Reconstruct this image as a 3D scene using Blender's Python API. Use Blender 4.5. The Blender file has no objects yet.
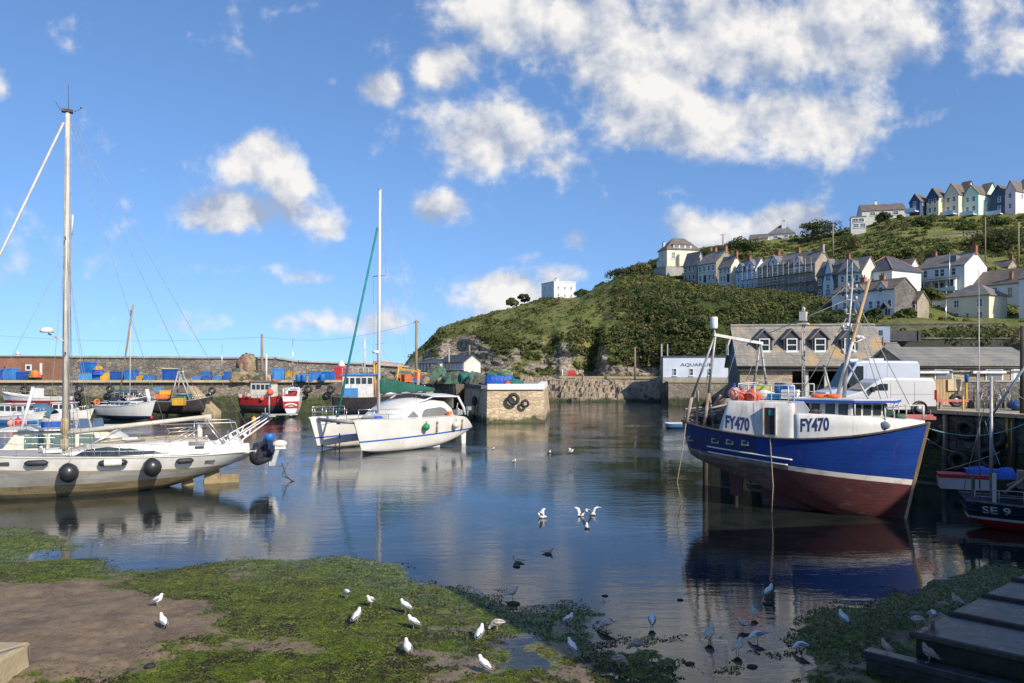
EXPOSURE=0.58; SKYHUE=.504; SKYSAT=1.14; SKYVAL=1.02; CLOUD=5.0
import bpy, math, random
import numpy as np
from mathutils import Vector, Matrix, noise as mn
S = bpy.context.scene
COL = S.collection
F, HY, CZ = 760.0, 365.0, 6.4          # focal length in pixels, horizon row, eye height above the water
PI = math.pi
rad = math.radians
rng = random.Random(7)
nr = np.random.default_rng(11)

def P(px, py, D): return Vector(((px-512)/F*D, D, CZ-(py-HY)/F*D))
def G(px, py, z=0.0):
    D = (CZ-z)*F/(py-HY); return Vector(((px-512)/F*D, D, z))
def fb(x, y, z=0.0, o=4):
    return mn.fractal(Vector((x, y, z)), 1.0, 2.0, o)

# ------------------------------------------------------------------ mesh helper
class MB:
    def __init__(s): s.v=[]; s.f=[]; s.m=[]; s.s=[]
    def add(s, vs, fs, mi=0, sm=False):
        b=len(s.v); s.v += [tuple(v) for v in vs]
        for f in fs:
            s.f.append(tuple(i+b for i in f)); s.m.append(mi); s.s.append(sm)
        return s
    def box(s, c, d, rz=0.0, mi=0, M=None, taper=1.0):
        hx,hy,hz=d[0]/2,d[1]/2,d[2]/2
        R = M if M is not None else Matrix.Rotation(rz,3,'Z')
        c=Vector(c); vs=[]
        for z in (-hz,hz):
            t = taper if z>0 else 1.0
            for x,y in ((-hx,-hy),(hx,-hy),(hx,hy),(-hx,hy)):
                vs.append(c+R@Vector((x*t,y*t,z)))
        return s.add(vs,[(3,2,1,0),(4,5,6,7),(0,1,5,4),(1,2,6,5),(2,3,7,6),(3,0,4,7)],mi)
    def b2(s, a, b, mi=0):
        return s.box([(a[i]+b[i])/2 for i in range(3)],[abs(b[i]-a[i]) for i in range(3)],mi=mi)
    def beam(s, p, q, w, h, mi=0):
        p,q=Vector(p),Vector(q); d=q-p; L=d.length
        if L<1e-6: return s
        d.normalize(); up=Vector((0,0,1)) if abs(d.z)<.98 else Vector((0,1,0))
        y=up.cross(d).normalized(); z=d.cross(y)
        R=Matrix((d,y,z)).transposed()
        return s.box((p+q)/2,(L,w,h),M=R,mi=mi)
    def tube(s, pts, r, n=7, mi=0, sm=True, cap=True):
        pts=[Vector(p) for p in pts]; k=len(pts)
        rs=r if isinstance(r,(list,tuple)) else [r]*k
        T=[(pts[min(i+1,k-1)]-pts[max(i-1,0)]).normalized() for i in range(k)]
        a=Vector((0,0,1)) if abs(T[0].z)<.9 else Vector((1,0,0))
        nrm=(a-T[0]*a.dot(T[0])).normalized(); vs=[]; fs=[]
        for i in range(k):
            nrm=(nrm-T[i]*nrm.dot(T[i])).normalized(); b=T[i].cross(nrm)
            for j in range(n):
                an=2*PI*j/n; vs.append(pts[i]+(nrm*math.cos(an)+b*math.sin(an))*rs[i])
        for i in range(k-1):
            for j in range(n):
                fs.append((i*n+j,i*n+(j+1)%n,(i+1)*n+(j+1)%n,(i+1)*n+j))
        s.add(vs,fs,mi,sm)
        if cap:
            s.add(vs[:n],[tuple(range(n-1,-1,-1))],mi); s.add(vs[-n:],[tuple(range(n))],mi)
        return s
    def rings(s, rg, mi=0, sm=True, cap=True, closed=True):
        n=len(rg[0]); vs=[v for r in rg for v in r]; fs=[]
        for i in range(len(rg)-1):
            for j in range(n if closed else n-1):
                fs.append((i*n+j,i*n+(j+1)%n,(i+1)*n+(j+1)%n,(i+1)*n+j))
        s.add(vs,fs,mi,sm)
        if cap:
            s.add(rg[0],[tuple(range(n-1,-1,-1))],mi); s.add(rg[-1],[tuple(range(n))],mi)
        return s
    def lathe(s, prof, c=(0,0,0), n=16, mi=0, M=None, sm=True):
        c=Vector(c); R=M or Matrix.Identity(3); rg=[]
        for r,z in prof:
            rg.append([c+R@Vector((r*math.cos(2*PI*j/n),r*math.sin(2*PI*j/n),z)) for j in range(n)])
        return s.rings(rg,mi,sm)
    def sphere(s, c, r, nu=12, nv=8, mi=0, M=None):
        rr=r if isinstance(r,(list,tuple)) else (r,r,r); R=M or Matrix.Identity(3); c=Vector(c); rg=[]
        for i in range(nv+1):
            th=-PI/2+PI*i/nv; k=max(math.cos(th),.02)
            rg.append([c+R@Vector((rr[0]*k*math.cos(2*PI*j/nu),rr[1]*k*math.sin(2*PI*j/nu),rr[2]*math.sin(th))) for j in range(nu)])
        return s.rings(rg,mi,True)
    def torus(s, c, R, r, ax='y', n=18, k=8, mi=0):
        c=Vector(c); rg=[]
        A=ax if isinstance(ax,Matrix) else {'z':Matrix.Identity(3),'y':Matrix.Rotation(PI/2,3,'X'),'x':Matrix.Rotation(PI/2,3,'Y')}[ax]
        for i in range(n+1):
            t=2*PI*i/n
            rg.append([c+A@Vector(((R+r*math.cos(2*PI*j/k))*math.cos(t),(R+r*math.cos(2*PI*j/k))*math.sin(t),r*1.15*math.sin(2*PI*j/k))) for j in range(k)])
        return s.rings(rg,mi,True,cap=False)
    def prism(s, poly, a, b, ax='y', mi=0):
        def mk(p,t): return {'y':(p[0],t,p[1]),'x':(t,p[0],p[1]),'z':(p[0],p[1],t)}[ax]
        n=len(poly); vs=[mk(p,a) for p in poly]+[mk(p,b) for p in poly]
        fs=[tuple(range(n)),tuple(range(2*n-1,n-1,-1))]+[(i,i+n,(i+1)%n+n,(i+1)%n) for i in range(n)]
        return s.add(vs,fs,mi)
    def build(s, name, mats, parent=None, loc=None, rot=None, fixn=True, bevel=0):
        me=bpy.data.meshes.new(name)
        me.from_pydata(s.v,[],s.f)
        if not isinstance(mats,(list,tuple)): mats=[mats]
        for m in mats: me.materials.append(m)
        me.polygons.foreach_set('material_index',s.m); me.polygons.foreach_set('use_smooth',s.s)
        me.update()
        if fixn:
            import bmesh
            bm=bmesh.new(); bm.from_mesh(me)
            bmesh.ops.remove_doubles(bm,verts=bm.verts,dist=0.0004)
            bmesh.ops.recalc_face_normals(bm,faces=bm.faces); bm.to_mesh(me); bm.free()
        o=bpy.data.objects.new(name,me); COL.objects.link(o)
        if parent: o.parent=parent
        if loc is not None: o.location=loc
        if rot is not None: o.rotation_euler=rot
        if bevel:
            b=o.modifiers.new('bevel','BEVEL'); b.width=bevel; b.segments=2; b.limit_method='ANGLE'
        return o

def tag(o, label=None, cat=None, group=None, kind=None):
    if label: o['label']=label
    if cat: o['category']=cat
    if group: o['group']=group
    if kind: o['kind']=kind
    return o
def thing(name, loc, label, cat, rz=0.0, group=None, rot=None):
    o=bpy.data.objects.new(name,None); COL.objects.link(o)
    o.location=loc; o.rotation_euler=rot or (0,0,rz); o.empty_display_size=.2
    return tag(o,label,cat,group)
def copy_tree(o, parent=None):
    c=o.copy(); COL.objects.link(c)
    if parent: c.parent=parent
    for ch in list(o.children): copy_tree(ch,c)
    return c
def fastmesh(name, V, Fq, mats, mi=None, smooth=False):
    me=bpy.data.meshes.new(name); nv=len(V); nf=len(Fq); k=Fq.shape[1]
    me.vertices.add(nv); me.vertices.foreach_set('co',np.asarray(V,dtype=np.float32).ravel())
    me.loops.add(nf*k); me.loops.foreach_set('vertex_index',np.asarray(Fq,dtype=np.int32).ravel())
    me.polygons.add(nf); me.polygons.foreach_set('loop_start',np.arange(0,nf*k,k,dtype=np.int32))
    for m in mats: me.materials.append(m)
    if mi is not None: me.polygons.foreach_set('material_index',np.asarray(mi,dtype=np.int32))
    me.polygons.foreach_set('use_smooth',np.full(nf,smooth))
    me.update(calc_edges=True); me.validate()
    return me
def text_mesh(txt, bold=0.0, depth=0.0):
    cu=bpy.data.curves.new('txt','FONT'); cu.body=txt; cu.size=1.0; cu.offset=bold; cu.extrude=depth; cu.resolution_u=3
    o=bpy.data.objects.new('txt',cu); COL.objects.link(o)
    bpy.context.view_layer.update()
    me=bpy.data.meshes.new_from_object(o)
    vs=[tuple(v.co) for v in me.vertices]; fs=[tuple(p.vertices) for p in me.polygons]
    bpy.data.objects.remove(o); bpy.data.curves.remove(cu); bpy.data.meshes.remove(me)
    xs=[v[0] for v in vs]; ys=[v[1] for v in vs]
    x0,x1,y0,y1=min(xs),max(xs),min(ys),max(ys)
    return [((v[0]-x0)/(x1-x0),(v[1]-y0)/(y1-y0),v[2]) for v in vs],fs,(x1-x0)/(y1-y0)

# ------------------------------------------------------------------ materials
def nodes(name):
    m=bpy.data.materials.new(name); m.use_nodes=True
    nt=m.node_tree; b=nt.nodes['Principled BSDF']
    return m,nt,b
def N(nt,t,**k):
    n=nt.nodes.new(t)
    for a,v in k.items():
        if a=='inp':
            for i,x in v.items(): n.inputs[i].default_value=x
        else: setattr(n,a,v)
    return n
def mixc(nt,fac,a,b,mode='MIX'):
    n=nt.nodes.new('ShaderNodeMix'); n.data_type='RGBA'; n.blend_type=mode
    for i,x in ((0,fac),(6,a),(7,b)):
        if hasattr(x,'links'): nt.links.new(x,n.inputs[i])
        elif i==0: n.inputs[0].default_value=x
        else: n.inputs[i].default_value=(*x,1)
    return n.outputs[2]
def mth(nt,op,a,b=None,c=None,clamp=False):
    n=nt.nodes.new('ShaderNodeMath'); n.operation=op; n.use_clamp=clamp
    for i,x in enumerate((a,b,c)):
        if x is None: continue
        if hasattr(x,'links'): nt.links.new(x,n.inputs[i])
        else: n.inputs[i].default_value=x
    return n.outputs[0]
def ramp(nt,fac,lo,hi):
    n=nt.nodes.new('ShaderNodeMapRange'); n.interpolation_type='SMOOTHSTEP'
    nt.links.new(fac,n.inputs[0]); n.inputs[1].default_value=lo; n.inputs[2].default_value=hi
    return n.outputs[0]
def noise(nt,vec,scale,detail=5,rough=.55,stretch=None):
    if stretch:
        mp=N(nt,'ShaderNodeMapping'); mp.inputs['Scale'].default_value=stretch; nt.links.new(vec,mp.inputs[0]); vec=mp.outputs[0]
    n=N(nt,'ShaderNodeTexNoise'); n.inputs['Scale'].default_value=scale; n.inputs['Detail'].default_value=detail; n.inputs['Roughness'].default_value=rough
    nt.links.new(vec,n.inputs['Vector']); return n.outputs[0]
def bump(nt,b,h,st,dist=.02):
    n=N(nt,'ShaderNodeBump'); n.inputs['Strength'].default_value=st; n.inputs['Distance'].default_value=dist
    nt.links.new(h,n.inputs['Height']); nt.links.new(n.outputs[0],b.inputs['Normal'])
def coord(nt,k='Object'): return N(nt,'ShaderNodeTexCoord').outputs[k]
def gpos(nt): return N(nt,'ShaderNodeNewGeometry').outputs['Position']
def sepz(nt,v,i=2):
    n=N(nt,'ShaderNodeSeparateXYZ'); nt.links.new(v,n.inputs[0]); return n.outputs[i]

def pm(name,c1,c2=None,sc=2.0,rough=.6,bmp=0.0,bsc=None,metal=0.0,streak=None,sa=.5,lo=.35,hi=.65,stretch=None,spec=.5,bd=.02):
    m,nt,b=nodes(name); v=coord(nt)
    c2=c2 or tuple(x*.78 for x in c1)
    n=noise(nt,v,sc,6,.6,stretch); col=mixc(nt,ramp(nt,n,lo,hi),c1,c2)
    if streak:
        s1=noise(nt,v,1.0,4,.6,(5,5,.55)); s2=noise(nt,v,.9,3)
        col=mixc(nt,mth(nt,'MULTIPLY',mth(nt,'MULTIPLY',ramp(nt,s1,.5,.72),ramp(nt,s2,.35,.65)),sa),col,streak)
    nt.links.new(col,b.inputs['Base Color'])
    r2=noise(nt,v,sc*2.3,3); nt.links.new(mth(nt,'MULTIPLY_ADD',r2,.3,rough-.15,True),b.inputs['Roughness'])
    b.inputs['Metallic'].default_value=metal; b.inputs['Specular IOR Level'].default_value=spec
    if bmp: bump(nt,b,noise(nt,v,bsc or sc*5,6,.65),bmp,bd)
    return m

def hull_paint(name,c1,c2,worn,plank=.17,wa=.6,rough=.5,ws=1.4,lo=.52,hi=.66):
    """planked painted hull: seams, rust weeps, scuffed patches"""
    m,nt,b=nodes(name); v=coord(nt); z=sepz(nt,v)
    col=mixc(nt,ramp(nt,noise(nt,v,1.1,6,.6,(.5,1,1.4)),.35,.65),c1,c2)
    ph=mth(nt,'FRACT',mth(nt,'DIVIDE',mth(nt,'ADD',z,mth(nt,'MULTIPLY',sepz(nt,v,0),.03)),plank)); seam=mth(nt,'SUBTRACT',1.0,ramp(nt,mth(nt,'ABSOLUTE',mth(nt,'SUBTRACT',ph,.5)),.0,.07))
    col=mixc(nt,mth(nt,'MULTIPLY',seam,mth(nt,'MULTIPLY',ramp(nt,noise(nt,v,1.5,4),.35,.55),.85)),col,tuple(x*.4 for x in c1))
    sc_=mth(nt,'MULTIPLY',ramp(nt,noise(nt,v,ws,7,.72,(.6,1,1.6)),lo,hi),ramp(nt,noise(nt,v,9,5,.7,(.35,1,1.6)),.42,.58)); col=mixc(nt,mth(nt,'MULTIPLY',sc_,wa),col,worn)
    rs=mth(nt,'MULTIPLY',ramp(nt,noise(nt,v,1,3,.6,(7,7,.5)),.60,.72),ramp(nt,noise(nt,v,.8,3),.42,.6)); col=mixc(nt,mth(nt,'MULTIPLY',rs,.5),col,(.16,.08,.04))
    col=mixc(nt,mth(nt,'MULTIPLY',ramp(nt,noise(nt,v,5,6,.7),.6,.72),.35),col,tuple(min(1,x*1.8+.03) for x in c1))
    nt.links.new(col,b.inputs['Base Color']); nt.links.new(mth(nt,'MULTIPLY_ADD',sc_,.3,rough),b.inputs['Roughness'])
    bump(nt,b,mth(nt,'SUBTRACT',mth(nt,'MULTIPLY',noise(nt,v,3,5,.6),.5),mth(nt,'MULTIPLY',seam,.6)),.35,.02); M[name]=m; return m
def stone(name,cols,mortar,sc=1.6,flat=1.9,bd=.04,tide=None,rough=.85):
    """rubble or coursed stone: cells of voronoi, weed-stained below a tide height"""
    m,nt,b=nodes(name); v=coord(nt)
    wob=N(nt,'ShaderNodeTexNoise'); wob.inputs['Scale'].default_value=1.5; nt.links.new(v,wob.inputs['Vector'])
    va=N(nt,'ShaderNodeVectorMath',operation='MULTIPLY_ADD'); nt.links.new(wob.outputs['Color'],va.inputs[0]); va.inputs[1].default_value=(.25,.25,.25); nt.links.new(v,va.inputs[2])
    mp=N(nt,'ShaderNodeMapping'); mp.inputs['Scale'].default_value=(1,1,flat); nt.links.new(va.outputs[0],mp.inputs[0])
    v1=N(nt,'ShaderNodeTexVoronoi'); v1.inputs['Scale'].default_value=sc; nt.links.new(mp.outputs[0],v1.inputs['Vector'])
    v2=N(nt,'ShaderNodeTexVoronoi',feature='DISTANCE_TO_EDGE'); v2.inputs['Scale'].default_value=sc; nt.links.new(mp.outputs[0],v2.inputs['Vector'])
    r=sepz(nt,v1.outputs['Color'],0); g=sepz(nt,v1.outputs['Color'],1)
    col=mixc(nt,r,cols[0],cols[1]); col=mixc(nt,mth(nt,'MULTIPLY',ramp(nt,g,.55,.8),.8),col,cols[2])
    col=mixc(nt,mth(nt,'MULTIPLY',ramp(nt,noise(nt,v,.35,5),.45,.65),.55),col,tuple(x*.45 for x in cols[0]))
    e=ramp(nt,v2.outputs['Distance'],.0,.07); col=mixc(nt,e,mortar,col)
    if tide is not None:
        z=sepz(nt,gpos(nt)); n=noise(nt,v,.7,5)
        k=ramp(nt,mth(nt,'SUBTRACT',mth(nt,'MULTIPLY_ADD',n,1.6,tide-.8),z),-.25,.3)
        wc=mixc(nt,ramp(nt,noise(nt,v,1.7,6),.4,.6),(.035,.05,.018),(.07,.09,.025))
        wc=mixc(nt,ramp(nt,noise(nt,v,.5,4),.5,.62),wc,(.035,.032,.025))
        col=mixc(nt,mth(nt,'MULTIPLY',k,.92),col,wc)
    nt.links.new(col,b.inputs['Base Color']); b.inputs['Roughness'].default_value=rough
    h=mth(nt,'ADD',e,mth(nt,'MULTIPLY',noise(nt,v,9,6),.6)); bump(nt,b,h,.8,bd)
    return m

def slate(name,c1,c2,lich=None,la=.5,row=.28,wid=.35):
    m,nt,b=nodes(name); v=coord(nt)
    sx=N(nt,'ShaderNodeSeparateXYZ'); nt.links.new(v,sx.inputs[0])
    cb=N(nt,'ShaderNodeCombineXYZ'); nt.links.new(mth(nt,'ADD',sx.outputs[0],sx.outputs[1]),cb.inputs[0]); nt.links.new(mth(nt,'MULTIPLY',sx.outputs[2],1.4),cb.inputs[1])
    br=N(nt,'ShaderNodeTexBrick'); nt.links.new(cb.outputs[0],br.inputs['Vector'])
    br.inputs['Scale'].default_value=1; br.inputs['Brick Width'].default_value=wid; br.inputs['Row Height'].default_value=row; br.inputs['Mortar Size'].default_value=.012
    br.inputs['Color1'].default_value=(*c1,1); br.inputs['Color2'].default_value=(*c2,1); br.inputs['Mortar'].default_value=(*[x*.45 for x in c1],1)
    col=br.outputs['Color']
    col=mixc(nt,mth(nt,'MULTIPLY',ramp(nt,noise(nt,v,.6,5),.4,.65),.5),col,tuple(x*1.35 for x in c2))
    if lich:
        l=mth(nt,'MULTIPLY',ramp(nt,noise(nt,v,.6,5,.65),.5,.64),ramp(nt,noise(nt,v,5,4,.7),.36,.52))
        col=mixc(nt,mth(nt,'MULTIPLY',l,la),col,lich)
    nt.links.new(col,b.inputs['Base Color']); b.inputs['Roughness'].default_value=.7
    bump(nt,b,mth(nt,'ADD',br.outputs['Fac'],noise(nt,v,8,4)),.5,.02)
    return m

def leaf(name,c1,c2):
    m,nt,b=nodes(name); v=gpos(nt)
    n=noise(nt,v,.9,4); n2=noise(nt,v,6,2)
    col=mixc(nt,ramp(nt,n,.35,.65),c1,c2); col=mixc(nt,mth(nt,'MULTIPLY',n2,.5),col,tuple(x*.5 for x in c1))
    nt.links.new(col,b.inputs['Base Color']); b.inputs['Roughness'].default_value=.6; b.inputs['Specular IOR Level'].default_value=.25
    tr=N(nt,'ShaderNodeBsdfTranslucent'); nt.links.new(col,tr.inputs[0])
    mx=N(nt,'ShaderNodeMixShader'); mx.inputs[0].default_value=.38; nt.links.new(b.outputs[0],mx.inputs[1]); nt.links.new(tr.outputs[0],mx.inputs[2])
    nt.links.new(mx.outputs[0],nt.nodes['Material Output'].inputs[0]); return m

def glass(name,c=(.02,.03,.035),rough=.06):
    m,nt,b=nodes(name); n=noise(nt,coord(nt),1.3,2)
    nt.links.new(mixc(nt,n,c,tuple(x*1.6 for x in c)),b.inputs['Base Color']); b.inputs['Roughness'].default_value=rough; b.inputs['Specular IOR Level'].default_value=.6
    return m

M={}
def W(n,*a,**k): M[n]=pm(n,*a,**k); return M[n]
W('white_paint',(.74,.73,.70),(.62,.61,.57),sc=1.2,rough=.45,streak=(.42,.36,.27),sa=.45)
W('white_clean',(.68,.68,.67),(.6,.6,.585),sc=.8,rough=.35)
W('gelcoat',(.70,.685,.64),(.60,.585,.54),sc=.7,rough=.28,streak=(.5,.45,.36),sa=.35)
W('cream_cabin',(.72,.68,.55),(.66,.61,.48),sc=.8,rough=.4,streak=(.4,.34,.24),sa=.3)
W('alu',(.62,.62,.6),(.5,.5,.48),sc=3,rough=.38,metal=.6)
W('mast_cream',(.56,.515,.42),(.46,.42,.34),sc=2,rough=.4)
W('wire_grey',(.34,.34,.34),(.22,.22,.22),sc=4,rough=.6)
W('steel_rail',(.7,.7,.7),(.5,.5,.5),sc=4,rough=.3,metal=.8)
W('galv',(.42,.43,.43),(.3,.3,.29),sc=3,rough=.55,metal=.4,streak=(.25,.13,.06),sa=.5)
W('rust_steel',(.22,.14,.09),(.34,.3,.26),sc=3,rough=.8,bmp=.3)
W('white_rusty',(.66,.655,.63),(.54,.525,.49),sc=2,rough=.5,streak=(.3,.15,.06),sa=.8)
W('grey_deck',(.4,.39,.36),(.3,.29,.27),sc=2,rough=.75,bmp=.2)
W('hull_grey',(.36,.355,.33),(.25,.245,.22),sc=1.6,rough=.6,streak=(.2,.17,.11),sa=.7,stretch=(.35,1,2.2))
W('hull_foul',(.3,.23,.12),(.13,.11,.06),sc=1.6,rough=.85,bmp=.3,stretch=(.3,1,1.5),streak=(.07,.08,.03),sa=.7)
W('hull_foul_dark',(.13,.11,.06),(.05,.048,.03),sc=1.6,rough=.85,bmp=.3,stretch=(.3,1,1.5),streak=(.04,.05,.02),sa=.7)
W('crate_faded',(.05,.22,.52),(.03,.15,.40),sc=1.2,rough=.6,streak=(.2,.27,.33),sa=.7)
W('crate_deep',(.010,.09,.36),(.01,.06,.25),sc=1.4,rough=.6,streak=(.07,.08,.1),sa=.7)
W('gold_line',(.42,.3,.12),(.35,.24,.1),sc=4,rough=.5)
W('black_rubber',(.022,.022,.024),(.035,.034,.033),sc=5,rough=.6,bmp=.15)
W('black_vinyl',(.018,.019,.024),(.03,.03,.035),sc=3,rough=.35)
W('navy_cover',(.012,.018,.045),(.02,.028,.06),sc=3,rough=.75,bmp=.3,bsc=4)
W('boat_blue',(.010,.042,.23),(.013,.055,.28),sc=1.0,rough=.42,streak=(.05,.06,.09),sa=.6,stretch=(.5,1,1))
W('boat_blue_worn',(.012,.04,.19),(.03,.045,.10),sc=2.2,rough=.5,streak=(.05,.04,.035),sa=.95,lo=.45,hi=.6)
W('antifoul',(.115,.025,.026),(.07,.022,.022),sc=2,rough=.75,streak=(.17,.11,.09),sa=.7,bmp=.15,stretch=(.4,1,1.6))
W('antifoul_worn',(.13,.045,.04),(.20,.15,.12),sc=2.4,rough=.8,streak=(.05,.035,.03),sa=.8,bmp=.2,stretch=(.3,1,1.8),lo=.42,hi=.6)
W('boot_white',(.68,.66,.6),(.42,.36,.3),sc=2.2,rough=.6,lo=.5,hi=.72)
W('rub_dark',(.04,.037,.036),(.09,.07,.058),sc=4,rough=.8)
W('blue_trim',(.025,.10,.45),(.03,.10,.4),sc=4,rough=.45)
W('letter_navy',(.02,.035,.12),(.03,.05,.15),sc=5,rough=.5)
W('letter_white',(.7,.72,.72),(.6,.62,.62),sc=5,rough=.5)
W('letter_dark',(.07,.08,.10),(.1,.11,.13),sc=5,rough=.7)
W('orange_buoy',(.80,.09,.035),(.66,.075,.03),sc=3,rough=.42,streak=(.35,.1,.05),sa=.5)
W('pink_buoy',(.75,.33,.24),(.62,.25,.18),sc=3,rough=.5)
W('red_buoy',(.55,.02,.02),sc=3,rough=.45)
W('yellow_buoy',(.7,.36,.02),sc=3,rough=.45)
W('green_buoy',(.02,.27,.09),(.02,.2,.07),sc=3,rough=.45)
W('fender_white',(.74,.7,.6),(.6,.55,.45),sc=3,rough=.5)
W('crate_blue',(.015,.15,.48),(.012,.11,.36),sc=1.5,rough=.5,streak=(.09,.14,.2),sa=.75)
W('crate_lightblue',(.05,.26,.5),(.04,.2,.42),sc=1.5,rough=.5)
W('crate_yellow',(.62,.36,.03),(.5,.28,.03),sc=1.5,rough=.55)
W('crate_cream',(.6,.48,.3),(.5,.4,.25),sc=1.5,rough=.6)
W('crate_dark',(.05,.05,.055),sc=2,rough=.6)
W('bin_red',(.5,.03,.03),(.4,.03,.03),sc=1.5,rough=.5)
W('orange_stuff',(.75,.19,.04),(.6,.12,.03),sc=3,rough=.7)
W('lime_stuff',(.30,.33,.07),sc=3,rough=.7)
W('tarp_blue',(.015,.10,.50),(.01,.07,.36),sc=2.5,rough=.45,bmp=.8,bsc=3,bd=.15)
W('net_green',(.05,.16,.12),(.09,.14,.08),sc=6,rough=.95,bmp=1,bsc=12,bd=.1,streak=(.16,.16,.12),sa=.6)
W('net_teal',(.03,.20,.16),(.02,.12,.10),sc=6,rough=.95,bmp=1,bsc=12,bd=.1)
W('net_grey',(.12,.13,.10),(.05,.055,.05),sc=5,rough=.95,bmp=1,bsc=12,bd=.1)
W('net_red',(.26,.09,.075),(.2,.14,.1),sc=3,rough=.95,bmp=1,bsc=12,bd=.1)
W('net_tan',(.36,.29,.18),(.22,.17,.1),sc=5,rough=.95,bmp=1,bsc=14,bd=.1)
W('rope_tan',(.42,.33,.2),(.3,.24,.14),sc=8,rough=.9)
W('rope_green',(.12,.3,.24),(.09,.2,.17),sc=8,rough=.9)
W('teal_sail',(.012,.22,.21),(.01,.16,.16),sc=2.5,rough=.8)
W('green_cover',(.012,.105,.075),(.01,.075,.055),sc=2,rough=.85,bmp=.6,bsc=4,bd=.06)
W('wood_pole',(.3,.23,.15),(.2,.15,.1),sc=2,rough=.85,stretch=(3,3,.4),bmp=.2)
W('wood_tan',(.48,.33,.17),(.36,.24,.12),sc=2,rough=.7,stretch=(3,3,.6))
W('wood_dark',(.045,.035,.026),(.08,.065,.05),sc=2,rough=.9,stretch=(3,3,.4),bmp=.4)
W('wood_old',(.17,.14,.11),(.1,.085,.07),sc=2.5,rough=.9,stretch=(2,2,.5),bmp=.4)
W('timber_stern',(.30,.235,.12),(.2,.155,.08),sc=3,rough=.8,bmp=.2)
W('white_wall',(.68,.68,.665),(.58,.58,.56),sc=.35,rough=.8,streak=(.5,.48,.43),sa=.5)
W('offwhite_wall',(.60,.585,.53),(.5,.485,.43),sc=.4,rough=.85,streak=(.4,.37,.3),sa=.5)
W('cream_wall',(.68,.62,.46),(.6,.54,.4),sc=.4,rough=.85,streak=(.42,.38,.28),sa=.45)
W('pale_blue_wall',(.58,.64,.71),(.5,.56,.64),sc=.4,rough=.8)
W('blue_wall',(.36,.50,.72),(.32,.45,.66),sc=.4,rough=.8)
W('navy_wall',(.035,.055,.12),(.045,.07,.14),sc=.5,rough=.75)
W('mint_wall',(.55,.72,.58),(.5,.66,.52),sc=.4,rough=.8)
W('pink_wall',(.72,.56,.56),(.66,.5,.5),sc=.4,rough=.8)
W('yellow_wall',(.72,.62,.38),(.66,.56,.34),sc=.4,rough=.8)
W('grey_render',(.36,.35,.33),(.28,.27,.25),sc=.5,rough=.9,bmp=.2)
W('concrete',(.36,.34,.30),(.25,.24,.21),sc=.8,rough=.9,bmp=.3,streak=(.14,.13,.11),sa=.5)
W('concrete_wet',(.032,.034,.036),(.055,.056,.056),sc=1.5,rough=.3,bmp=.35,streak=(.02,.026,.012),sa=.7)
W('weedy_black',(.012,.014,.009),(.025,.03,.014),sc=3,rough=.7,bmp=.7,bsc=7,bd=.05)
W('sandstone',(.50,.41,.26),(.40,.32,.19),sc=1.5,rough=.9,bmp=.35)
W('white_cap',(.8,.8,.78),(.66,.65,.62),sc=1,rough=.8)
W('brick_red',(.30,.12,.07),(.22,.09,.055),sc=3,rough=.9,bmp=.3)
W('terracotta',(.34,.16,.09),(.26,.13,.08),sc=3,rough=.85)
W('dark_wood',(.03,.03,.032),(.05,.05,.05),sc=3,rough=.8)
W('door_teal',(.03,.2,.2),sc=3,rough=.6)
W('navy_board',(.02,.07,.15),(.03,.09,.18),sc=2,rough=.7,stretch=(1,1,6))
W('frame_white',(.78,.78,.76),sc=3,rough=.5)
W('van_white',(.64,.65,.66),(.58,.59,.6),sc=.6,rough=.22)
W('van_white2',(.5,.56,.64),(.45,.51,.59),sc=.6,rough=.3)
W('plastic_black',(.02,.02,.02),sc=4,rough=.5)
W('tail_red',(.4,.01,.01),sc=4,rough=.25)
W('hubcap',(.45,.45,.46),(.3,.3,.3),sc=6,rough=.4,metal=.6)
W('panel_bluegrey',(.22,.28,.36),(.18,.23,.3),sc=1,rough=.6)
W('dark_slate_wall',(.05,.052,.06),(.035,.036,.04),sc=2,rough=.8)
W('boat_red',(.42,.025,.025),(.3,.02,.02),sc=1.4,rough=.5,streak=(.1,.03,.03),sa=.5)
W('boat_navy',(.012,.022,.055),(.016,.03,.07),sc=1.4,rough=.45,streak=(.05,.045,.04),sa=.5)
W('boat_black',(.025,.025,.03),(.045,.04,.04),sc=1.6,rough=.6,streak=(.14,.07,.04),sa=.7)
W('boat_lightblue',(.06,.24,.5),(.05,.2,.44),sc=1.4,rough=.5)
W('gantry_yellow',(.55,.31,.07),(.42,.22,.05),sc=3,rough=.6,streak=(.2,.09,.03),sa=.6)
W('cardboard',(.36,.25,.15),sc=3,rough=.9)
W('gull_white',(.72,.71,.68),(.6,.59,.57),sc=7,rough=.7)
W('gull_grey',(.22,.235,.25),(.16,.17,.185),sc=8,rough=.7)
W('gull_brown',(.42,.35,.27),(.2,.155,.11),sc=24,rough=.8,lo=.4,hi=.6)
W('gull_mottle',(.58,.53,.46),(.34,.28,.22),sc=22,rough=.8,lo=.42,hi=.6)
W('gull_beak',(.62,.36,.06),sc=9,rough=.5)
W('gull_leg',(.55,.33,.28),sc=9,rough=.6)
W('gull_dark',(.03,.028,.026),sc=9,rough=.6)
hull_paint('boat_blue',(.010,.042,.235),(.013,.055,.28),(.05,.055,.07),wa=.55,rough=.36,lo=.56,hi=.7)
hull_paint('boat_blue_worn',(.011,.038,.19),(.02,.042,.13),(.06,.05,.045),wa=.85,rough=.45,lo=.46,hi=.6)
hull_paint('antifoul',(.115,.027,.028),(.07,.024,.024),(.19,.14,.12),wa=.55,rough=.65)
hull_paint('antifoul_worn',(.12,.045,.04),(.15,.10,.085),(.24,.20,.17),wa=.75,rough=.7,lo=.44,hi=.58)
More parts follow.
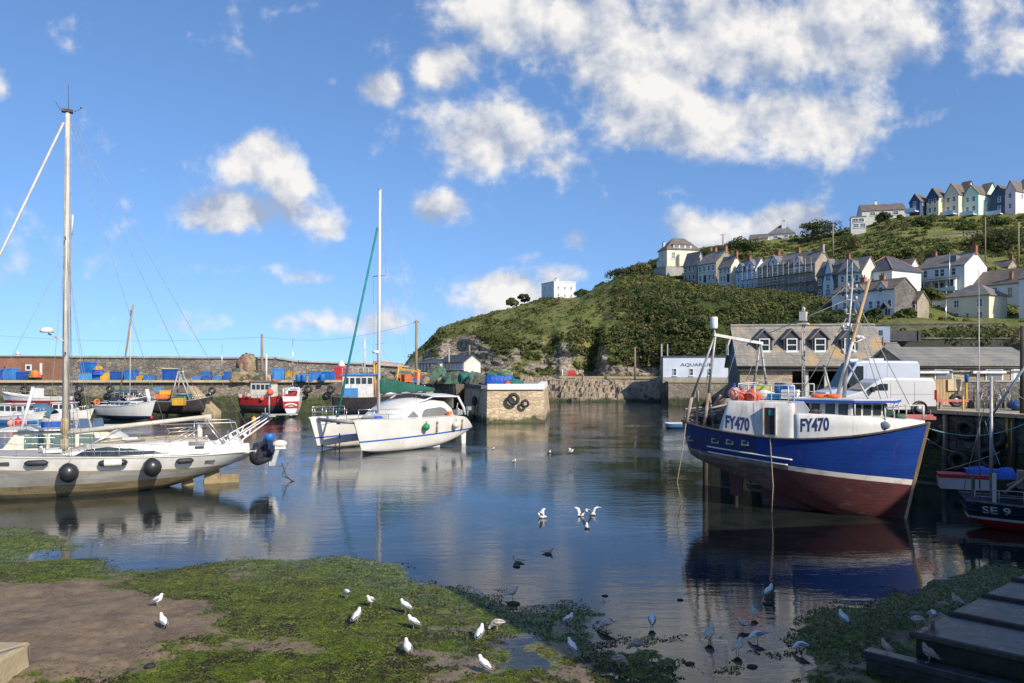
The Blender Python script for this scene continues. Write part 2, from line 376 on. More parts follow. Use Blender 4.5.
M['glass']=glass('glass'); M['glass_green']=glass('glass_green',(.09,.14,.12),.1); M['glass_blue']=glass('glass_blue',(.05,.08,.13),.08)
M['glass_grey']=glass('glass_grey',(.13,.13,.12),.12)
M['slate_grey']=slate('slate_grey',(.12,.115,.11),(.17,.16,.15))
M['slate_dark']=slate('slate_dark',(.05,.055,.07),(.07,.075,.09))
M['slate_brown']=slate('slate_brown',(.11,.088,.072),(.15,.12,.10))
M['slate_lichen']=slate('slate_lichen',(.17,.16,.14),(.26,.24,.20),(.44,.25,.06),.8,row=.3,wid=.4)
M['slate_moss']=slate('slate_moss',(.17,.165,.15),(.23,.22,.195),(.26,.19,.06),.5)
M['stone_quay']=stone('stone_quay',((.22,.185,.14),(.30,.26,.19),(.14,.125,.105)),(.10,.085,.065),1.5,1.9,.05,tide=2.3)
M['stone_breakwater']=stone('stone_breakwater',((.19,.17,.14),(.26,.235,.19),(.12,.11,.095)),(.095,.085,.07),1.3,1.6,.07)
M['stone_pier']=stone('stone_pier',((.54,.42,.26),(.60,.48,.32),(.42,.33,.21)),(.34,.26,.17),1.5,1.9,.04,tide=.55)
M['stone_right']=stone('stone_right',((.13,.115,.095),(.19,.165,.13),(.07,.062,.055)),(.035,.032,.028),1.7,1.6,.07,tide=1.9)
M['stone_house']=stone('stone_house',((.34,.28,.20),(.42,.35,.26),(.24,.2,.15)),(.30,.26,.2),2.6,2.0,.03)
M['stone_shed']=stone('stone_shed',((.38,.31,.22),(.46,.38,.27),(.28,.22,.16)),(.33,.28,.22),2.4,2.2,.03)
M['stone_dark']=stone('stone_dark',((.15,.135,.12),(.21,.19,.165),(.09,.08,.075)),(.10,.09,.08),2.2,1.8,.04)
M['stone_shore']=stone('stone_shore',((.34,.285,.21),(.40,.34,.25),(.25,.21,.165)),(.2,.17,.13),1.3,2.2,.05,tide=1.2)
M['brick_house']=stone('brick_house',((.30,.13,.075),(.36,.17,.10),(.22,.10,.065)),(.26,.17,.12),5,2.6,.02)
M['leaf_a']=leaf('leaf_a',(.095,.125,.03),(.14,.16,.042))
M['leaf_b']=leaf('leaf_b',(.07,.10,.028),(.105,.13,.036))
M['leaf_c']=leaf('leaf_c',(.125,.15,.04),(.17,.175,.055))
M['leaf_d']=leaf('leaf_d',(.185,.155,.07),(.16,.155,.055))
M['leaf_e']=leaf('leaf_e',(.05,.075,.025),(.075,.10,.03))
M['weed_a']=leaf('weed_a',(.11,.16,.016),(.16,.205,.024))
M['weed_b']=leaf('weed_b',(.06,.09,.016),(.11,.13,.026))
M['weed_c']=leaf('weed_c',(.045,.035,.02),(.085,.062,.032))
W('bark',(.12,.1,.075),(.07,.06,.045),sc=4,rough=.9,bmp=.4)
# ------------------------------------------------------------------ camera, sun, sky
cam=bpy.data.cameras.new('camera'); co=bpy.data.objects.new('camera',cam); COL.objects.link(co)
co.location=(0,0,CZ); co.rotation_euler=(PI/2,0,0)
cam.sensor_width=36; cam.lens=F/1024*36; cam.shift_y=(HY-341.5)/1024; cam.clip_end=9000; cam.clip_start=.1
S.camera=co
SUN=Vector((.64,-.77,0)).normalized(); EL=rad(34)
sd=Vector((SUN.x*math.cos(EL),SUN.y*math.cos(EL),math.sin(EL)))
su=bpy.data.lights.new('sun','SUN'); su.energy=3.9; su.angle=rad(.5); su.color=(1,.90,.76)
so=bpy.data.objects.new('sun',su); COL.objects.link(so); so.rotation_euler=sd.to_track_quat('Z','Y').to_euler()
S.view_settings.view_transform='Standard'; S.view_settings.look='None'; S.view_settings.gamma=1; S.view_settings.exposure=EXPOSURE
wd=bpy.data.worlds.new('World'); S.world=wd; wd.use_nodes=True
nt=wd.node_tree; bg=nt.nodes['Background']
sky=N(nt,'ShaderNodeTexSky'); sky.sky_type='NISHITA'; sky.sun_disc=False; sky.sun_elevation=EL
sky.sun_rotation=math.atan2(SUN.x,SUN.y); sky.altitude=0; sky.air_density=1.0; sky.dust_density=.35; sky.ozone_density=2.6
hs=N(nt,'ShaderNodeHueSaturation'); hs.inputs['Hue'].default_value=SKYHUE; hs.inputs['Saturation'].default_value=SKYSAT; hs.inputs['Value'].default_value=SKYVAL
dv_=coord(nt,'Generated'); vm=N(nt,'ShaderNodeVectorMath',operation='MULTIPLY_ADD'); nt.links.new(dv_,vm.inputs[0]); vm.inputs[1].default_value=(1,1,.9); vm.inputs[2].default_value=(0,0,.19)
vn_=N(nt,'ShaderNodeVectorMath',operation='NORMALIZE'); nt.links.new(vm.outputs[0],vn_.inputs[0]); nt.links.new(vn_.outputs[0],sky.inputs['Vector'])
nt.links.new(sky.outputs[0],hs.inputs['Color'])
d=coord(nt,'Generated'); sx=N(nt,'ShaderNodeSeparateXYZ'); nt.links.new(d,sx.inputs[0])
yy=mth(nt,'MAXIMUM',sx.outputs[1],.02)
# cloud masses stand at fixed bearings (x/y) and elevations (z/y) of the sky
cb=N(nt,'ShaderNodeCombineXYZ'); nt.links.new(mth(nt,'DIVIDE',sx.outputs[0],yy),cb.inputs[0]); nt.links.new(mth(nt,'DIVIDE',sx.outputs[2],yy),cb.inputs[1])
uv=cb.outputs[0]
CL=[(555,22,105,45,1),(640,62,95,60,1),(735,35,150,60,1.1),(835,35,105,55,1.05),(705,122,105,38,1),(800,118,95,40,1.05),(625,108,55,32,.8),(500,8,70,26,.8),
    (445,66,33,28,1),(380,90,23,18,1),(500,138,82,36,1),(440,120,50,34,.62),(552,162,34,18,.8),
    (262,160,40,30,1),(288,186,21,22,1),(240,214,72,24,1),(192,212,28,24,.7),(437,210,33,20,.85),(333,226,20,15,.62),
    (510,288,56,24,1.05),(550,276,36,18,.9),(470,300,40,14,.75),(575,240,17,15,.85),(535,258,34,14,.6),(700,232,56,24,.8),(792,224,54,19,1.1),(655,243,30,18,.5),
    (1008,44,50,34,.75),(990,10,50,20,.7),(0,85,26,26,.72),(225,270,80,11,.55),(310,278,34,9,.6),(350,322,150,16,.62),(150,325,120,12,.5),(480,318,90,20,.6),(330,82,12,9,.55),(930,20,40,20,.4)]
mask=None
for (cx,cy,rx,ry,w) in CL:
    s1=N(nt,'ShaderNodeVectorMath',operation='SUBTRACT'); nt.links.new(uv,s1.inputs[0]); s1.inputs[1].default_value=((cx-512)/F,(HY-cy)/F,0)
    s2=N(nt,'ShaderNodeVectorMath',operation='MULTIPLY'); nt.links.new(s1.outputs[0],s2.inputs[0]); s2.inputs[1].default_value=(F/rx/1.25,F/ry/1.25,0)
    s3=N(nt,'ShaderNodeVectorMath',operation='DOT_PRODUCT'); nt.links.new(s2.outputs[0],s3.inputs[0]); nt.links.new(s2.outputs[0],s3.inputs[1])
    e=mth(nt,'MULTIPLY',mth(nt,'EXPONENT',mth(nt,'MULTIPLY',s3.outputs['Value'],-1.1)),w)
    mask=e if mask is None else mth(nt,'SMOOTH_MAX',mask,e,.25)
def cn(off,dt=9):
    a=N(nt,'ShaderNodeVectorMath',operation='ADD'); nt.links.new(uv,a.inputs[0]); a.inputs[1].default_value=off
    n=N(nt,'ShaderNodeTexNoise'); n.inputs['Scale'].default_value=10; n.inputs['Detail'].default_value=dt; n.inputs['Roughness'].default_value=.56; n.inputs['Distortion'].default_value=.15
    nt.links.new(a.outputs[0],n.inputs['Vector']); return n.outputs[0]
n0=cn((3.1,1.7,0)); n2_=cn((3.1,1.7,0),5); n1=cn((3.1+.018,1.7+.03,0),5)
fine=N(nt,'ShaderNodeTexNoise'); fine.inputs['Scale'].default_value=34; fine.inputs['Detail'].default_value=7; fine.inputs['Roughness'].default_value=.62; nt.links.new(uv,fine.inputs['Vector'])
dens=mth(nt,'ADD',mask,mth(nt,'MULTIPLY',mth(nt,'SUBTRACT',n0,.5),1.75)); dens=mth(nt,'ADD',dens,mth(nt,'MULTIPLY',mth(nt,'SUBTRACT',fine.outputs[0],.5),.5))
alpha=ramp(nt,dens,.33,.86); alpha=mth(nt,'MULTIPLY',alpha,.96)
front=ramp(nt,sx.outputs[1],.02,.12)
# elsewhere in the sky: a loose field of the same clouds
nb=N(nt,'ShaderNodeTexNoise'); nb.inputs['Scale'].default_value=4; nb.inputs['Detail'].default_value=8; nt.links.new(d,nb.inputs['Vector'])
alpha=mth(nt,'ADD',mth(nt,'MULTIPLY',alpha,front),mth(nt,'MULTIPLY',mth(nt,'MULTIPLY',ramp(nt,nb.outputs[0],.55,.7),.8),mth(nt,'SUBTRACT',1.0,front)))
alpha=mth(nt,'MULTIPLY',alpha,ramp(nt,sx.outputs[2],.0,.03))
lit=mth(nt,'ADD',mth(nt,'MULTIPLY',mth(nt,'SUBTRACT',n2_,n1),3.8),.54)
lit=mth(nt,'ADD',lit,mth(nt,'MULTIPLY',mth(nt,'SUBTRACT',fine.outputs[0],.5),.95),None,True)
cc=mixc(nt,lit,(CLOUD*.40,CLOUD*.47,CLOUD*.62),(CLOUD,CLOUD*.97,CLOUD*.93))
nt.links.new(mixc(nt,alpha,hs.outputs[0],cc),bg.inputs[0]); bg.inputs[1].default_value=.13

# ------------------------------------------------------------------ water
m,nt,b=nodes('harbour_water'); p=gpos(nt)
pn=N(nt,'ShaderNodeMapping'); pn.inputs['Scale'].default_value=(1,1,1); nt.links.new(p,pn.inputs[0])
near=ramp(nt,sepz(nt,p,1),24,62)
n1=noise(nt,p,1.5,4,.5,(.5,1.6,1)); n2=noise(nt,p,6.5,3,.55,(.55,1.5,1)); n3=noise(nt,p,.16,3,.5); n4=noise(nt,p,.35,3,.5,(.4,1.5,1))
calm=ramp(nt,n3,.38,.62)
h=mth(nt,'ADD',mth(nt,'MULTIPLY',n1,.9),mth(nt,'MULTIPLY',n2,.24)); h=mth(nt,'ADD',h,mth(nt,'MULTIPLY',n4,1.2))
bp=N(nt,'ShaderNodeBump'); bp.inputs['Distance'].default_value=.05; nt.links.new(h,bp.inputs['Height'])
nt.links.new(mth(nt,'MULTIPLY_ADD',mth(nt,'MULTIPLY',calm,near),.75,.17),bp.inputs['Strength']); nt.links.new(bp.outputs[0],b.inputs['Normal'])
shal=ramp(nt,sepz(nt,p,1),52,24)
sand=mixc(nt,ramp(nt,noise(nt,p,.55,6,.65),.42,.62),(.022,.024,.02),(.008,.012,.010))
nt.links.new(mixc(nt,shal,(.010,.022,.026),sand),b.inputs['Base Color'])
b.inputs['Roughness'].default_value=.03; b.inputs['IOR'].default_value=1.42; b.inputs['Specular IOR Level'].default_value=.85
M['water']=m
w=MB(); w.add([(-4000,-60,0),(4000,-60,0),(4000,8000,0),(-4000,8000,0)],[(0,1,2,3)])
tag(w.build('harbour_water',m,fixn=False),kind='structure')

# ------------------------------------------------------------------ mud bank with weed (world heights from control points)
ctl=[(20,545,.12),(60,570,.2),(20,600,.3),(100,640,.4),(30,670,.45),(200,580,.16),(250,574,.10),(320,570,.09),(370,572,.06),(200,640,.35),(300,640,.25),(300,600,.2),(400,620,.12),(350,670,.25),(425,598,.05),(440,640,.05),(400,683,.12),(250,683,.35),
 (480,605,.012),(480,650,.03),(490,625,.015),(560,650,.025),(590,612,.0),(560,622,.02),(525,600,-.05),(530,660,.0),(470,675,.05),(620,665,.03),(650,662,.015),(640,683,.03),(560,683,.02),(700,683,-.02),(760,683,-.025),(510,640,-.01),
 (60,552,-.01),(130,560,-.06),(90,553,-.07),(200,553,-.12),(300,549,-.15),(400,552,-.16),(455,572,-.08),(520,575,-.10),(600,582,-.13),(680,620,-.10),(700,580,-.2),(760,640,-.08),(760,610,-.12),(640,625,-.06),(800,600,-.09),(690,650,-.05),(20,522,-.12),(0,532,.02),(500,530,-.5),(700,530,-.5),(100,525,-.3),(300,525,-.4),
 (835,640,.07),(855,622,.05),(900,607,.06),(880,650,.12),(950,592,.08),(990,577,.06),(840,670,.08),(800,662,-.02),(920,640,.2),(1020,580,.08),(1020,560,-.05),(900,580,-.09),(850,595,-.10),(940,565,-.15),(-60,600,.3),(-60,550,.15),(-200,560,.3),(1100,600,.2),(1100,550,-.2)]
CX=np.array([[*G(a,b_,0)[:2],h] for a,b_,h in ctl])
def mud_base(X,Y):
    num=np.zeros_like(X); den=np.zeros_like(X)
    for cx,cy,h in CX:
        w_=1.0/(((X-cx)**2+((Y-cy)*.8)**2)+.12)**1.6; num+=w_*h; den+=w_
    return num/den
def vnoise(X,Y,scale,seed,octs=4):
    out=np.zeros_like(X); amp=1.0; tot=0
    for o in range(octs):
        r=np.random.default_rng(seed+o); T=r.random((256,256)); x=X*scale+37.3*o+1000; y=Y*scale+11.7*o+1000
        xi=np.floor(x).astype(int); yi=np.floor(y).astype(int); fx=x-xi; fy=y-yi; fx=fx*fx*(3-2*fx); fy=fy*fy*(3-2*fy)
        g=lambda i,j:T[(xi+i)%256,(yi+j)%256]
        out+=amp*((g(0,0)*(1-fx)+g(1,0)*fx)*(1-fy)+(g(0,1)*(1-fx)+g(1,1)*fx)*fy-.5); tot+=amp; amp*=.55; scale*=2.03
    return out/tot
def mudh(X,Y):
    b0=mud_base(X,Y)
    n=vnoise(X,Y*1.5,.9,5,4)*.16+vnoise(X,Y,7,15,3)*.05
    return b0+n*np.clip(.55+np.abs(b0)*1.2,.4,1.0)
def weedf(X,Y):
    """how much weed covers the mud: bare patches at lower left"""
    px=512+X/Y*F; py=HY+CZ/Y*F
    w_=.46+1.5*vnoise(X,Y*1.3,.75,33,5)
    bare=np.exp(-(((X+10.6)/3.0)**2+((Y-17.4)/2.7)**2)**1.2)*1.15+np.exp(-(((X+4.9)/.9)**2+((Y-16.4)/.9)**2))*.5+np.exp(-(((X+7.9)/1.1)**2+((Y-17.2)/1.6)**2))*.35
    bare+=np.exp(-(((X+13)/3.5)**2+((Y-18.5)/2.5)**2)**1.5)*1.5
    edge=np.exp(-(((X+.6)/1.6)**2+((Y-15.6)/1.0)**2))*.35
    w_+=.5*np.exp(-(((X+5.6)/2.4)**2+((Y-19.2)/2.2)**2))+.45*vnoise(X,Y*1.2,2.6,47,4)
    return w_-bare-edge
xs=np.arange(-27,24,.075); ys=np.arange(11.5,33,.065)
XX,YY=np.meshgrid(xs,ys); HH=mudh(XX,YY); WW=weedf(XX,YY)
nxg,nyg=len(xs),len(ys)
V=np.stack([XX.ravel(),YY.ravel(),HH.ravel()],1)
idx=np.arange(nxg*nyg).reshape(nyg,nxg)
Fq=np.stack([idx[:-1,:-1].ravel(),idx[:-1,1:].ravel(),idx[1:,1:].ravel(),idx[1:,:-1].ravel()],1)
m,nt,b=nodes('wet_mud'); p=gpos(nt)
at=N(nt,'ShaderNodeAttribute'); at.attribute_name='weed'
mudc=mixc(nt,ramp(nt,noise(nt,p,1.1,6,.6),.38,.62),(.205,.145,.09),(.135,.097,.062)); mudc=mixc(nt,mth(nt,'MULTIPLY',ramp(nt,noise(nt,p,9,5,.7),.5,.66),.55),mudc,(.05,.04,.03))
mudc=mixc(nt,mth(nt,'MULTIPLY',ramp(nt,noise(nt,p,2.6,4,.6),.52,.66),.5),mudc,(.24,.175,.115)); mudc=mixc(nt,mth(nt,'MULTIPLY',ramp(nt,noise(nt,p,27,3,.6),.62,.68),.45),mudc,(.06,.05,.035)); mudc=mixc(nt,mth(nt,'MULTIPLY',ramp(nt,noise(nt,p,33,2,.5),.68,.72),.8),mudc,(.4,.36,.3))
gr=mixc(nt,ramp(nt,noise(nt,p,3.2,6,.65),.35,.65),(.06,.085,.015),(.15,.19,.022)); gr=mixc(nt,mth(nt,'MULTIPLY',ramp(nt,noise(nt,p,1.3,6,.7),.52,.64),.6),gr,(.04,.05,.018)); gr=mixc(nt,ramp(nt,noise(nt,p,9,6,.75),.5,.6),gr,(.035,.032,.016)); gr=mixc(nt,mth(nt,'MULTIPLY',ramp(nt,noise(nt,p,4.3,5,.7),.56,.66),.7),gr,(.10,.07,.04))
k=ramp(nt,mth(nt,'ADD',at.outputs['Fac'],mth(nt,'MULTIPLY',mth(nt,'SUBTRACT',noise(nt,p,5,8,.75),.5),2.0)),.0,.3)
nt.links.new(mixc(nt,k,mudc,gr),b.inputs['Base Color'])
z=sepz(nt,p); wet=ramp(nt,mth(nt,'ADD',z,mth(nt,'MULTIPLY',noise(nt,p,2,4),.1)),.05,.22)
nt.links.new(mth(nt,'MULTIPLY_ADD',wet,.5,.28),b.inputs['Roughness']); b.inputs['Specular IOR Level'].default_value=.35
bump(nt,b,noise(nt,p,14,6,.7),.7,.04)
me=fastmesh('mud_bank',V,Fq,[m],smooth=True)
a=me.attributes.new('weed','FLOAT','POINT'); a.data.foreach_set('value',WW.ravel().astype(np.float32))
o=bpy.data.objects.new('mud_bank',me); COL.objects.link(o); tag(o,kind='structure')

# seaweed lying on the mud and in the shallows: small crumpled fronds
def cards(pts,size,tilt,nrm=None,asp=.55):
    n=len(pts); az=nr.random(n)*2*PI; tl=(nr.random(n)-.5)*2*tilt; tl2=(nr.random(n)-.5)*2*tilt
    ca,sa=np.cos(az),np.sin(az)
    u=np.stack([ca*np.cos(tl),sa*np.cos(tl),np.sin(tl)],1); v=np.stack([-sa*np.cos(tl2),ca*np.cos(tl2),np.sin(tl2)],1)
    s=size[:,None]; a_=pts-u*s-v*s*asp; b_=pts+u*s-v*s*asp; c_=pts+u*s*.8+v*s*asp; d_=pts-u*s*.8+v*s*asp
    return np.stack([a_,b_,c_,d_],1).reshape(-1,3)
nw=330000
Y=1/(1/12.5+(1/33.-1/12.5)*nr.random(nw)); X=(nr.random(nw)*1.5-.75)*Y
h=mudh(X,Y); wv=weedf(X,Y)+vnoise(X,Y,3.5,71,3)*.5
keep=((h>.006)&((wv>.16)|((wv>-.25)&(nr.random(len(X))<.05))))|((h>-.03)&(wv>.5)&(Y<27)); X,Y,h,wv=X[keep],Y[keep],h[keep],wv[keep]
pts=np.stack([X,Y,np.maximum(h,.0)+.006+nr.random(len(X))*.012],1)
V=cards(pts,.011+.02*nr.random(len(X))**2,.5); Fq=np.arange(len(V)).reshape(-1,4)
tone=vnoise(X,Y,1.3,91,4)*1.3+vnoise(X,Y*1.4,5,95,2)*.7+nr.normal(0,.10,len(X)); mi=np.where(tone>.02,0,np.where(tone>-.13,1,2)); mi=np.where((X>6)&(mi==2),1,mi)
me=fastmesh('seaweed',V,Fq,[M['weed_a'],M['weed_b'],M['weed_c']],mi)
o=bpy.data.objects.new('seaweed',me); COL.objects.link(o); tag(o,'bright green seaweed spread over the mud and shallows','seaweed',kind='stuff')

# ------------------------------------------------------------------ headland and hillside
cols={
 400:[(205,373),(208,372),(211,371.5),(214,371),(220,370.5),(226,370),(262,369)],
 412:[(204,372),(207,367),(210,363),(213,359),(216,356),(221,354),(262,362)],
 424:[(200,372),(203,366),(206,360),(209,354),(212,349),(216,345),(260,358)],
 440:[(190,373),(192,362),(194,350),(197,338),(204,330),(212,327),(260,335)],
 470:[(178,375),(180,361),(182,347),(186,335),(198,324),(212,318),(265,325)],
 500:[(165,376),(167,362),(169,349),(173,338),(192,321),(214,310.5),(270,315)],
 540:[(153,377),(155,363),(157,349),(161,336),(182,314),(225,299),(280,303)],
 580:[(148,377.3),(150,362),(153,347),(158,332),(177,308),(222,296),(280,300)],
 620:[(145,377.3),(147,360),(150,343),(156,323),(174,299),(200,276),(270,280)],
 660:[(142,377),(146,355),(152,330),(160,308),(176,288),(205,280),(255,256)],
 700:[(138,377),(142,352),(147,326),(155,303),(172,290),(200,284),(255,248)],
 760:[(135,377),(139,352),(144,327),(152,308),(163,295),(187,288),(245,240)],
 800:[(130,377),(134,352),(139,329),(146,312),(157,300),(182,288),(250,236)],
 840:[(112,372),(118,350),(124,330),(131,322),(152,302),(182,274),(250,229)],
 900:[(80,360),(100,340),(122,323),(133,318),(158,294),(187,262),(235,217)],
 960:[(70,352),(92,336),(128,323),(142,317),(158,293),(190,256),(228,215)],
 1024:[(66,348),(88,332),(128,322),(144,314),(158,291),(190,251),(220,212)],
 1150:[(62,340),(84,326),(126,316),(142,306),(158,284),(190,246),(216,206)],
 1350:[(60,330),(82,320),(124,308),(142,298),(158,276),(190,238),(214,200)]}
for k_,o_ in {400:28,412:28,424:26,440:21,470:16,500:9,540:3}.items(): cols[k_]=[(d_-o_*(1-.12*i_),y_) for i_,(d_,y_) in enumerate(cols[k_])]
kx=np.array(sorted(cols)); KD=np.array([[q[0] for q in cols[k]] for k in kx],float); KY=np.array([[q[1] for q in cols[k]] for k in kx],float)
def hill_point(px,t):
    """point of the undisturbed hillside: bearing given by px, t in 0..6 from foot to back"""
    i=np.clip(np.searchsorted(kx,px)-1,0,len(kx)-2); f=(px-kx[i])/(kx[i+1]-kx[i]); j=np.clip(np.floor(t).astype(int),0,5); g=t-j
    d0=KD[i]*(1-f)+KD[i+1]*f if np.ndim(px)==0 else None
    def L(K): 
        a0=K[i,j]*(1-g)+K[i,j+1]*g; a1=K[i+1,j]*(1-g)+K[i+1,j+1]*g
        return a0*(1-f)+a1*f
    D=L(KD); y=L(KY)
    return (px-512)/F*D, D, CZ-(y-HY)/F*D
pxs=np.concatenate([np.arange(400,860,1.6),np.arange(860,1352,4.0)]); ts=np.concatenate([np.arange(0,4,.045),np.arange(4,6.001,.06)])
PXg,Tg=np.meshgrid(pxs,ts); HX,HD,HZ=hill_point(PXg,Tg)
# ridges and gullies: push the steep face in and out
steep=np.clip(1.25-np.abs(Tg-1.6)/2.4,0,1)*np.clip((PXg-404)/30,0,1)
def hill_disp(X,Yd,Z,px,st):
    u=X*.62+Yd*.28
    rid=np.abs(vnoise(u,Z*.25,.085,201,3))*2.4; fine_=vnoise(u,Z,.32,211,4); vf=vnoise(u,Z,1.1,221,3)
    gul=np.exp(-((px-(606-(Z-4)*.0-(26-Z)*.9))/10)**2)*5.0*np.clip((px-500)/50,0,1)*np.clip((30-Z)/12,0,1)
    gul+=np.exp(-((px-(452+(Z-8)*.5))/13)**2)*4.0*np.clip((18-Z)/10,0,1)
    gul-=np.exp(-((px-562)/7)**2)*1.6*np.clip((18-Z)/8,0,1)
    big=(vnoise(u,Z,.10,241,3)*8.0+(.2-np.abs(vnoise(u,Z*.35,.05,243,2)))*14.0)*np.clip((px-590)/40,0,1)
    w_=(vnoise(u,Z*.18,.062,251,3)+.5); saw=np.abs(((w_*5.0)%1.0)-.5)*2       # buttresses and clefts of the cliff
    but=(saw-.5)*5.5*np.clip((640-px)/30,0,1)*np.clip((px-420)/12,0,1)
    return st*(rid*2.0-1.2+fine_*3.6+vf*1.6+gul+big+but)
HDs=hill_disp(HX,HD,HZ,PXg,steep)
rest=(1-steep)*np.clip((PXg-412)/20,0,1)
HX2=HX+HDs*.30; HD2=HD+HDs*.85; HZ2=HZ-HDs*.15+rest*vnoise(HX,HD,.09,231,3)*1.6
HZ2[0]=np.minimum(HZ2[0],3.0); 
V=np.stack([HX2.ravel(),HD2.ravel(),HZ2.ravel()],1)
# skirts: foot drops below the road, back drops away behind the ridge
ft=np.stack([HX2[0],HD2[0]-.4,np.full_like(HX2[0],-1.0)],1); bk=np.stack([HX2[-1]*1.5,HD2[-1]*1.5,HZ2[-1]*1.05],1)
V=np.concatenate([ft,V,bk]); R_=len(ts)+2; C_=len(pxs); idx=np.arange(R_*C_).reshape(R_,C_)
Fq=np.stack([idx[:-1,:-1].ravel(),idx[:-1,1:].ravel(),idx[1:,1:].ravel(),idx[1:,:-1].ravel()],1)
m,nt,b=nodes('hillside'); p=gpos(nt); g=N(nt,'ShaderNodeNewGeometry')
nz=sepz(nt,g.outputs['True Normal'])
grass=mixc(nt,ramp(nt,noise(nt,p,.18,6,.6),.38,.62),(.125,.16,.034),(.21,.20,.07)); grass=mixc(nt,mth(nt,'MULTIPLY',ramp(nt,noise(nt,p,1.1,7,.75),.48,.62),.7),grass,(.055,.08,.02)); grass=mixc(nt,mth(nt,'MULTIPLY',ramp(nt,noise(nt,p,.33,6,.7),.52,.66),.6),grass,(.17,.13,.065))
rock=mixc(nt,ramp(nt,noise(nt,p,.5,7,.65,(1,1,2.2)),.38,.62),(.43,.36,.265),(.22,.19,.15)); rock=mixc(nt,ramp(nt,noise(nt,p,1.3,7,.75,(1,1,.5)),.5,.6),rock,(.055,.05,.042))
at=N(nt,'ShaderNodeAttribute'); at.attribute_name='rock'
rk=ramp(nt,mth(nt,'ADD',at.outputs['Fac'],mth(nt,'MULTIPLY',mth(nt,'SUBTRACT',noise(nt,p,.8,5,.65),.5),1.3)),.35,.65)
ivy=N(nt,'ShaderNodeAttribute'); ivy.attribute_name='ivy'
grass=mixc(nt,ramp(nt,ivy.outputs['Fac'],.3,.7),grass,(.05,.07,.02))  # dark ivy ground; the dark also stands in for shadow pockets between clumps
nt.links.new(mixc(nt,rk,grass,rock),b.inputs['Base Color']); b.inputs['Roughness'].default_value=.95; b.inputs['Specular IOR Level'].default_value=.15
bump(nt,b,noise(nt,p,1.6,8,.7),1.0,.5)
def rockf(px,t):
    r=np.zeros_like(px)
    for (a,c,sa,sc,w_) in [(562,1.1,8,.9,1.3),(552,1.2,7,.8,1.0),(500,.9,16,.7,.9),(458,1.9,13,1.2,1.1),(444,2.0,9,1.3,.8),(425,1.5,9,1.6,.7),(486,1.0,9,1.0,.9),(532,.8,9,.6,.8),(620,.35,26,.35,1.0),(650,.3,20,.3,.9),(590,.3,16,.3,.7),(410,1.5,9,3,.6),(472,1.6,6,1.5,.9),(515,1.5,6,.8,.85),(540,1.2,5,.9,.8),(606,.9,6,.9,.8),(638,.8,7,.7,.75),(575,.4,20,.3,.9)]:
        r=np.maximum(r,w_*np.exp(-((px-a)/sa)**2-((t-c)/sc)**2))
    return r
gx=np.gradient(HDs,axis=1)/1.6; rough_=np.abs(gx)*1.6
RKS=rockf(PXg,Tg)+np.clip(rough_-.25,0,1.1)*np.clip((655-PXg)/30,.15,1)*np.clip((3.4-Tg)/.8,0,1)+.35*np.clip((3.2-Tg)/.6,0,1)*np.clip((605-PXg)/25,0,1)*np.clip(vnoise(HX*.6,HZ,.25,261,4)*6+.4,0,1.6)
def rock_at(px,t):
    return float(RKS[int(np.argmin(np.abs(ts-t))),int(np.argmin(np.abs(pxs-px)))])
RK=RKS; RK=np.concatenate([np.full((1,C_),.8),RK,RK[-1:]],0)
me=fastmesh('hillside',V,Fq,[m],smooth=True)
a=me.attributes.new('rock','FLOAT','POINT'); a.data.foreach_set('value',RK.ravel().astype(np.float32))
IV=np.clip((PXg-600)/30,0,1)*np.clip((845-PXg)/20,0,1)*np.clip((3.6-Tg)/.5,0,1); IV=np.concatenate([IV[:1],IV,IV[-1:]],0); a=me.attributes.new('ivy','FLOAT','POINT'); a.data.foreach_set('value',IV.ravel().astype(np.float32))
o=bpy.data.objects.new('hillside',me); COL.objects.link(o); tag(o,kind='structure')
HGX,HGY,HGZ=HX2,HD2,HZ2
def on_hill(px,t):
    """surface point of the finished hillside near bearing px and level t"""
    i=int(np.argmin(np.abs(pxs-px))); j=int(np.argmin(np.abs(ts-t)))
    return Vector((HGX[j,i],HGY[j,i],HGZ[j,i]))
def hill_at(px,D):
    i=int(np.argmin(np.abs(pxs-px))); j=int(np.argmin(np.abs(HGY[:,i]-D))); return Vector((HGX[j,i],HGY[j,i],HGZ[j,i]))

# scrub: clumps of leaves over the whole slope
def clump(c,r,n,flat=.75):
    th=nr.random(n)*2*PI; ph=np.arccos(1-nr.random(n)*1.35); rr=(.62+.45*nr.random(n))
    q=np.stack([r*rr*np.sin(ph)*np.cos(th),r*rr*np.sin(ph)*np.sin(th),r*flat*rr*np.cos(ph)],1)
    return q+np.array(c)
def free3(pts,size,out=None,k_=.55):
    n=len(pts)
    if out is not None:
        o_=out/np.linalg.norm(out,axis=1)[:,None]+nr.normal(0,k_,size=(n,3)); o_/=np.linalg.norm(o_,axis=1)[:,None]; h_=nr.normal(size=(n,3)); a=np.cross(o_,h_)
    else: a=nr.normal(size=(n,3))
    a=a.copy(); a/=np.linalg.norm(a,axis=1)[:,None]; b_=np.cross(o_,a) if out is not None else nr.normal(size=(n,3)); b_-=a*(a*b_).sum(1)[:,None]; b_/=np.linalg.norm(b_,axis=1)[:,None]
    s=size[:,None]; return np.stack([pts-a*s-b_*s*.6,pts+a*s-b_*s*.6,pts+a*s*.7+b_*s*.6,pts-a*s*.7+b_*s*.6],1).reshape(-1,3)
VV=[];MI=[];CEN=[]
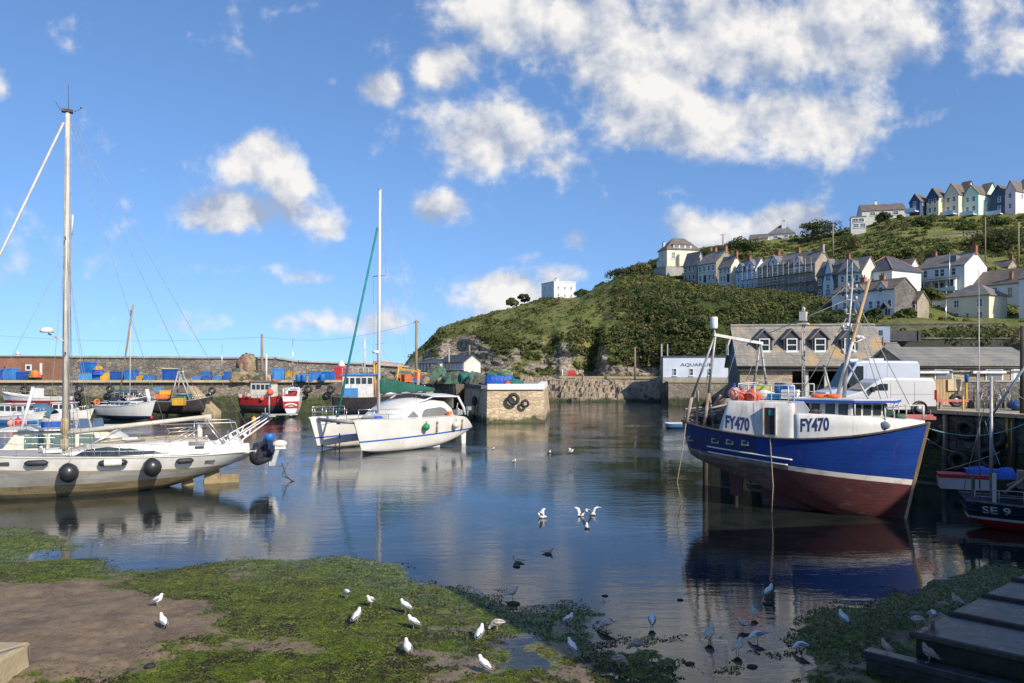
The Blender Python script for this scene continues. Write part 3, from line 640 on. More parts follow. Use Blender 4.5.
def scrub(px,t,r,n,size,mats,wts):
    c=on_hill(px,t); CEN.append((c.x,c.y)); q=clump((c.x,c.y,c.z+r*.1),r,n); VV.append(free3(q,size*(.6+.8*nr.random(n)),q-np.array((c.x,c.y,c.z-r*.5)))); MI.append(np.repeat(nr.choice(mats,p=wts),n))
for k_ in range(9500):
    px=rng.uniform(408,1340) if k_%5==0 else rng.uniform(425,860); t=rng.uniform(.15,5.9) if px>620 else rng.uniform(.15,5.2)
    if k_%3==0: px=rng.uniform(640,1120); t=rng.uniform(3.6,5.98)
    if px>845 and t<1.0: t=rng.uniform(0,1.2)
    rk_=rock_at(px,t)
    if px>828 and t<2.8 and rng.random()<.8: continue
    if rk_>.42: continue
    cov=fb(px*.02,t*1.1,3.3)
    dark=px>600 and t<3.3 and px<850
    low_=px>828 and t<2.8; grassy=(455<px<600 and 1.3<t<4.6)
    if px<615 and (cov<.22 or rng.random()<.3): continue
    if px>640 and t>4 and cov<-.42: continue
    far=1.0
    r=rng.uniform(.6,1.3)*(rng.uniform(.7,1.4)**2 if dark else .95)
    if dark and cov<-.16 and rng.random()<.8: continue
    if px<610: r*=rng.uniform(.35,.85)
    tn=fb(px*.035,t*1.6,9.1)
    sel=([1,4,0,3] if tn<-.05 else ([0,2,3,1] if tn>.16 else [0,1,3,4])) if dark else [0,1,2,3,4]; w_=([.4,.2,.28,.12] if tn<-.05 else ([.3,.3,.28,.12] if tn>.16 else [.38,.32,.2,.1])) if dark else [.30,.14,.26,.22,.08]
    if low_: r*=.55
    dd=on_hill(px,t).y
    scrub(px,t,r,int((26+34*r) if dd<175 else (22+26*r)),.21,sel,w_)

for k_ in range(9000):     # low bracken, gorse and tussocks on the open headland
    px=rng.uniform(412,640); t=rng.uniform(.1,5.6); rk_=rock_at(px,t)
    if rk_>.42 and rng.random()<.9: continue
    tn=fb(px*.05,t*1.4,5.7)
    if tn<.12 and rng.random()<.88: continue
    scrub(px,t,rng.uniform(.22,.55),rng.randint(8,16),.15,[0,1,2,3],[.30,.06,.40,.24] if tn<.25 else [.4,.3,.2,.1])
for k_ in range(3500):
    px=rng.uniform(640,1120); t=rng.uniform(3.6,5.98); scrub(px,t,rng.uniform(.3,.7),rng.randint(8,16),.17,[0,1,2,3],[.3,.15,.33,.22])
# ------------------------------------------------------------------ far shore: rocks, road
px_=np.arange(520,742,.8); rows=np.linspace(0,1,46)
PXs,RR=np.meshgrid(px_,rows)
toe=np.interp(PXs,kx,KD[:,0]); D1=np.minimum(toe-3.0,np.interp(PXs,[520,560,600,650,680,742],[152,143,140,137,134,128])); D0=np.interp(PXs,[520,545,600,660,700,742],[128,130,131,131,129,122])
Dm=D0+(D1-D0)*RR; Zm=-.5+4.3*RR**1.25; X_=(PXs-512)/F*Dm
amp=np.sin(np.clip(RR,0,1)*PI)**.6
r1=vnoise(X_,Dm,.22,301,4); r2=vnoise(X_,Dm,.8,311,4); r3=vnoise(X_,Dm,.35,321,4); Zm=Zm+amp*(r1*5.5+(.28-np.abs(r3))*3.2-np.abs(r2)*2.6+.2+vnoise(X_,Dm,1.7,331,3)*1.6+vnoise(X_*.6,Zm*3,.9,341,3)*1.4); 
Zm=Zm+.30*np.sin(Zm*6.0+vnoise(X_,Dm,.25,351,3)*9)*amp
V=np.stack([X_.ravel(),Dm.ravel(),np.maximum(Zm,-1.2).ravel()],1); n0,n1_=PXs.shape; idx=np.arange(n0*n1_).reshape(n0,n1_)
Fq=np.stack([idx[:-1,:-1].ravel(),idx[:-1,1:].ravel(),idx[1:,1:].ravel(),idx[1:,:-1].ravel()],1)
m,nt,b=nodes('shore_rock'); p=gpos(nt)
c=mixc(nt,ramp(nt,noise(nt,p,.5,7,.65),.38,.62),(.36,.285,.2),(.24,.19,.14)); c=mixc(nt,ramp(nt,noise(nt,p,1.9,6,.7),.52,.66),c,(.10,.085,.065))
wd=mixc(nt,noise(nt,p,2.5,4),(.05,.06,.02),(.03,.03,.02)); kz=ramp(nt,mth(nt,'ADD',sepz(nt,p),mth(nt,'MULTIPLY',noise(nt,p,.4,5),1.6)),1.75,1.05)
nt.links.new(mixc(nt,kz,c,wd),b.inputs['Base Color']); b.inputs['Roughness'].default_value=.9; bump(nt,b,noise(nt,p,2,7,.7),.9,.3)
me=fastmesh('rocky_shore',V,Fq,[m]); o=bpy.data.objects.new('rocky_shore',me); COL.objects.link(o); tag(o,kind='structure')
rd=MB(); pr=[]
for px in range(470,760,10):
    t_=float(np.interp(px,kx,KD[:,0])); f_=float(min(t_-2.6,np.interp(px,[470,520,560,600,650,680,742],[166,152.5,143.4,140.4,137.3,134.3,128]))-.3)
    pr.append(((px-512)/F*f_,f_,(px-512)/F*(t_+1.5),t_+1.5))
for a_,c_ in zip(pr[:-1],pr[1:]):
    rd.add([(a_[0],a_[1],4.0),(c_[0],c_[1],4.0),(c_[2],c_[3],4.05),(a_[2],a_[3],4.05)],[(0,1,2,3)])
tag(rd.build('shore_road',W('road_tar',(.13,.125,.12),(.1,.097,.093),sc=2,rough=.9)),kind='structure')
sw=MB()
for a_,c_ in zip(pr[7:-5],pr[8:-4]): 
    sw.beam((a_[0],a_[1]-.1,4.12),(c_[0],c_[1]-.1,4.12),.4,.42); sw.beam((a_[0],a_[1]+.1,3.4),(c_[0],c_[1]+.1,3.4),.5,1.1,1)
tag(sw.build('sea_wall',[M['sandstone'],M['stone_shore']]),'low pale sea wall edging the shore road above the rocks','wall')

def wall_poly(name,pts,z0,z1,mats,label,cat,top=True,capw=None,batter=0.0,kind=None,parent=None):
    """closed polygon extruded; material 0 sides, 1 top"""
    b=MB(); n=len(pts); cx=sum(p[0] for p in pts)/n; cy=sum(p[1] for p in pts)/n
    lo=[]; 
    for p in pts:
        v=Vector((p[0]-cx,p[1]-cy)).normalized(); lo.append((p[0]+v.x*batter,p[1]+v.y*batter,z0))
    hi=[(p[0],p[1],z1) for p in pts]
    b.add(lo+hi,[(i,(i+1)%n,(i+1)%n+n,i+n) for i in range(n)],0); b.add(hi,[tuple(range(n))],1)
    o=b.build(name,mats,parent); 
    return tag(o,label,cat,kind=kind) if label or kind else o

W('quay_top',(.36,.31,.24),(.27,.235,.185),sc=.5,rough=.95,bmp=.2,streak=(.2,.17,.13),sa=.4)
# left quay, pier and breakwater
lq=thing('stone_quay',(0,0,0),'long rubble stone quay wall at the left, green with weed below the tide line','quay wall')
wall_poly('wall',[(-110,100),(-62,101.5),(-25,102.5),(-9.5,98),(-7.2,94),(-7.2,128),(-4,165),(-60,168),(-110,168)],-1,4.15,[M['stone_quay'],M['quay_top']],None,None,parent=lq)
kb=MB()
for i in range(0,46):
    x0=-95+i*1.86; kb.box((x0+.9,100.45+ (x0+95)*.028+.0,4.22),(1.8,.7,.3),rz=.028)
kb.build('coping',M['sandstone'],lq)
# ramped steps in the quay wall
st=MB(); a0=P(190,386,100.3); a1=P(216,411,97.5)
for i in range(26):
    q=a0.lerp(a1,i/25); st.box((q.x,q.y+.4,q.z-.9),(.30,1.9,1.8))
tag(st.build('stone_steps',M['sandstone']),'worn sandy stone steps slanting down the left quay wall','steps')
pier=thing('pier_head',(0,84,0),'square stone pier head with a white painted top and tyres on its face','pier')
def pl(*pts): return [(x,y-84) for x,y in pts]
wall_poly('wall',pl((-2.75,84.4),(3.55,84.9),(4.6,99),(3.5,126),(-7.0,126),(-5.9,95)),-1,3.72,[M['stone_pier'],M['quay_top']],None,None,batter=.55,parent=pier)
b=MB(); b.beam((-2.75,.55,3.98),(3.55,1.05,3.98),.8,.62); b.beam((3.2,.9,3.97),(4.2,14.5,3.97),.8,.6); b.build('white_coping',M['white_cap'],pier)
b=MB(); b.beam((-3.1,1.6,3.9),(-5.6,10.5,3.9),.7,.42); b.build('coping',M['stone_dark'],pier)
br=thing('breakwater',(-60,112,0),'tall rubble stone breakwater wall running along the skyline at the left','breakwater')
b=MB(); pts=[(-60,113,7.75),(-40,113,7.75),(-20,113.5,7.7),(6,114,7.55),(24,115,7.45),(27,116,6.95),(36,120,6.6),(42,126,6.1)]
for (x0,y0,z0),(x1,y1,z1) in zip(pts[:-1],pts[1:]):
    y0-=112;y1-=112
    b.add([(x0,y0,2),(x1,y1,2),(x1,y1,z1),(x0,y0,z0),(x0,y0+2.2,2),(x1,y1+2.2,2),(x1,y1+2.2,z1),(x0,y0+2.2,z0)],[(0,1,2,3),(3,2,6,7),(5,4,7,6)])
b.build('wall',M['stone_breakwater'],br)
b=MB()
for (x0,y0,z0),(x1,y1,z1) in zip(pts[:-1],pts[1:]): b.beam((x0,y0-112+1,z0+.03),(x1,y1-112+1,z1+.03),2.5,.28)
b.build('capping',M['concrete'],br)
# brick store built against the breakwater
bs=thing('brick_store',(P(-12,381,107)+Vector((0,0,-.1))),'red brick store with a small white window against the breakwater','store')
b=MB(); b.box((3.6,2.5,1.7),(8.2,4.6,3.5)); b.build('wall',M['brick_house'],bs)
b=MB(); b.box((3.6,2.5,3.53),(8.5,4.9,.16)); b.build('roof',M['slate_brown'],bs)
b=MB(); b.box((5.6,.17,2.0),(.86,.1,.86)); f_=b.build('window',M['frame_white'],bs); b=MB(); b.box((5.6,.11,2.0),(.5,.06,.5)); b.build('pane',M['glass'],f_)
b=MB(); b.box((7.35,.16,1.5),(.3,.1,2.2)); b.build('white_board',M['white_wall'],bs)
b=MB(); b.box((2.2,.16,1.9),(.14,.06,.5)); b.build('slit',M['dark_wood'],bs)
lt=thing('lighthouse',P(18,358,190)+Vector((0,0,-6)),'white tip of a small lighthouse peeping above the breakwater','lighthouse')
b=MB(); b.lathe([(.9,0),(.75,5.6),(.95,5.7),(.95,5.9),(.5,5.9),(.5,7.0)],n=10); b.build('tower',M['white_wall'],lt)
b=MB(); b.lathe([(.7,7.0),(.1,7.7)],n=10); b.build('cap',M['white_clean'],lt)

# right quay
qpts=[(33,27.2),(26.1,38.7),(20.2,49),(17.2,56),(20.8,72),(27.5,96),(34,118.5),(25.2,121.8),(25.6,131),(70,131),(95,60),(60,27.2)]
rq=thing('harbour_quay',(0,0,0),'dark stone quay wall behind the blue trawler, with a sandy concrete top','quay wall')
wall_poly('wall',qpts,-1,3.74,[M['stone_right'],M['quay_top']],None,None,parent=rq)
b=MB()
e0,e1=Vector((30.5,31.3,0)),Vector((17.4,55.6,0)); dv=(Vector((26.1,38.7,0))-Vector((33,27.2,0))).normalized()
def edge_pt(s):   # distance along the quay front from (33,27.2)
    P0=[Vector((x,y,0)) for x,y in qpts[:5]]
    for a_,c_ in zip(P0[:-1],P0[1:]):
        L=(c_-a_).length
        if s<=L: return a_+(c_-a_)*(s/L),(c_-a_).normalized()
        s-=L
    return P0[-1],(P0[-1]-P0[-2]).normalized()
for i in range(38):
    q,t_=edge_pt(i*.98+.45); b.box((q.x,q.y,3.80),(.95,.62,.2),rz=math.atan2(t_.y,t_.x))
b.build('coping',M['sandstone'],rq)

# ------------------------------------------------------------------ houses
WC={}
def window_mesh(w,h,pane='glass',sash=True):
    k=(round(w,2),round(h,2),pane,sash)
    if k in WC: return WC[k]
    b=MB(); t=.075
    b.box((0,-.035,h/2-t/2),(w,.11,t)); b.box((0,-.035,-h/2+t/2),(w,.11,t)); b.box((-w/2+t/2,-.035,0),(t,.108,h-2*t)); b.box((w/2-t/2,-.035,0),(t,.108,h-2*t))
    if sash: b.box((0,-.03,0),(w-2*t,.075,.07))
    if w>.95: b.box((0,-.028,0),(.06,.07,h-2*t))
    b.box((0,-.07,-h/2-.05),(w+.16,.2,.09))
    f=b.build('window',M['frame_white']); q=MB(); q.box((0,-.012,0),(w-2*t,.03,h-2*t)); p=q.build('pane',M[pane],f)
    WC[k]=(f,False); return WC[k]
def add_window(parent,loc,rz,w,h,pane='glass',sash=True):
    k=(round(w,2),round(h,2),pane,sash); f,used=window_mesh(w,h,pane,sash)
    if not used: WC[k]=(f,True); o=f; o.parent=parent
    else: o=copy_tree(f,parent)
    o.location=loc; o.rotation_euler=(0,0,rz); return o
HFP=[]
def house(name,label,cat,xs,ys_,D,a,wall,roof,style='x',wins=(),chim=(),dorm=(),doors=(),group=None,found=4.0,gable=None,over=.25,depth=None,keep=True):
    xL,xC,xR=xs; yB,yE,yR=ys_; a=rad(a); ca,sa=math.cos(a),math.sin(a)
    C=P(xC,yB,D); k=(xL-512)/F; s=(C.x-k*C.y)/(ca+k*sa); kr=(xR-512)/F
    t=depth or (kr*C.y-C.x)/(sa-kr*ca); t=max(3.0,min(t,14))
    H=(yB-yE)/F*D; Dr=D+(s*.5*sa if style=='y' else t*.5*ca)+(s*.5*sa if style=='hip' else 0); R=max(H+.5,CZ-(yR-HY)/F*Dr-C.z)
    L=C+Vector((-ca*s,sa*s,0)); Wd=s; Dp=t
    h=thing(name,L,label,cat,-a,group); HFP.append((L,a,Wd,Dp))
    b=MB()
    if style in('hip','flat'): b.b2((0,0,-found),(Wd,Dp,H))
    elif style=='x': b.prism([(0,-found),(Dp,-found),(Dp,H),(Dp/2,R-.18),(0,H)],0,Wd,'x')
    else: b.prism([(0,-found),(Wd,-found),(Wd,H),(Wd/2,R-.18),(0,H)],0,Dp,'y')
    ms=[M[wall]]
    o=b.build('wall',ms,h)
    if gable:   # other stone on the gable end
        ms=[M[wall],M[gable]]; o.data.materials.append(M[gable])
        for p_ in o.data.polygons:
            if p_.normal.x>.8: p_.material_index=1
    b=MB(); th=.17
    def sec(wd):
        sl=(R-H)/(wd/2); e=over
        return [(-e,H-e*sl+.02),(wd/2,R),(wd+e,H-e*sl+.02),(wd+e,H-e*sl-th),(wd/2,R-th-.05),(-e,H-e*sl-th)]
    if style=='x': b.prism(sec(Dp),-.16,Wd+.16,'x')
    elif style=='y': b.prism(sec(Wd),-.2,Dp+.16,'y')
    elif style=='hip':
        e=over+.1; q=min(Wd,Dp)/2; 
        r0,r1=((q,Dp/2),(Wd-q,Dp/2)) if Wd>=Dp else ((Wd/2,q),(Wd/2,Dp-q))
        if abs(Wd-Dp)<.8: r0,r1=((Wd/2-.5,Dp/2),(Wd/2+.5,Dp/2))
        z=H-.05; B=[(-e,-e,z),(Wd+e,-e,z),(Wd+e,Dp+e,z),(-e,Dp+e,z)]; T=[(*r0,R),(*r1,R)]
        B2=[(x,y,z-.14) for x,y,_ in B]
        fs=[(0,1,5,4),(1,2,5),(2,3,4,5),(3,0,4)] if Wd>=Dp else [(0,1,4),(1,2,5,4),(2,3,5),(3,0,4,5)]
        b.add(B+T,fs); b.add(B+B2,[(0,1,5,4),(1,2,6,5),(2,3,7,6),(3,0,4,7),(4,5,6,7)])
    else:
        b.b2((-.15,-.15,H),(Wd+.15,Dp+.15,H+.22))
    rf=b.build('roof',M[roof],h)
    for c in chim:
        u,v,hh,mat=c[:4]; w_=c[4] if len(c)>4 else .75
        x,y=u*Wd,v*Dp
        zt=(R-abs(y-Dp/2)/(Dp/2)*(R-H)) if style in('x','hip') else ((R-abs(x-Wd/2)/(Wd/2)*(R-H)) if style=='y' else H)
        b=MB(); b.b2((x-w_/2,y-w_*.36,zt-.8),(x+w_/2,y+w_*.36,zt+hh)); b.b2((x-w_/2-.07,y-w_*.36-.07,zt+hh),(x+w_/2+.07,y+w_*.36+.07,zt+hh+.12))
        ch=b.build('chimney',M[mat],rf)
        b=MB()
        for dx in ((-.2,.2) if w_>.6 else (0,)): b.lathe([(.12,0),(.10,.45),(.13,.47)],(x+dx,y,zt+hh+.12),n=8)
        b.build('chimney_pot',M['terracotta'],ch)
    for (u,w_,zb,zp,mat,depthf) in dorm:     # gabled wall dormer on the front: width, wall base and peak as heights
        x=u*Wd; ze=zb+(zp-zb)*.45; yb=min(Dp*.5,(zp-H)/((R-H)/(Dp/2))+.1) if style=='x' else 1.0
        b=MB(); b.prism([(x-w_/2,zb),(x+w_/2,zb),(x+w_/2,ze),(x,zp-.12),(x-w_/2,ze)],-.06,yb,'y'); d_=b.build('dormer',M[mat],h)
        b=MB(); b.prism([(x-w_/2-.18,ze-.14),(x,zp),(x+w_/2+.18,ze-.14),(x+w_/2+.18,ze-.26),(x,zp-.14),(x-w_/2-.18,ze-.26)],-.2,yb,'y'); b.build('dormer_roof',M[roof],d_)
        if zp-zb>1.2: add_window(h,(x,-.07,zb+(zp-zb)*.36),0,min(.8,w_*.5),min(1.0,(zp-zb)*.5))
    for w_ in wins:
        face,us,zs,ww,wh=w_[:5]; pane=w_[5] if len(w_)>5 else 'glass'
        for z in zs:
            for u in us:
                if face=='f': add_window(h,(u*Wd,-.01,z*H),0,ww,wh,pane)
                else: add_window(h,(Wd+.01,u*Dp,z*H),PI/2,ww,wh,pane)
    for (face,u,ww,wh,mat) in doors:
        b=MB(); b.box((0,-.03,wh/2),(ww+.2,.06,wh+.12)); 
        dr=b.build('door',M['frame_white'],h,loc=(u*Wd,-.01,.05) if face=='f' else (Wd+.01,u*Dp,.05),rot=(0,0,0 if face=='f' else PI/2))
        b=MB(); b.box((0,-.06,wh/2),(ww,.05,wh-.05)); b.build('leaf',M[mat],dr)
    h['_W']=Wd; h['_D']=Dp; h['_H']=H; h['_R']=R
    return h
def dims(h):
    r=(h['_W'],h['_D'],h['_H'],h['_R']); return r
G1='terraced houses along the hillside'
h=house('grey_house','small grey rendered house at the left end of the hillside terrace','house',(683.5,696.5,704.5),(281,263,251),203,60,'grey_render','slate_grey',wins=[('f',[.2,.5,.8],[.25,.72],.85,1.35)],group=G1)
h=house('white_house','pale front terrace house with a stone gable and orange chimneys','house',(698,716,736),(281.5,261.5,249.5),194,60,'offwhite_wall','slate_grey',wins=[('f',[.12,.36,.62,.86],[.72],.8,1.4),('f',[.14,.66,.88],[.25],.85,1.4),('g',[.3],[.75],.5,1.0)],chim=[(.96,.5,.8,'terracotta',.9),(.12,.5,.9,'terracotta',.9),(.4,.5,.8,'terracotta',.9)],doors=[('f',.4,.9,2.0,'dark_wood')],gable='stone_house',group=G1)
h=house('cottage','lower pale terrace cottage with a sunny cream gable beside the blue house','house',(718.5,731,742),(282,265.5,255),186,60,'offwhite_wall','slate_grey',wins=[('f',[.2,.55,.85],[.72],.8,1.2),('f',[.25,.5],[.25],.8,1.3)],doors=[('f',.8,.9,2.0,'dark_wood')],chim=[(.97,.5,.8,'brick_red',.8)],gable='cream_wall',group=G1)
h=house('blue_house','tall sky blue terrace house with two pointed dormers','house',(736,755.5,767),(289,268,257),179,60,'blue_wall','slate_grey',wins=[('f',[.15,.38,.62,.86],[.2,.52,.83],.65,1.15)],dorm=[(.22,2.2,4.6,6.7,'blue_wall',.5),(.72,2.4,4.6,7.3,'pale_blue_wall',.5)],chim=[(.4,.5,.7,'brick_red',.8)],gable='pale_blue_wall',group=G1)
h=house('tall_house','left half of the tall stone terrace wrapped in scaffolding','house',(757.5,787,790),(289,263,252),172,60,'stone_house','slate_grey',wins=[('f',[.14,.38,.62,.86],[.15,.48,.8],.85,1.25)],dorm=[(.55,2.4,5.4,8.1,'pale_blue_wall',.5)],chim=[(.3,.5,.9,'brick_red',.9),(.98,.5,.9,'brick_red',.9)],depth=8,group=G1)
h=house('tall_house','right half of the tall scaffolded terrace, with a sunny brown stone gable','house',(787,815,831),(292,262,249.5),164,60,'stone_house','slate_grey',wins=[('f',[.14,.38,.62,.86],[.15,.48,.8],.85,1.25,),('g',[.3],[.6],.6,1.2)],dorm=[(.4,2.4,5.4,8.3,'pale_blue_wall',.5)],chim=[(.97,.5,1.0,'stone_house',.9)],group=G1)
SCAF_W,SCAF_H=dims(h)[0],dims(h)[2]; SC_LOC=h.location.copy(); SC_A=rad(60)
sc=thing('scaffolding',SC_LOC,'steel scaffolding with plank decks along the tall stone terrace','scaffold',-SC_A)
for k_ in range(14):
    x=-12+k_*(12+SCAF_W)/13; b=MB(); b.tube([(x,-1.25,-2.5),(x,-1.25,SCAF_H+.9)],.055,n=5); b.build('pole',M['galv'],sc)
for z in (.1,2.2,4.3):
    b=MB(); b.b2((-12.3,-1.35,z),(SCAF_W+.3,-.5,z+.09)); b.build('deck',M['wood_old'],sc)
    b=MB(); b.tube([(-12.3,-1.3,z+1.0),(SCAF_W+.3,-1.3,z+1.0)],.045,n=5); b.tube([(-12.3,-1.3,z+.5),(SCAF_W+.3,-1.3,z+.5)],.045,n=5); b.build('guard_rail',M['galv'],sc)
h=house('bay_house','dark stone house with a tall white bay under a pointed roof','house',(817,838,851),(299,272,259),156,60,'stone_dark','slate_grey',wins=[('f',[.15],[.3,.7],.7,1.3)],dorm=[(.55,2.6,-.5,8.6,'pale_blue_wall',.5)],group=G1)
add_window(h,(dims(h)[0]*.55,-.07,4.6),0,1.2,1.5,'glass_blue'); add_window(h,(dims(h)[0]*.55,-.07,1.5),0,1.2,1.5,'glass_blue')
h=house('gabled_house','pale house with a sharp sunlit dormer behind the trawler masts','house',(838,862,878),(296,270,256),150,60,'offwhite_wall','slate_grey',wins=[('f',[.2,.5,.8],[.35,.72],.8,1.3)],dorm=[(.6,2.6,4.2,7.4,'offwhite_wall',.5)],chim=[(.1,.5,.9,'brick_red')],group=G1)
h=house('hipped_house','square white house with a dark hipped roof and orange ridge tiles','house',(857,892,918.5),(303,269,256.5),148,60,'white_wall','slate_dark',style='hip',wins=[('f',[.45,.72],[.68],.9,1.2),('f',[.2],[.62],.7,.9)],depth=9.5)
b=MB(); W_,D_,H_,R_=dims(h); q=min(W_,D_)/2
for a0,a1 in (((W_+.3,-.3,H_),(W_-q if W_>=D_ else W_/2,D_/2 if W_>=D_ else q,R_)),((-.3,-.3,H_),(q if W_>=D_ else W_/2,D_/2 if W_>=D_ else q,R_)),((W_+.3,D_+.3,H_),(W_-q if W_>=D_ else W_/2,D_/2 if W_>=D_ else D_-q,R_))): b.tube([a0,a1],.13,n=6)
b.build('ridge_tiles',M['terracotta'],h)
h=house('white_terrace','row of white cottages with small dormers and a grey stone gable end','house',(832,894.5,915.5),(320.5,287.5,277),130,60,'white_wall','slate_brown',wins=[('f',[.08,.22,.36,.5],[.55],.7,1.2),('f',[.64,.76,.93],[.52],.75,1.4),('f',[.1,.25,.4,.55,.78],[.18],.75,1.1)],dorm=[(.2,2.0,4.6,6.7,'white_wall',.5),(.46,2.0,4.6,6.8,'white_wall',.5),(.8,2.0,4.6,7.0,'white_wall',.5)],chim=[(.35,.5,.6,'terracotta',.9),(.66,.5,.6,'terracotta',.9)],doors=[('f',.9,.9,2.0,'navy_wall')],gable='stone_dark',found=2)
b=MB(); W_=dims(h)[0]; b.prism([(W_*.84,2.2),(W_*.9,3.2),(W_*.96,2.2),(W_*.96,2.05),(W_*.9,3.0),(W_*.84,2.05)],-1.2,0,'y'); b.box((W_*.845,-1.1,1.1),(.12,.12,2.2)); b.box((W_*.955,-1.1,1.1),(.12,.12,2.2)); b.build('porch',M['slate_dark'],h)
b=MB(); b.prism([(0,2.45),(-1.3,2.0),(-1.3,1.9),(0,2.3)],-.1,W_*.5,'x'); b.build('veranda_roof',M['slate_dark'],h)
h=house('stone_outhouse','small brown stone outhouse beside the row of white cottages','outbuilding',(907,917,929),(319,300,290.5),132,60,'stone_house','slate_brown',wins=[('f',[.5],[.62],1.4,1.0)],found=2)
h=house('veranda_house','large white house with a bright gable end and a veranda across its front','house',(918,964.5,987),(291,263.5,251),156,60,'white_wall','slate_grey',wins=[('f',[.17,.42,.54,.78],[.75],.95,1.55),('f',[.42,.53],[.25],.95,1.5)],chim=[(.965,.5,1.1,'brick_red',1.1),(.12,.5,.8,'brick_red',.8)],doors=[('f',.13,1.0,2.1,'dark_wood')])
W_,D_,H_,R_=dims(h)
b=MB(); b.prism([(.02,3.1),(-1.7,2.55),(-1.7,2.4),(.02,2.95)],.5,W_*.9,'x'); b.build('veranda_roof',M['slate_grey'],h)
for k_ in range(6): b=MB(); x=.7+k_*(W_*.88-.8)/5; b.box((x,-1.55,1.0),(.12,.12,2.95)); b.build('veranda_post',M['frame_white'],h)
b=MB(); b.b2((.4,-1.62,.2),(W_*.9,-1.5,.95)); b.build('veranda_rail',M['pale_blue_wall'],h)
b=MB(); b.b2((W_*.7,-1.0,.3),(W_*.86,0,2.6)); o=b.build('bay',M['frame_white'],h); b=MB(); b.b2((W_*.715,-1.03,1.1),(W_*.845,-1.0,2.4)); b.build('pane',M['glass_blue'],o)
b=MB(); b.b2((W_*.64,1.2,H_+.2),(W_*.76,3.2,H_+2.1)); o=b.build('dormer',M['slate_grey'],h); b=MB(); b.b2((W_*.655,1.16,H_+.9),(W_*.745,1.2,H_+1.95)); b.build('pane',M['glass_blue'],o)
h=house('cream_house','cream rendered house with a hipped grey roof above the quay sheds','house',(945,989,1007),(324,294,284.5),138,60,'cream_wall','slate_grey',style='hip',wins=[('f',[.27,.8],[.74,.30],1.0,1.45,'glass_blue'),('f',[.53],[.32],.6,1.0,'glass_blue')],found=2)
h=house('cream_annex','low cream annex with a balcony at the left of the cream house','annex',(930,945,951),(323,300,296),146.5,60,'cream_wall','slate_grey',style='flat',wins=[('f',[.6],[.6],.9,1.9,'glass_blue')],found=2,depth=3)
b=MB(); b.b2((-.2,-.9,1.4),(dims(h)[0],0,1.55)); b.b2((-.2,-.9,1.55),(dims(h)[0],-.84,2.4)); b.build('balcony',M['dark_wood'],h)
h=house('brown_roof_house','long white house with a low brown roof at the right edge','house',(966,1026,1050),(318,281,266),148,62,'white_wall','slate_brown',wins=[('f',[.12,.3,.5],[.83],1.1,1.0,'glass_blue'),('f',[.75],[.72],1.0,2.2),('f',[.6,.9],[.25],.9,1.4)],chim=[(.72,.12,1.3,'terracotta',.6)],found=3)
h=house('edge_house','white house cut off by the right edge of the view','house',(1019,1050,1070),(318,275,262),132,60,'white_wall','slate_grey',wins=[('f',[.3,.7],[.3,.7],.9,1.4,'glass_blue')],found=3)
h=house('grey_house','small grey house with pale roofs tucked behind the square white house','house',(896,910,920),(276,266.5,258),170,60,'offwhite_wall','slate_grey',wins=[('f',[.3,.7],[.6],.8,1.2)])
h=house('cottage','pale cottage behind the veranda house at its left','house',(905,919,926),(283,272,266),168,60,'offwhite_wall','slate_grey',wins=[('f',[.3,.7],[.6],.8,1.2)],chim=[(.1,.5,.8,'brick_red')])
h=house('stone_cottage','sandy stone cottage half hidden on the slope by the tall thin pole','house',(990,1008,1018),(276,266,259),176,60,'stone_house','slate_brown',wins=[('f',[.3,.7],[.6],.8,1.2)],chim=[(.9,.5,.8,'brick_red')])
# top row
G2='gabled houses along the hilltop'
T=[((909.5,920,928),(211,200,193.5),'navy_wall','navy blue gabled house at the left end of the hilltop row',[.5]),
   ((926.5,938.5,947),(214.5,195.5,187.5),'yellow_wall','pale yellow gabled house with a navy top on the hilltop',[.3,.7]),
   ((944,958.5,976),(213.5,193,183),'cream_wall','tall cream gabled house in the middle of the hilltop row',[.3,.7]),
   ((963,978.5,998),(214,192.5,184.5),'mint_wall','mint green gabled house on the hilltop',[.3,.7]),
   ((990.5,1005.5,1012),(213.5,193,184.5),'navy_wall','navy blue gabled house between mint and pink houses on the hilltop',[.6]),
   ((1005,1015.5,1034),(212,189,180),'pink_wall','pink house at the right end of the hilltop row',[.5])]
for i,(xs_,yy_,wl,lb,us) in enumerate(T):
    h=house('gabled_house',lb,'house',xs_,yy_,232-i*2.5,60,wl,'slate_brown',style='y',wins=[('f',us,[.3,.75],.9,1.5,'glass_blue'),('g',[.35],[.75],.8,1.1)],group=G2)
    W_,D_,H_,R_=dims(h)
    if i==1:
        b=MB(); b.prism([(-.03,H_*.74),(W_+.03,H_*.74),(W_+.03,H_),(W_/2,R_-.2),(-.03,H_)],-.04,.3,'y'); b.build('cladding',M['navy_wall'],h)
    if i in(2,3,5):   # side gable facing the sun
        b=MB(); b.prism([(D_*.4,H_-.3),(D_+.1,H_-.3),(D_+.1,H_+.2),(D_*.7,R_+.9),(D_*.4,H_+.2)],W_*.5,W_+.04,'x'); o=b.build('side_gable',M[wl],h)
        b=MB(); b.prism([(D_*.4-.25,H_),(D_*.7,R_+1.1),(D_+.35,H_),(D_+.35,H_-.15),(D_*.7,R_+.92),(D_*.4-.25,H_-.15)],W_*.4,W_+.25,'x'); b.build('side_roof',M['slate_brown'],o)
    if i in(0,2,3,4):
        b=MB(); b.b2((-.4,-2.0,-.2),(W_*.9,-.02,.1)); b.b2((-.4,-2.0,.1),(W_*.9,-1.93,1.0)); b.build('balcony',M['pale_blue_wall'],h)
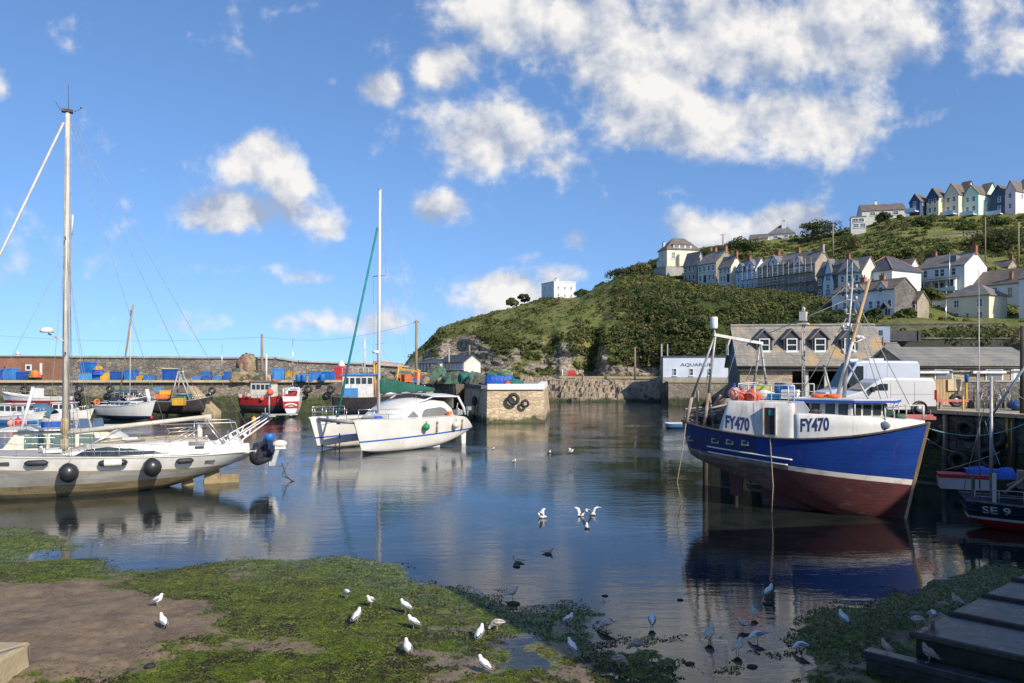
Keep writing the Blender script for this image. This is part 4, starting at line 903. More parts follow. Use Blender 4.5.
h=house('bungalow','long bungalow with a brown roof left of the hilltop row','bungalow',(862,905.5,911),(218,208.5,203),246,14,'offwhite_wall','slate_brown',wins=[('f',[.25,.52,.78],[.6],1.6,1.1)],chim=[(.38,.5,.8,'white_wall')],depth=8)
h=house('flat_house','small flat roofed white house below the bungalow','house',(851,866,869),(228,216.5,215.5),232,20,'offwhite_wall','slate_grey',style='flat',wins=[('f',[.3,.7],[.72],1.5,1.1),('f',[.35,.8],[.25],1.4,1.2,'glass_blue')],depth=5)
h=house('white_bungalow','white bungalow with a dark hipped roof and white chimney among the bushes','bungalow',(768,794,802),(239,232.5,224.5),262,25,'white_wall','slate_grey',style='hip',wins=[('f',[.3,.7],[.5],1.3,1.0)],chim=[(.58,.3,2.2,'white_wall',1.3)],depth=9)
h=house('pale_wing','low pale wing with a shallow roof left of the white bungalow','bungalow',(749,768,771),(240,237.5,233.5),258,25,'offwhite_wall','slate_brown',style='x',depth=6)
# hilltop cream house and its terrace
h=house('hilltop_house','large cream house with a hipped roof and dormer on the point of the hill','house',(658.5,667,699),(266,248.5,238.5),222,78,'cream_wall','slate_brown',style='hip',wins=[('g',[.2,.78],[.62],1.1,1.9,'glass_grey'),('g',[.52],[.6],1.0,1.4),('f',[.5],[.7,.25],1.2,1.5)],chim=[(.25,.1,1.6,'offwhite_wall',.9),(.4,.92,1.5,'stone_house',.9)])
W_,D_,H_,R_=dims(h)
b=MB(); b.b2((W_*.55,D_*.2,H_+.1),(W_+.05,D_*.76,H_+1.25)); o=b.build('dormer',M['frame_white'],h)
for k_ in range(3): b=MB(); b.b2((W_+.05,D_*(.225+k_*.18),H_+.35),(W_+.09,D_*(.365+k_*.18),H_+1.1)); b.build('pane',M['glass_grey'],o)
b=MB(); b.b2((W_*.5,D_*.17,H_+1.25),(W_+.3,D_*.79,H_+1.4)); b.build('dormer_roof',M['slate_brown'],o)
b=MB(); b.b2((W_+.02,D_*.33,0),(W_+1.3,D_*.66,H_*.68)); b.build('bay',M['cream_wall'],h)
b=MB(); b.b2((-2.6,.5,-1),(0,3.4,2.6)); o=b.build('porch',M['white_wall'],h); b=MB(); b.b2((-2.9,.2,2.6),(0,3.7,2.8)); b.build('porch_roof',M['slate_brown'],o)
for nm,xs_,ys2,D_,a_,mt,lb in (('retaining_wall',(653.5,666,690),(281,266.5),213,70,'grey_render','tall grey retaining wall under the cream hilltop house'),
    ('garden_wall',(679,727.5,729),(288.5,282.3),190,60,'offwhite_wall','low white wall in front of the left end of the terrace'),
    ('terrace_wall',(762,813,815),(299,288.5),165,60,'grey_render','pale concrete wall under the scaffolded terrace'),
    ('garden_wall',(934,975,977),(243,232),205,35,'sandstone','long sandy garden wall on the slope below the hilltop row'),
    ('boundary_wall',(848,1008,1010),(334,323.5),112,14,'stone_dark','long dark stone boundary wall below the cottages and the cream house'),
    ('garden_wall',(985,1012,1014),(292,270),182,40,'sandstone','stepped sandy garden wall right of the big white house')):
    xL,xC,xR=xs_; a2=rad(a_); ca,sa=math.cos(a2),math.sin(a2); C=P(xC,ys2[0],D_); k=(xL-512)/F; s=(C.x-k*C.y)/(ca+k*sa); kr=(xR-512)/F; t=max(.5,(kr*C.y-C.x)/max(.05,sa-kr*ca)); t=min(t,11)
    L=C+Vector((-ca*s,sa*s,0)); Hh=(ys2[0]-ys2[1])/F*D_
    w_=thing(nm,L,lb,'wall',-a2); HFP.append((L,a2,s,t))
    b=MB(); b.b2((0,0,-3),(s,t,Hh)); b.build('wall',M[mt],w_); b=MB(); b.b2((-.08,-.08,Hh),(s+.08,t+.08,Hh+.15)); b.build('coping',M['stone_dark' if nm=='boundary_wall' else 'concrete'],w_)
# white house on the cliff
h=house('clifftop_house','lone white flat roofed house on the headland skyline','house',(541.5,554,575.5),(301,281.5,280),238,66,'white_wall','white_cap',style='flat',wins=[('f',[.3,.7],[.3,.72],.7,1.1),('g',[.2,.5,.8],[.3,.7],.6,.8)],chim=[(.5,.4,1.2,'white_wall',1.2)])
# long building at the foot of the headland
h=house('harbour_store','long grey roofed store with a pale gable under the headland cliff','store',(440,464,480.5),(374,361.3,354.3),140,62,'stone_dark','slate_dark',wins=[('f',[.06,.16,.26,.36,.46,.56,.66,.76,.86,.95],[.62],.7,1.2,'glass_blue')],gable='offwhite_wall',found=2)
h=house('harbour_store','lower shed adjoining the long grey roofed store at its left','store',(417,438,443),(373.5,363,358.5),147,62,'stone_dark','slate_dark',wins=[('f',[.1,.25,.4,.55,.7,.85],[.6],.8,1.2,'glass_blue')],gable='offwhite_wall',found=2,depth=8)
# aquarium building
aq=house('aquarium_building','low white building lettered AQUARIUM on the far quay','building',(663,738,745),(379.5,357,355.5),123,12,'pale_blue_wall','slate_dark',style='flat',wins=[('f',[.16,.385,.63],[.33],.6,1.15)],found=.6,depth=7)
W_,D_,H_,R_=dims(aq)
tv,tf,asp=text_mesh('AQUARIUM',.012,.0); b=MB(); tw=W_*.44; b.add([(W_*.235+v[0]*tw,-.03,H_*.56+v[1]*.62) for v in tv],tf); b.build('lettering',M['letter_dark'],aq,fixn=False)
b=MB(); b.b2((-.05,-.05,-.6),(W_,.0,.35)); b.build('plinth',M['concrete'],aq)
# quay house with dormers
def axis_house(name,label,cat,x0,x1,D,Dp,z0,yE,yR,wall,roof,**k):
    """house square to the view: front at depth D from column x0 to x1"""
    H=(CZ-(yE-HY)/F*D)-z0; Rz=CZ-(yR-HY)/F*(D+Dp/2)-z0; X0=(x0-512)/F*D; X1=(x1-512)/F*D
    h=thing(name,(X0,D,z0),label,cat); return h,X1-X0,Dp,H,Rz
qh,W_,D_,H_,R_=axis_house('quay_house','stone quay building with a lichened slate roof and four white dormer windows','building',740,880,60,5.6,3.74,361,325.5,'stone_shed','slate_lichen')
qh.rotation_euler=(0,0,rad(-7))
b=MB(); b.b2((0,0,0),(W_*.36,.4,H_)); b.b2((0,.4,0),(.4,D_,H_)); b.b2((0,D_-.4,0),(W_,D_,H_)); b.b2((W_-.4,.3,0),(W_,D_-.4,H_)); b.build('wall',M['stone_shed'],qh)
b=MB(); b.prism([(-.08,H_-.1),(D_+.08,H_-.1),(D_/2,R_-.25)],-.05,.12,'x'); b.prism([(-.02,0.0),(D_+.02,0.0),(D_+.02,H_-.1),(-.02,H_-.1)],-.03,.02,'x',mi=1); b.build('gable_boards',[M['navy_board'],M['stone_dark']],qh)
b=MB(); sl=(R_-H_)/(D_/2); e=.35; th=.2
b.prism([(-e,H_-e*sl),(D_/2,R_),(D_+e,H_-e*sl),(D_+e,H_-e*sl-th),(D_/2,R_-th*1.4),(-e,H_-e*sl-th)],-.3,W_+.02,'x'); rf=b.build('roof',M['slate_lichen'],qh)
b=MB(); b.b2((-.3,D_/2-.14,R_-.03),(W_,D_/2+.14,R_+.09)); b.build('ridge_tiles',M['concrete'],rf)
b=MB(); b.tube([(-.3,-e-.06,H_-e*sl-.1),(W_,-e-.06,H_-e*sl-.1)],.08,n=8); b.b2((-.2,-e+.02,H_-e*sl-.42),(W_,-e+.1,H_-e*sl-.18)); b.build('gutter',M['dark_wood'],qh)
for k_ in range(5):
    x=W_*(.46+k_*.13); b=MB(); b.box((x,.12,H_/2),(.22,.22,H_)); b.build('post',M['offwhite_wall'],qh)
b=MB(); b.b2((W_*.36,1.6,0),(W_*.75,1.7,1.1)); b.build('counter',M['wood_old'],qh)
for px in (763,789.5,816.5,844.5):
    x=(px-512)/F*60.6-qh.location.x; zb=1.02*(CZ-(351-HY)/F*61)-3.74-.1; y0=(zb-H_)/sl; y0=max(.3,y0); zp=zb+1.75; w2=.62
    b=MB(); b.prism([(x-w2,zb-.15),(x+w2,zb-.15),(x+w2,zb+1.0),(x,zp-.15),(x-w2,zb+1.0)],y0,min(D_/2,y0+2.0),'y'); dm=b.build('dormer',M['dark_slate_wall'],qh)
    b=MB(); b.prism([(x-w2-.15,zb+.92),(x,zp),(x+w2+.15,zb+.92),(x+w2+.15,zb+.80),(x,zp-.15),(x-w2-.15,zb+.80)],y0-.14,min(D_/2,y0+2.1),'y'); b.build('dormer_roof',M['slate_grey'],dm)
    add_window(qh,(x,y0-.01,zb+.42),0,.82,1.02)
# damaged end building and the low shed
eb,W2,D2,H2,R2=axis_house('end_building','stone building with a mossy roof and blue grey flat dormer next to the quay house','building',880.5,913,59.5,6,3.74,361.5,340,'stone_shed','slate_moss')
b=MB(); b.prism([(0,0),(D2,0),(D2,H2),(D2/2,R2-.2),(0,H2)],0,W2,'x'); b.build('wall',M['stone_shed'],eb)
b=MB(); s2=(R2-H2)/(D2/2); b.prism([(-.3,H2-.3*s2),(D2/2,R2),(D2+.3,H2-.3*s2),(D2+.3,H2-.3*s2-.2),(D2/2,R2-.25),(-.3,H2-.3*s2-.2)],0,W2+.1,'x'); rf=b.build('roof',M['slate_moss'],eb)
b=MB(); b.b2((W2*.30,1.2,R2-1.6),(W2*.34,1.36,R2+.2)); b.build('flue',M['terracotta'],rf)
b=MB(); b.b2((-.5,1.8,R2-.25),(1.65,5,R2+1.05)); o=b.build('dormer',M['panel_bluegrey'],eb); b=MB(); b.b2((.75,1.76,R2+.35),(1.05,1.8,R2+.75)); b.build('pane',M['glass'],o)
b=MB(); b.b2((-1.7,2.0,R2-1.9),(-.52,5,R2+.9)); b.build('dormer',M['dark_slate_wall'],eb)
b=MB(); b.b2((1.66,2.6,R2-.1),(4.4,5,R2+.7)); b.b2((4.3,2.5,R2-.1),(4.5,5.05,R2+.75)); b.build('flat_extension',M['dark_slate_wall'],eb)
sh,W3,D3,H3,R3=axis_house('quay_shed','long low stone shed with a grey slate roof and pale shuttered doorways','shed',906,1035,53,5.6,3.74,361.5,347,'stone_shed','slate_moss')
b=MB(); b.prism([(0,0),(D3,0),(D3,H3),(D3/2,R3-.2),(0,H3)],0,W3,'x'); b.build('wall',M['stone_shed'],sh)
b=MB(); s2=(R3-H3)/(D3/2); b.prism([(-.35,H3-.35*s2),(D3/2,R3),(D3+.35,H3-.35*s2),(D3+.35,H3-.35*s2-.18),(D3/2,R3-.22),(-.35,H3-.35*s2-.18)],-.2,W3+.2,'x'); b.build('roof',M['slate_moss'],sh)
b=MB(); b.tube([(-.2,-.42,H3-.45),(W3,-.42,H3-.45)],.07,n=8); b.build('gutter',M['dark_wood'],sh)
def shx(px): return (px-512)/F*53-sh.location.x
for (p0,p1,y0,y1,mt,nm) in ((936,950,370,385,'glass_grey','door'),(987,1001,370,386,'glass_grey','door'),(1012.5,1020,369,386,'frame_white','door')):
    z0,z1=CZ-(y1-HY)/F*53-3.74,CZ-(y0-HY)/F*53-3.74
    b=MB(); b.b2((shx(p0)-.12,-.06,z0),(shx(p1)+.12,-.0,z1+.12)); d_=b.build(nm,M['frame_white'],sh); b=MB(); b.b2((shx(p0),-.10,z0),(shx(p1),-.06,z1)); b.build('leaf',M[mt],d_)
b=MB(); b.b2((shx(1016),-.13,1.2),(shx(1017.5),-.10,2.0)); b.build('window_slit',M['glass'],sh)
for p0,p1 in ((918,947),(971,1004)):
    b=MB(); b.b2((shx(p0),-.28,2.08),(shx(p1),-.0,2.28)); b.build('shutter_box',M['frame_white'],sh)
b=MB(); b.b2((shx(951),-.1,0),(shx(952),0,2.3)); b.build('pipe',M['frame_white'],sh)
aw=thing('harbour_wall',(25.2,121.7,0),'sandy stone wall under the aquarium building','wall',math.atan2(-3.3,8.8)); b=MB(); b.b2((-.1,-.25,-1),(9.6,.3,3.6)); b.build('wall',M['stone_shore'],aw); b=MB(); b.b2((-.15,-.35,3.6),(9.6,.4,3.86)); b.build('coping',M['sandstone'],aw)
# retaining wall behind the sheds
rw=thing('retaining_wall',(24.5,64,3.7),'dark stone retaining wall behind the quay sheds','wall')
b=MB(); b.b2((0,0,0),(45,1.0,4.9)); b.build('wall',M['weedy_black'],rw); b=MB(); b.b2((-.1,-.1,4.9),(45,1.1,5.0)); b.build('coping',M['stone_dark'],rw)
# off to the right, the tall harbour house whose shadow lies over the near water
hb=thing('harbour_house',(8.3,10.2,3.6),'tall stone harbour house right of the view that shades the near water','house',rz=math.atan2(3.0,5.2))
hbv=[(8.3,10.2),(13.3,13.5),(34,17.5),(44,14),(40,0),(17,-4)]
h2=thing('harbour_tower',(31.5,12,3.6),'tall end block of the stone harbour house right of the view','house'); b=MB(); b.b2((0,0,-3.7),(12,7.4,13.2)); b.build('wall',M['stone_house'],h2); b=MB(); b.prism([(-.3,13.2),(6,16),(12.3,13.2)],-.3,7.7,'y'); b.build('roof',M['slate_grey'],h2)
b=MB(); n=len(hbv)
R0=Matrix.Rotation(-math.atan2(3.0,5.2),2)
loc=[R0@Vector((x-8.3,y-10.2)) for x,y in hbv]
b.prism([(v.x,v.y) for v in loc],-3.7,9.2,'z'); b.build('wall',M['stone_house'],hb)
cen=sum(loc,Vector((0,0)))/n; b=MB(); b.add([(v.x,v.y,9.2) for v in loc]+[(cen.x,cen.y,11.2)],[(i,(i+1)%n,n) for i in range(n)]); b.build('roof',M['slate_grey'],hb)
for k_ in range(4):
    for z in (2.0,5.0,7.6): 
        t_=loc[0].lerp(loc[5],(k_+.7)/4.6); nn=(loc[5]-loc[0]); add_window(hb,(t_.x,t_.y,z),math.atan2(nn.y,nn.x)+PI,.95,1.5)
# ------------------------------------------------------------------ boats
def cr(xs,ys,x):
    """smooth interpolation through points"""
    xs=list(xs); n=len(xs); i=max(0,min(n-2,int(np.searchsorted(xs,x)-1))); h=xs[i+1]-xs[i]; t=(x-xs[i])/h
    sl=lambda j:(ys[min(j+1,n-1)]-ys[max(j-1,0)])/(xs[min(j+1,n-1)]-xs[max(j-1,0)])
    m0,m1=sl(i)*h,sl(i+1)*h; t2,t3=t*t,t*t*t
    return (2*t3-3*t2+1)*ys[i]+(t3-2*t2+t)*m0+(-2*t3+3*t2)*ys[i+1]+(t3-t2)*m1
class Hull:
    """x from stern (0) to bow; tables over s in 0..1: hb half beam, zs sheer, zk keel, p section fullness, xo overhang of the sheer"""
    def __init__(s,L,tb): s.L=L; s.tb={k:list(zip(*v)) for k,v in tb.items()}
    def g(s,k,u): return cr(*s.tb[k],u)
    def pt(s,u,z,side=1,off=0.0):
        zs,zk=s.g('zs',u),s.g('zk',u); t=max(0,min(1,(z-zk)/(zs-zk))); hb=max(.03,s.g('hb',u)); p=s.g('p',u)
        return Vector((u*s.L+s.g('xo',u)*(t-1),side*(hb*(t**p)+off),z))
    def mesh(s,lines,n=30,rows=5,b=None,closed_stern=True,matf=None):
        """lines: functions of u giving the heights where the paint changes (low to high); material i below line i"""
        b=b or MB(); us=[(1-math.cos(PI*i/n))/2*.55+.45*i/n for i in range(n+1)]; R=[]
        for u in us:
            zs,zk=s.g('zs',u),s.g('zk',u); zz=[zk]
            ls=[max(zk+.01,min(zs-.005*(len(lines)-i),l(u))) for i,l in enumerate(lines)]+[zs]
            for l in ls:
                z0=zz[-1]; zz+= [z0+(l-z0)*(j+1)/rows for j in range(rows)]
            R.append((u,zz))
        m=len(R[0][1])
        for side in (1,-1):
            vs=[s.pt(u,z,side) for u,zz in R for z in zz]; fs=[]
            for i in range(n):
                for j in range(m-1):
                    mi=j//rows; mi=matf(R[i][0],mi) if matf else mi
                    b.add([vs[i*m+j],vs[(i+1)*m+j],vs[(i+1)*m+j+1],vs[i*m+j+1]],[(0,1,2,3) if side<0 else (3,2,1,0)],mi,True)
        if closed_stern:
            u,zz=R[0]
            for j in range(m-1):
                mi=matf(0,j//rows) if matf else j//rows
                b.add([s.pt(u,zz[j],1),s.pt(u,zz[j],-1),s.pt(u,zz[j+1],-1),s.pt(u,zz[j+1],1)],[(0,1,2,3)],mi)
        return b
    def deck(s,dz=0.0,u0=0,u1=.985,n=20,crown=.06,inset=.03):
        b=MB(); rg=[]
        for i in range(n+1):
            u=u0+(u1-u0)*i/n; p=s.pt(u,s.g('zs',u)); y=max(.02,p.y-inset); z=p.z+dz
            rg.append([(p.x,y,z),(p.x,y*.5,z+crown*.75),(p.x,0,z+crown),(p.x,-y*.5,z+crown*.75),(p.x,-y,z)])
        return b.rings(rg,cap=False,closed=False)
    def strake(s,zf,r=.05,u0=0,u1=1,n=30,off=.02,b=None,mi=0,sides=(1,-1),sq=None):
        b=b or MB()
        for sd in sides:
            pts=[s.pt(u0+(u1-u0)*i/n,zf(u0+(u1-u0)*i/n),sd,off) for i in range(n+1)]
            b.tube(pts,r,6,mi)
        return b
def rail(b,pts,h,r=.018,mids=(.5,),post=1):
    """stanchions and rails along base points"""
    pts=[Vector(p) for p in pts]; up=Vector((0,0,h))
    for i,p in enumerate(pts):
        if i%post==0 or i==len(pts)-1: b.tube([p,p+up],r,5)
    b.tube([p+up for p in pts],r,5)
    for m_ in mids: b.tube([p+up*m_ for p in pts],r*.7,4)
    return b

# ---- blue trawler
A=math.atan2(-5.7,8.23)
TR=thing('trawler',(8.67,37.0,0),'blue and white trawler numbered FY470 with a rusty red bottom, moored at the right quay','trawler',A)
HT=Hull(10.2,{'hb':[(0,1.05),(.04,1.5),(.15,1.88),(.35,2.06),(.6,2.0),(.78,1.55),(.9,.9),(.97,.32),(1,.07)],
 'zs':[(0,3.78),(.15,3.55),(.3,3.38),(.5,3.27),(.7,3.42),(.85,3.66),(1,4.02)],
 'zk':[(0,2.05),(.08,1.78),(.2,1.4),(.32,1.0),(.42,.55),(.55,.05),(.7,-.35),(.85,-.45),(1,-.4)],
 'p':[(0,.24),(.2,.26),(.45,.30),(.7,.42),(.9,.75),(1,.9)],'xo':[(0,-.25),(.2,0),(.8,.15),(1,.95)]})
b0=lambda u:2.34-.92*u; b1=lambda u:2.52-.87*u-.0
HT.mesh([b0,b1],n=40,rows=6,matf=lambda u,i:(3 if u<.42 else 0) if i==0 else ((5 if u<.5 else 1) if i==1 else (4 if u<.36 else 2))).build('hull',[M['antifoul'],M['boot_white'],M['boat_blue'],M['antifoul_worn'],M['boat_blue_worn'],W('boot_worn',(.30,.25,.2),(.18,.13,.1),sc=3,rough=.8,stretch=(.5,1,2),streak=(.5,.47,.42),sa=.7)],TR)
HT.deck(-.1,0,.97).build('deck',M['grey_deck'],TR)
b=HT.strake(lambda u:HT.g('zs',u)-.02,.05,0,1,off=.02); b.build('rubbing_strake',M['rub_dark'],TR)
b=HT.strake(lambda u:b1(u)+.28,.035,.14,.52,off=.015); HT.strake(lambda u:b1(u)+.02,.035,.14,.5,off=.015,b=b); b.build('bilge_rail',M['boot_white'],TR)
b=MB(); b.beam((9.33,0,-.3),(10.25,0,4.06),.11,.11); b.build('stem_post',M['wood_tan'],TR)
# white shelter and whaleback follow the sheer
def wy(u,z): return HT.pt(u,HT.g('zs',u),-1).y
def shell(u0,u1,ztop,n,crown,inset,tilt=.1):
    rg=[]
    for i in range(n+1):
        u=u0+(u1-u0)*i/n; y=-wy(u,0)-inset; zs=HT.g('zs',u)-.05; x=HT.pt(u,zs).x; zt=ztop(u); yt=max(.04,y-tilt)
        rg.append([(x,-y,zs),(x,-y*.5-yt*.5,(zs+zt)/2),(x,-yt,zt-.06),(x,-yt+.09*min(1,yt),zt),(x,-yt*.45,zt+crown*.8),(x,0,zt+crown),(x,yt*.45,zt+crown*.8),(x,yt-.09*min(1,yt),zt),(x,yt,zt-.06),(x,y*.5+yt*.5,(zs+zt)/2),(x,y,zs)])
    return rg
b=MB(); rg=shell(.205,.53,lambda u:4.80,14,.08,.03)
for i in range(2):     # raked after end
    rg[i]=[Vector(p)+Vector((max(0,(p[2]-3.5))*.32*(1-i*.5),0,0)) for p in rg[i]]
b.rings(rg,closed=False,cap=False); b.add(rg[0],[tuple(range(11))]); b.add(rg[-1],[tuple(range(10,-1,-1))]); SHELT=b.build('shelter',M['white_rusty'],TR)
b=MB(); rg=shell(.53,.992,lambda u:4.36-.16*(u-.53)/.47-.12*max(0,u-.8)/.2,22,.03,.03,.06); b.rings(rg,closed=False,cap=False); b.add(rg[0],[tuple(range(11))]); WHALE=b.build('whaleback',M['white_paint'],TR)
b=MB(); sp=[(5.42,-1.9,4.3),(5.2,-1.9,4.86),(5.75,-1.86,4.86),(6.0,-1.86,4.5),(5.9,-1.86,4.3)]; b.add(sp+[(p[0],p[1]+.05,p[2]) for p in sp],[(0,1,2,3,4),(9,8,7,6,5)]+[(i,(i+1)%5,(i+1)%5+5,i+5) for i in range(5)]); b.build('wing_plate',M['white_clean'],TR)
from mathutils.bvhtree import BVHTree
def side_text(tx,u0,u1,z0,z1,name,mat,parent,ob):
    """letters laid on the real surface of the white plating"""
    bv=BVHTree.FromPolygons([v.co.copy() for v in ob.data.vertices],[tuple(p.vertices) for p in ob.data.polygons])
    tv,tf,asp=text_mesh(tx,.035); b=MB(); vs=[]; mz=HT.g('zs',.5*(u0+u1))
    for v in tv:
        u=u0+(u1-u0)*v[0]; z=z0+(z1-z0)*v[1]+HT.g('zs',u)-mz; x=HT.pt(u,HT.g('zs',u)).x
        h=bv.ray_cast(Vector((x,-5,z)),Vector((0,1,0))); vs.append((x,(h[0].y if h[0] else wy(u,0))-.009,z))
    b.add(vs,tf); return b.build(name,mat,parent,fixn=False)
side_text('FY470',.238,.345,3.52,4.12,'lettering',M['letter_navy'],TR,SHELT)
side_text('FY470',.556,.665,3.60,4.18,'lettering',M['letter_navy'],TR,WHALE)
# doorway: flat dark panel standing in for the shade inside the opening
ud=.432; b=MB(); x=HT.pt(ud,3.3).x; y=wy(ud,0)
b.box((x,y+.06,3.98),(.52,.10,1.15)); dw=b.build('doorway',M['gull_dark'],TR); b=MB(); b.box((x+.06,y+.005,4.35),(.22,.02,.24)); b.build('lamp_panel',M['door_teal'],dw); b=MB(); b.box((x-.26,y+.02,3.98),(.05,.16,1.2)); b.box((x+.27,y+.02,3.98),(.05,.16,1.2)); b.build('frame',M['white_rusty'],dw)
for u in (.05,.185,.255,.325):
    p=HT.pt(u,2.95,-1,.0); b=MB(); b.box((p.x,p.y-.0,p.z+.02),(.34,.06,.24),rz=0); sc_=b.build('scupper',M['galv'],TR); b=MB(); b.box((p.x,p.y-.02,p.z+.02),(.2,.05,.12)); b.build('opening',M['gull_dark'],sc_)
# wheelhouse
wp=[(5.4,-1.32),(7.55,-1.32),(8.6,-.5),(8.6,.5),(7.55,1.32),(5.4,1.32)]
b=MB(); b.prism(wp,3.9,4.83,'z'); wh=b.build('wheelhouse',M['white_paint'],TR)
rp=[(5.2,-1.55),(7.7,-1.55),(9.15,-.62),(9.15,.62),(7.7,1.55),(5.2,1.55)]
b=MB(); b.prism(rp,4.835,4.93,'z',mi=0); b.prism([(x*.985+.1,y*.97) for x,y in rp],4.93,4.98,'z',mi=1); b.build('roof',[M['blue_trim'],M['white_paint']],wh)
def pane_on(p,q,f0,f1,z0,z1,par,nm='window',out=.02):
    p,q=Vector((*p,0)),Vector((*q,0)); d=(q-p); L=d.length; d/=L; nrm=Vector((d.y,-d.x,0)); c=p+d*L*(f0+f1)/2; a=math.atan2(d.y,d.x); w=L*(f1-f0)
    b=MB(); c2=c+nrm*out; 
    b.box((c2.x,c2.y,(z0+z1)/2),(w+.07,.03,z1-z0+.07),rz=a); o=b.build(nm,M['rub_dark'],par); c3=c+nrm*(out+.012); b=MB(); b.box((c3.x,c3.y,(z0+z1)/2),(w,.03,z1-z0),rz=a); b.build('pane',M['glass'],o)
for f_ in ((.08,.2),(.28,.40),(.54,.68),(.78,.92)): pane_on(wp[0],wp[1],*f_,4.34,4.72,wh)
for f_ in ((.08,.28),(.40,.60),(.72,.92)): pane_on(wp[1],wp[2],*f_,4.34,4.70,wh)
for f_ in ((.08,.3),(.39,.61),(.7,.92)): pane_on(wp[2],wp[3],*f_,4.34,4.70,wh)
for f_ in ((.1,.42),(.55,.9)): pane_on(wp[3],wp[4],*f_,4.28,4.70,wh)
b=MB()
for x,y in ((7.7,-1.45),(9.05,-.6),(9.05,.6),(5.6,-1.45)): b.tube([(x,y,4.2),(x,y,4.86)],.025,5)
b.build('roof_post',M['white_clean'],wh)
# gantry at the stern
b=MB(); 
a1,a2=Vector((1.75,-1.35,7.78)),Vector((3.0,1.35,7.45)); b.beam(a1+(a1-a2)*.04,a2+(a2-a1)*.04,.11,.13); g=b.build('gantry',M['white_rusty'],TR)
for top,bots in ((a1,((.62,-1.35,4.9),(1.45,-1.42,5.1))),(a2,((2.55,1.4,4.8),(3.35,1.4,4.8)))):
    for q in bots: b=MB(); b.tube([top,q],[.055,.06],8); b.build('leg',M['galv'],g)
for q0,q1 in (((.62,-1.35,4.9),(.3,-1.4,3.4)),((1.45,-1.42,5.1),(1.25,-1.5,3.4))): b=MB(); b.tube([q0,q1],.085,8); b.build('leg',M['rust_steel'],g)
b=MB(); b.lathe([(.02,0),(.15,.0),(.17,.05),(.17,.5),(.15,.55),(.02,.55)],a1+Vector((-.05,-.05,.28)),14); b.tube([a1,a1+Vector((-.05,-.05,.3))],.03,5); b.build('radar_drum',M['white_paint'],g)
b=MB(); b.tube([(a1.x+.5,-.8,7.6),(a1.x+.35,-1.0,7.0)],.05,6); b.box((a1.x+.4,-.9,7.1),(.1,.1,.5)); b.build('block',M['galv'],g)
b=MB(); b.tube([a1,(1.0,-.6,5.3)],.012,4); b.tube([a1+Vector((.8,1.,-.1)),(1.3,.2,4.2)],.012,4); b.tube([a2,(2.0,.6,4.2)],.012,4); b.build('wire',M['galv'],g)
b=MB()
for (p,q,r) in (((.2,-.9,4.1),(2.2,-.4,4.6),.06),((.3,-1.2,3.9),(2.4,-1.3,4.45),.05),((.5,.5,3.8),(1.9,-1.1,5.0),.05),((.9,-1.4,3.5),(.8,-1.1,5.2),.06),((1.6,-1.2,3.5),(1.2,-.6,5.0),.05),((.1,-1.0,3.9),(.2,1.0,3.9),.06),((.1,-1.0,4.3),(.2,1.0,4.3),.04)): b.tube([p,q],r,6)
b.build('net_gear',M['rust_steel'],TR)
b=MB(); b.lathe([(.02,-.5),(.55,-.5),(.55,-.42),(.25,-.4),(.25,.4),(.55,.42),(.55,.5),(.02,.5)],(1.9,.2,4.3),14,M=Matrix.Rotation(PI/2,3,'X')); b.build('net_drum',M['rust_steel'],TR)
b=MB()
for k_ in range(40):
    x,y=rng.uniform(.5,2.3),rng.uniform(-1.2,1.2); b.sphere((x,y,3.75+rng.random()*.25),(rng.uniform(.15,.3),rng.uniform(.15,.3),.15),7,5)
b.build('net_heap',M['net_grey'],TR)
b=MB(); b.prism([(2.0,.3),(2.55,.25),(2.62,1.55),(2.3,1.75),(1.95,1.5)],-.06,.06,'y'); b.build('rudder',M['antifoul'],TR)
b=MB(); b.prism([(3.55,-.6),(8.6,-.6),(7.4,.1),(5.4,.6),(3.9,1.15),(3.45,1.2)],-.13,.13,'y'); b.build('keel',M['antifoul'],TR)
b=MB(); b.tube([(2.8,0,.9),(3.5,0,.9)],.06,6); b.lathe([(.02,-.1),(.12,-.1),(.12,.1),(.02,.1)],(2.85,0,.9),8,M=Matrix.Rotation(PI/2,3,'Y'))
for k_ in range(4): b.box((2.85,.28*math.cos(k_*PI/2+.4),.9+.28*math.sin(k_*PI/2+.4)),(.05,.25,.25),M=Matrix.Rotation(k_*PI/2+.4,3,'X'))
b.build('propeller',M['rust_steel'],TR)
# masts
b=MB(); 
for dy in (-.22,.22): b.tube([(5.3,dy,4.8),(5.3,dy*.7,8.3)],.03,6)
for k_ in range(11): z=5+k_*.3; b.tube([(5.3,-.21,z),(5.3,.21,z)],.018,4); 
for k_ in range(0,10): z=5+k_*.3; b.tube([(5.3,-.21*(-1)**k_,z),(5.3,.21*(-1)**k_,z+.3)],.012,4)
m1=b.build('lamp_mast',M['galv'],TR)
b=MB(); b.box((5.3,0,8.58),(.28,.34,.4)); b.box((5.3,0,8.24),(.4,.46,.08)); b.lathe([(.08,0),(.08,.16),(.02,.2)],(5.3,0,8.8),8); b.build('lantern',M['offwhite_wall'],m1)
b=MB(); b.tube([(7.0,0,4.9),(7.15,-.05,7.2),(7.35,-.05,10.15)],[.085,.075,.05],8); m2=b.build('main_mast',M['galv'],TR)
for z,w_ in ((6.9,.5),(7.9,.75),(8.6,.45),(9.2,.5),(9.7,.35)):
    x=7.0+(z-4.9)*.067; b=MB(); b.tube([(x-.1,-w_,z),(x+.1,w_,z)],.03,6)
    for s_ in (-1,1): b.lathe([(.02,0),(.07,.02),(.07,.18),(.02,.22)],(x+.1*s_,s_*w_,z),8)
    b.build('crosstree',M['galv'],m2)
